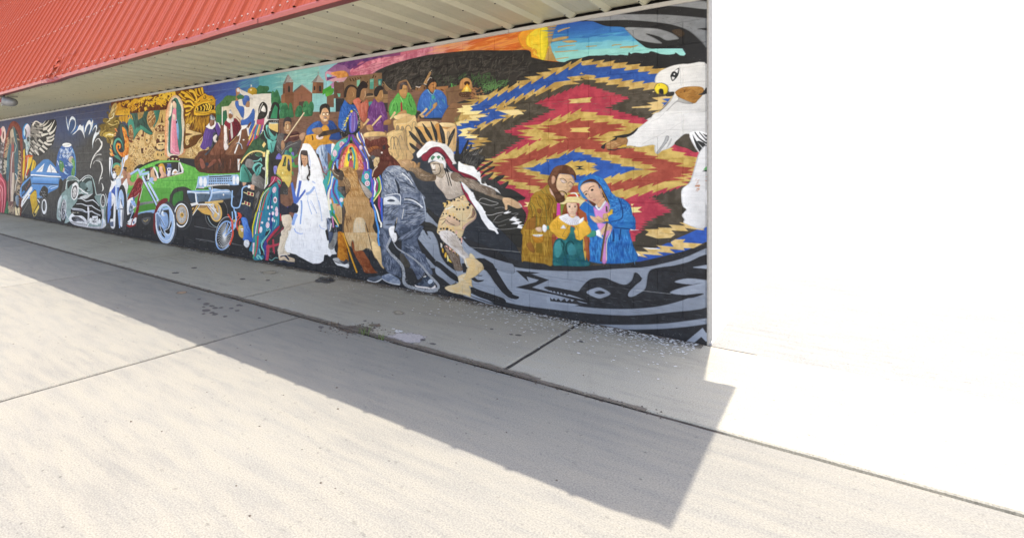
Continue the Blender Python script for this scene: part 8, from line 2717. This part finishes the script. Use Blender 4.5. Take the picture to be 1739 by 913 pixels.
# concrete blocks: half bond, 0.4 x 0.2 m, joints recessed
BW, BH, J, BV = 0.4, 0.2, 0.0045, 0.0028
def block_mesh(w):
    h = BH - J; w = w - J
    V = [(0, 0.0, 0), (w, 0.0, 0), (w, 0.0, h), (0, 0.0, h)]
    f = [(BV, -BV, BV), (w - BV, -BV, BV), (w - BV, -BV, h - BV), (BV, -BV, h - BV)]
    bk = [(0, 0.014, 0), (w, 0.014, 0), (w, 0.014, h), (0, 0.014, h)]
    V = f + V + bk
    Fc = [(0, 1, 2, 3), (0, 4, 5, 1), (1, 5, 6, 2), (2, 6, 7, 3), (3, 7, 4, 0), (4, 8, 9, 5), (5, 9, 10, 6), (6, 10, 11, 7), (7, 11, 8, 4)]
    return V, Fc
bm_cache = {}
spots = []
for k in range(15):
    x = -1.22 if k % 2 == 0 else -1.02
    xs = [x - BW * i for i in range(60)]
    spots.append((xs[0], X_END - xs[0], k))
    spots += [(q, BW, k) for q in xs[1:] if q > X_FAR]
spots.sort(key=lambda s: -s[0])
random.seed(5)
near, far = spots[:300], spots[300:]
for x, w, k in near:
    key = round(w, 3)
    if key not in bm_cache: bm_cache[key] = mesh('block', *block_mesh(w), m_mural)
    b = obj('block', bm_cache[key], wall, at(x + J / 2, D + 0.004 + random.uniform(-0.0012, 0.0012), k * BH + J / 2))
V, Fc = [], []
for x, w, k in far:
    bv, bf = block_mesh(w); o = len(V); ox, oy, oz = at(x + J / 2, D + 0.004 + random.uniform(-0.0012, 0.0012), k * BH + J / 2)
    V += [(a + ox, b + oy, c + oz) for a, b, c in bv]; Fc += [[i + o for i in q] for q in bf]
fb = obj('far_blockwork', mesh('far_blockwork', V, Fc, m_mural), wall); fb['kind'] = 'stuff'
obj('mortar', mesh('mortar', *boxes([(*at(X_FAR, D + 0.0055, 0), *at(X_END - 0.001, D + 0.2, WALL_H - 0.002))]), m_mural), wall)
m_end = mat_plain('bare_block', (0.36, 0.34, 0.31), 0.9, 0.15, 30)
obj('end_face', mesh('end_face', *boxes([(*at(X_END, D + 0.01, 0), *at(X_END + 0.012, D + 0.2, WALL_H - 0.003))]), m_end), wall)
m_cavity_shade = mat_plain('cavity_shade', (0.05, 0.045, 0.04), 0.9)  # near-black colour stands in for the darkness inside the roof and ribs
obj('added_attic_back', mesh('added_attic_back', *boxes([(*at(X_FAR, D + 0.21, 0.0), *at(X_END, D + 0.26, 7.05))]), m_cavity_shade), building)  # unseen back added to shut out sunlight and keep the soffit gap dark

# pale angle along the top of the wall
m_trim = mat_painted_metal('pale_trim', (0.56, 0.54, 0.50), (0.46, 0.43, 0.39), 0.5)
x = X_FAR; i = 0
while x < X_END - 0.05:
    x1 = min(x + 3.05, X_END)
    obj('cap_trim', mesh('cap_trim', *boxes([(*at(x + 0.003, D - 0.022, 2.962), *at(x1 - 0.003, D + 0.004, 2.966)), (*at(x + 0.003, D - 0.022, 2.9665), *at(x1 - 0.003, D - 0.018, 3.0))]), m_trim), wall)
    x = x1

# soffit of ribbed sheet, ribs hanging down
Y_IN, Y_OUT, Z_S = 3.60, 3.50, 3.002
PITCH = 0.3285
m_soffit = mat_painted_metal('tan_soffit', (0.60, 0.575, 0.43), (0.54, 0.52, 0.385), 0.42, (0.4, 2.5, 1))
soffit = empty('soffit', (0, 0, 0), building); soffit['label'] = 'tan ribbed metal soffit under the overhang'
prof = [(0, 0.036), (0.071, 0.036), (0.074, 0.034), (0.077, 0.036), (0.141, 0.036), (0.144, 0.034), (0.147, 0.036), (0.211, 0.036), (0.224, 0.034), (0.234, 0.036), (0.266, 0.0), (0.286, 0.0), (PITCH - 0.001, 0.036)]
sm = mesh('soffit_panel', *extrude_profile(prof, (1, 0, 0), (0, 0, 1), (0, 1, 0), Y_OUT + 0.012 - D, 0.012), m_soffit)
ribs = []
k = 0
x = -1.327 - 0.278 + PITCH * 2
while x > X_FAR - 0.2:
    if x + PITCH < X_END + 0.3:
        obj('soffit_panel', sm, soffit, at(x, D, Z_S)); ribs.append(x + 0.278)
    x -= PITCH
# screw heads under the soffit ribs
m_screw = mat_plain('screw_metal', (0.10, 0.09, 0.08), 0.5, 0.2, 20, 0.3)
def hexa(c, r, h, nrm):
    nrm = Vector(nrm).normalized(); q = nrm.to_track_quat('Z', 'Y')
    V = [Vector(c) + q @ Vector((r * math.cos(i * math.pi / 3), r * math.sin(i * math.pi / 3), z)) for z in (0, h) for i in range(6)]
    return V, [(0, 1, 7, 6), (1, 2, 8, 7), (2, 3, 9, 8), (3, 4, 10, 9), (4, 5, 11, 10), (5, 0, 6, 11), (6, 7, 8, 9, 10, 11)]
V, Fc = [], []
for rx in ribs:
    for y in (3.68, 4.5, 5.3):
        v, f = hexa(at(rx, y, Z_S), 0.009, -0.006, (0, 0, 1)); o = len(V); V += v; Fc += [[i + o for i in q] for q in f]
so_ = obj('soffit_screws', mesh('soffit_screws', V, Fc, m_screw), soffit); so_['kind'] = 'stuff'

# steep red roof sheet
TILT = R(62.6); ROOF_L = 4.55; PR = 0.318
m_roof = mat_painted_metal('faded_red_roof', (0.37, 0.060, 0.024), (0.39, 0.080, 0.04), 0.55, (6.0, 0.3, 0.3), 0.18)
m_red = mat_painted_metal('red_trim', (0.36, 0.078, 0.06), (0.39, 0.105, 0.085), 0.4)
m_red_shaded = mat_painted_metal('shaded_red', (0.17, 0.036, 0.035), (0.20, 0.05, 0.046), 0.4)  # the trim red darkened: shade of the eave underside put into the colour
roof = empty('roof', (0, 0, 0), building); roof['label'] = 'steep faded red ribbed metal roof slope'
up = Vector((0, math.cos(TILT), math.sin(TILT))); out = Vector((0, -math.sin(TILT), math.cos(TILT)))
rp = [(0, 0), (0.014, 0.030), (0.040, 0.030), (0.054, 0), (0.118, 0), (0.124, 0.006), (0.142, 0.006), (0.148, 0), (0.212, 0), (0.218, 0.006), (0.236, 0.006), (0.242, 0), (PR - 0.0008, 0)]
rm = mesh('roof_panel', *extrude_profile(rp, (1, 0, 0), out, up, 0.0, ROOF_L), m_roof)
Y0, Z0 = Y_OUT + 0.004, 3.052
x = -3.570 - 0.027 + PR * 8; roof_ribs = []
while x > X_FAR - 0.2:
    if x + PR < X_END + 0.3:
        obj('roof_panel', rm, roof, at(x, Y0, Z0)); roof_ribs.append(x + 0.027)
    x -= PR
m_pscrew = mat_plain('roof_screw', (0.50, 0.34, 0.29), 0.4, 0.1, 20, 0.2)
V, Fc = [], []
random.seed(9)
for rx in roof_ribs:
    for s_ in (0.10, 1.32, 2.55, 3.78):
        for dx in (0.052, 0.155, 0.258):
            c = Vector(at(rx + dx, Y0, Z0)) + up * (s_ + random.uniform(-.012, .012)) + out * 0.001
            v, f = hexa(c, 0.011, 0.009, out); o = len(V); V += v; Fc += [[i + o for i in q] for q in f]
o_ = obj('roof_screws', mesh('roof_screws', V, Fc, m_pscrew), roof); o_['kind'] = 'stuff'
# dark strip standing in for the shade inside the open rib ends
obj('rib_end_shade', mesh('rib_end_shade', *boxes([(*at(X_FAR, Y0 + 0.012, Z0 - 0.045), *at(X_END, Y0 + 0.02, Z0 + 0.016))]), m_cavity_shade), roof)
# crumpled sheet low on the slope and eave trim in lengths, bruised in two places
def dent(x):
    d = 0.0
    for c, w, a in ((-10.05, 0.34, 0.05), (-5.65, 0.30, 0.022), (-7.6, 0.08, 0.006), (-8.75, 0.06, 0.006)):
        d += a * math.exp(-((x - c) / w) ** 2)
    return d
random.seed(3)
eave = empty('eave_trim', (0, 0, 0), building); eave['label'] = 'folded red metal trim along the eave, dented'
joins = [X_END + 0.02, -4.44, -7.52, -10.6, -13.7, -16.8, -19.9, X_FAR]
for i in range(len(joins) - 1):
    xa, xb = joins[i + 1] + 0.006, joins[i] - 0.006
    nseg = max(12, int((xb - xa) / 0.1))
    dz = random.uniform(-0.004, 0.003); V, Fc = [], []
    for kx in range(nseg + 1):
        x = xa + (xb - xa) * kx / nseg; q = dent(x) + 0.0025 * math.sin(x * 2.3 + i)
        w = 0.35 * q * math.sin(x * 31)
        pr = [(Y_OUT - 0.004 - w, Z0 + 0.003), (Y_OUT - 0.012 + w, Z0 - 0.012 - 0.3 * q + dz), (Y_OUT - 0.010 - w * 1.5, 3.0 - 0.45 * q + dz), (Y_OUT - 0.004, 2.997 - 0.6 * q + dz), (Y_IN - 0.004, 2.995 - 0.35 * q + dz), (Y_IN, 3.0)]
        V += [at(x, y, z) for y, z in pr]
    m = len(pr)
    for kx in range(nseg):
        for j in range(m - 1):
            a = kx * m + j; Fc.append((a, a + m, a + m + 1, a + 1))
    me = mesh('trim', V, Fc, m_red); me.materials.append(m_red_shaded)
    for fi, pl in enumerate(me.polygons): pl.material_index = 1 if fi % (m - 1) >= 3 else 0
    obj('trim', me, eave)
# torn scraps of sheet at the big dent
V, Fc = [], []
for i in range(26):
    cx = -10.05 + random.gauss(0, 0.26); s_ = random.uniform(0.02, 0.42); r_ = random.uniform(0.03, 0.09)
    base = Vector(at(cx, Y0, Z0)) + up * s_
    o = len(V)
    for a_ in range(4):
        th = a_ * math.pi / 2 + random.uniform(-.5, .5)
        V.append(base + Vector((r_ * 0.7 * math.cos(th), 0, 0)) + up * (r_ * math.sin(th)) + out * random.uniform(0.008, 0.06))
    Fc += [(o, o + 1, o + 2), (o, o + 2, o + 3)]
o_ = obj('crumpled_sheet', mesh('crumpled_sheet', V, Fc, m_roof), roof); o_['label'] = 'crumpled patch of red sheet just above the eave'; o_['kind'] = 'stuff'
obj('ridge_cap', mesh('ridge_cap', *boxes([(*at(X_FAR, Y0 + up.y * ROOF_L - 0.05, Z0 + up.z * ROOF_L - 0.02), *at(X_END, Y0 + up.y * ROOF_L + 0.2, Z0 + up.z * ROOF_L + 0.06))]), m_red_shaded), roof)
V = [at(X_END, Y_OUT + 0.02, 3.05), at(X_END, D + 0.26, 3.05), at(X_END, D + 0.26, 7.05), at(X_END, Y0 + up.y * ROOF_L, Z0 + up.z * ROOF_L)]
obj('gable_end', mesh('gable_end', V + [(a + 0.01, b, c) for a, b, c in V], [(0, 1, 2, 3), (7, 6, 5, 4), (0, 4, 5, 1), (1, 5, 6, 2), (2, 6, 7, 3), (3, 7, 4, 0)], m_red), roof)

# ------------------------------------------------------------------ ground
m_lot = mat_concrete('bounce_lot', (0.60, 0.57, 0.51), (0.50, 0.475, 0.425), (0.64, 0.60, 0.53))  # out-of-view ground kept pale so that sunlight bounces onto the wall
gm = mesh('ground', [(-2500, -2500, -0.03), (2500, -2500, -0.03), (2500, 2500, -0.03), (-2500, 2500, -0.03)], [(0, 1, 2, 3)], m_lot)
tag(obj('ground', gm), kind='structure')
m_side = mat_concrete('side_lot_concrete', (0.31, 0.295, 0.262), (0.265, 0.252, 0.225), (0.325, 0.305, 0.262))
tag(obj('side_lot', mesh('side_lot', [(X_END + 0.02, D + 0.02, -0.02), (2400, D + 0.02, -0.02), (2400, 2400, -0.02), (X_END + 0.02, 2400, -0.02)], [(0, 1, 2, 3)], m_side)), kind='structure')
m_dirt = mat_plain('joint_dirt', (0.062, 0.05, 0.039), 0.95, 0.5, 25)
tag(obj('dirt_bed', mesh('dirt_bed', [(X_FAR - 2, 0.31, -0.012), (-0.5, 0.31, -0.012), (-0.5, D + 0.05, -0.012), (X_FAR - 2, D + 0.05, -0.012)], [(0, 1, 2, 3)], m_dirt)), kind='structure')
pave = tag(empty('pavement', (0, 0, 0)), kind='structure')
m_slab_in = mat_concrete('walk_slab', (0.46, 0.425, 0.345), (0.32, 0.297, 0.238), (0.42, 0.378, 0.29))
m_slab_out = mat_concrete('apron_slab', (0.278, 0.260, 0.220), (0.235, 0.220, 0.189), (0.290, 0.265, 0.212))
def slab(x0, y0, x1, y1, mat, ragged=0.0):
    """slab with a rounded arris and slightly chipped edges"""
    nx, ny = max(2, int((x1 - x0) / 0.12)), max(2, int((y1 - y0) / 0.12)); ring = []
    for i in range(nx): ring.append((x0 + (x1 - x0) * i / nx, y0))
    for i in range(ny): ring.append((x1, y0 + (y1 - y0) * i / ny))
    for i in range(nx): ring.append((x1 - (x1 - x0) * i / nx, y1))
    for i in range(ny): ring.append((x0, y1 - (y1 - y0) * i / ny))
    cx, cy = (x0 + x1) / 2, (y0 + y1) / 2; V = []; m = len(ring)
    j = [(random.uniform(0, ragged), random.uniform(0, ragged)) for _ in ring]
    for inset, z in ((0.0, -0.10), (0.0, -0.008), (0.010, 0.0)):
        for (x, y), (a, b) in zip(ring, j):
            V.append((x - math.copysign(inset + a, x - cx) * (abs(abs(x - cx) - (x1 - x0) / 2) < 1e-6), y - math.copysign(inset + b, y - cy) * (abs(abs(y - cy) - (y1 - y0) / 2) < 1e-6), z))
    Fc = [(k * m + i, k * m + (i + 1) % m, (k + 1) * m + (i + 1) % m, (k + 1) * m + i) for k in range(2) for i in range(m)]
    Fc.append(tuple(2 * m + i for i in range(m)))
    return mesh('slab', V, Fc, mat)
random.seed(21)
for k in range(-1, 8):
    xa = -1.89 - 3.3 * (k + 1); xb = xa + 3.3 if k >= 0 else 9.0
    obj('slab', slab(xa + 0.014, 3.782, xb - 0.014, D + 0.0, m_slab_in, 0.006), pave)
for k in range(-1, 7):
    xa = -4.09 - 3.78 * (k + 1); xb = xa + 3.78 if k >= 0 else 9.0
    obj('slab', slab(xa + 0.011, 0.3, xb - 0.011, 3.742, m_slab_out, 0.006), pave)
# stains, each a thin film on the slabs
def stain(px, py, wpx, hpx, mat, label=None):
    x, y = ground_at(px, py); xa, ya = ground_at(px - wpx / 2, py); xb, yb = ground_at(px + wpx / 2, py); xc, yc = ground_at(px, py - hpx / 2); xd, yd = ground_at(px, py + hpx / 2)
    ux, uy = (xb - xa) / 2, (yb - ya) / 2; vx, vy = (xc - xd) / 2, (yc - yd) / 2
    o = obj('stain', STM.setdefault(mat.name, mesh('stain', [(-1, -1, 0), (1, -1, 0), (1, 1, 0), (-1, 1, 0)], [(0, 1, 2, 3)], mat)), pave)
    SC[0] += 1
    o.matrix_local = Matrix(((ux, vx, 0, x), (uy, vy, 0, y), (0, 0, 1, 0.0025 + 0.00025 * (SC[0] % 8)), (0, 0, 0, 1)))
    if label: o['label'] = label
STM, SC = {}, [0]
s_oil = mat_stain('oil_stain', (0.105, 0.10, 0.095), 0.2, 5.0, 0.30)
s_pink = mat_stain('pink_paint_spill', (0.46, 0.415, 0.385), 0.10, 16.0, 0.30)
s_brown = mat_stain('brown_stain', (0.19, 0.145, 0.105), 0.25, 7.0, 0.35)
s_tan = mat_stain('tan_smear', (0.40, 0.35, 0.26), 0.4, 6.0, 0.35)
s_rust = mat_stain('rust_smear', (0.33, 0.235, 0.15), 0.25, 6.0, 0.22)
s_spot = mat_stain('dark_spot', (0.13, 0.115, 0.105), 0.15, 12.0, 0.22)
s_damp = mat_stain('damp_shade', (0.20, 0.195, 0.185), 0.9, 2.0, 0.30)
stain(553, 475.5, 52, 17, s_oil, 'dark oil stain on the walk near the wall')
stain(690, 574, 104, 27, s_pink, 'pale pink spill of paint beside the joint')
stain(636, 552.5, 36, 9, s_brown); stain(676, 531, 34, 16, s_tan); stain(460, 462.5, 62, 9, s_tan); stain(308, 497, 26, 6, s_rust)
for a, b, w, h in ((351, 516, 14, 5), (360, 519.5, 12, 4), (365, 523, 12, 4), (350, 527, 18, 6), (359.5, 531, 12, 4), (365.5, 533.5, 14, 5), (376, 522.5, 10, 3.5), (346, 521.5, 8, 3), (346, 533, 8, 3), (403, 527.5, 11, 4), (405, 518, 10, 4), (393, 523.5, 9, 3), (382, 537.5, 11, 4), (338, 508, 8, 3), (410, 519, 6, 3)): stain(a, b, w, h, s_spot)
for a, b, w, h in ((298, 463.5, 18, 3.5), (412, 474, 12, 3), (455, 476, 10, 3), (880, 569, 14, 4), (987, 580, 10, 4), (868, 568, 9, 3), (835, 559, 8, 3), (620, 545, 8, 3), (718, 577, 12, 4), (735, 584, 14, 4), (545, 555, 12, 5), (1010, 566, 9, 3), (440, 540, 8, 3), (330, 455, 12, 3)): stain(a, b, w, h, s_spot)
for a, b, w, h in () and ((860, 530, 150, 24), (1000, 585, 120, 30), (360, 420, 140, 12), (640, 500, 160, 26), (220, 425, 120, 12), (820, 590, 140, 30), (480, 500, 110, 18), (120, 402, 120, 9)): stain(a, b, w, h, s_damp)
# dirt washed along the joint and the foot of the wall
m_grit = mat_stain('drifted_dirt', (0.14, 0.11, 0.085), 0.3, 9.0, 0.32)
for a, b, w, h in ((604, 559.5, 84, 20), (570, 552, 24, 8)): stain(a, b, w, h, m_grit)
m_band = mat_stain('joint_silt', (0.17, 0.142, 0.112), 0.6, 5.0, 0.46, strip=True)
def band(x0, x1, y, half):
    SC[0] += 1; o = obj('stain', mesh('stain', [(-1, -1, 0), (1, -1, 0), (1, 1, 0), (-1, 1, 0)], [(0, 1, 2, 3)], m_band), pave)
    o.matrix_local = Matrix((((x1 - x0) / 2, 0, 0, (x0 + x1) / 2), (0, half, 0, y), (0, 0, 1, 0.0025 + 0.00025 * (SC[0] % 8)), (0, 0, 0, 1)))
band(-20, -0.9, 3.77, 0.075); band(-5.5, -1.6, 3.79, 0.11); band(-20, -0.86, D + 0.02, 0.16); band(-20, -0.86, D + 0.03, 0.40)
# ------------------------------------------------------------------ flakes of white paint, grit
m_chip = mat_plain('white_flake', (0.72, 0.71, 0.68), 0.7, 0.15, 40)
random.seed(44)
V, Fc = [], []
def flake(x, y, r_):
    o = len(V); kx = random.randint(4, 6); z = 0.004; tl = random.uniform(-0.25, 0.25)
    el = random.uniform(0.5, 1.0); ph = random.uniform(0, 3.1)
    for i in range(kx):
        th = i * 2 * math.pi / kx + random.uniform(-.4, .4)
        a, b = r_ * math.cos(th), r_ * el * math.sin(th)
        V.append((x + a * math.cos(ph) - b * math.sin(ph), y + a * math.sin(ph) + b * math.cos(ph), z + 0.003 + tl * a * 0.4))
    Fc.append(tuple(range(o, o + kx)))
for i in range(950):
    x = -0.9 - abs(random.gauss(0, 1.35)); dy = random.expovariate(1 / 0.20)
    if dy < 1.5: flake(x, D - 0.03 - dy, random.uniform(0.004, 0.016))
for i in range(330):
    x = random.uniform(-9.5, -1.0); dy = random.expovariate(1 / 0.26)
    if dy < 1.6: flake(x, D - 0.03 - dy, random.uniform(0.004, 0.013))
for i in range(160): flake(random.uniform(-16, -1), random.uniform(3.85, D - 0.05), random.uniform(0.004, 0.009))
for cx_, cy_ in ((668, 560), (673, 562), (680, 563), (677, 565), (320, 424), (326, 425), (330, 426), (205, 411), (1080, 560), (1085, 562)):
    for _ in range(3):
        x, y = ground_at(cx_ + random.uniform(-2, 2), cy_ + random.uniform(-1, 1)); flake(x, y, random.uniform(0.01, 0.022))
tag(obj('paint_flakes', mesh('paint_flakes', V, Fc, m_chip)), 'white flakes of paint scattered on the walk along the foot of the wall', 'paint flakes', kind='stuff')
m_grain = mat_plain('dark_grit', (0.11, 0.085, 0.065), 0.95, 0.3, 40)
V, Fc = [], []
def grain(x, y, r_):
    o = len(V)
    V.extend([(x - r_, y - r_ * .6, 0), (x + r_ * .9, y - r_ * .7, 0), (x + r_ * .2, y + r_, 0), (x, y, r_ * random.uniform(.5, 1))])
    Fc.extend([(o, o + 1, o + 3), (o + 1, o + 2, o + 3), (o + 2, o, o + 3)])
for i in range(1100): grain(random.uniform(-16, -0.9), D - 0.012 - random.expovariate(1 / 0.03), random.uniform(0.004, 0.012))
for i in range(900): grain(random.uniform(-12, -0.8), 3.76 + random.gauss(0, 0.03), random.uniform(0.003, 0.010))
for i in range(240):
    x, y = ground_at(random.gauss(605, 22), random.gauss(559, 5)); grain(x, y, random.uniform(0.004, 0.012))
for i in range(160): grain(random.uniform(-14, -0.8), random.uniform(1, 5.4), random.uniform(0.004, 0.009))
tag(obj('grit', mesh('grit', V, Fc, m_grain)), 'dark grit lying along the joint and the foot of the wall', 'grit', kind='stuff')
# ------------------------------------------------------------------ weeds in the joint
m_weed = mat_plain('weed_green', (0.11, 0.15, 0.045), 0.7, 0.4, 60); m_dry = mat_plain('weed_dry', (0.17, 0.125, 0.085), 0.9, 0.3, 60)
def weed(px, py, nb, h, mat, label, spread=0.05):
    x, y = ground_at(px, py); V, Fc = [], []
    for i in range(nb):
        a = random.uniform(0, 6.28); L = h * random.uniform(0.5, 1.0); w = random.uniform(0.003, 0.006); ln = random.uniform(0.1, 0.7)
        bx, by = random.gauss(0, spread * .4), random.gauss(0, spread * .3); o = len(V)
        for k in range(5):
            t = k / 4; r_ = L * ln * t * t; z = L * t * (1 - 0.25 * ln * t); ww = w * (1 - t * 0.95)
            cx_, cy_ = bx + r_ * math.cos(a), by + r_ * math.sin(a); dx, dy = -math.sin(a) * ww, math.cos(a) * ww
            V += [(cx_ - dx, cy_ - dy, z), (cx_ + dx, cy_ + dy, z)]
        Fc += [(o + 2 * k, o + 2 * k + 1, o + 2 * k + 3, o + 2 * k + 2) for k in range(4)]
    return tag(obj('weed', mesh('weed', V, Fc, mat), None, (x, y, -0.002)), label, 'weed', 'weeds growing in the pavement joint')
weed(614.5, 566, 11, 0.075, m_weed, 'short green grass tuft at the left of the weeds, below the brown stain')
weed(624.5, 568.5, 9, 0.13, m_weed, 'tallest thin grass tuft in the joint, below the brown stain')
weed(646.5, 575.5, 11, 0.075, m_weed, 'green tuft nearest the pale pink paint spill', 0.04)
weed(568, 552, 26, 0.05, m_dry, 'dry brown clump of dead weed farthest from the pink spill', 0.09)
# ------------------------------------------------------------------ flood lamp hung under the far eave
lx, ly, lz = -12.93, 3.66, 2.862
lamp = tag(empty('flood_light', (lx, ly, lz)), 'grey bell-shaped flood lamp hanging under the eave at the far left', 'lamp')
m_shade = mat_plain('spun_aluminium', (0.22, 0.22, 0.22), 0.5, 0.2, 14, 0.3); m_blk = mat_plain('black_bracket', (0.03, 0.03, 0.03), 0.5)
ax = Vector((math.cos(A), math.sin(A), -0.16)).normalized(); q = ax.to_track_quat('Z', 'Y')
V, Fc = [], []; prof = [(-0.10, 0.0), (-0.10, 0.06), (-0.125, 0.09), (-0.13, 0.094), (-0.10, 0.094), (-0.02, 0.092), (0.05, 0.088), (0.10, 0.074), (0.135, 0.048), (0.15, 0.018), (0.153, 0.0)]
ns = 24
for z, r_ in prof:
    for i in range(ns): V.append(q @ Vector((r_ * math.cos(i * 2 * math.pi / ns), r_ * math.sin(i * 2 * math.pi / ns), z)))
for k in range(len(prof) - 1):
    for i in range(ns): Fc.append((k * ns + i, k * ns + (i + 1) % ns, (k + 1) * ns + (i + 1) % ns, (k + 1) * ns + i))
obj('lamp_shade', mesh('lamp_shade', V, Fc, m_shade, True), lamp)
hv, hf = boxes([(-0.045, -0.04, -0.23, 0.045, 0.04, -0.10)])
obj('socket', mesh('socket', [q @ Vector(v) for v in hv], hf, m_red_shaded), lamp)
hv, hf = boxes([(-0.19, -0.02, 0.098, 0.15, 0.02, 0.108)])
qa = Matrix.Rotation(A, 4, 'Z')
obj('bracket', mesh('bracket', [qa @ Vector(v) for v in hv], hf, m_blk), lamp)
hv, hf = boxes([(-0.175, -0.015, -0.03, -0.155, 0.015, 0.084), (-0.15, -0.012, 0.095, -0.12, 0.012, 0.14)])
obj('stem', mesh('stem', [qa @ Vector(v) for v in hv], hf, m_blk), lamp)
b2 = []
hv, hf = boxes([(-0.185, -0.01, -0.085, -0.165, 0.01, -0.055)])
obj('wing_screw', mesh('wing_screw', [qa @ Vector(v) for v in hv], hf, m_trim), lamp)
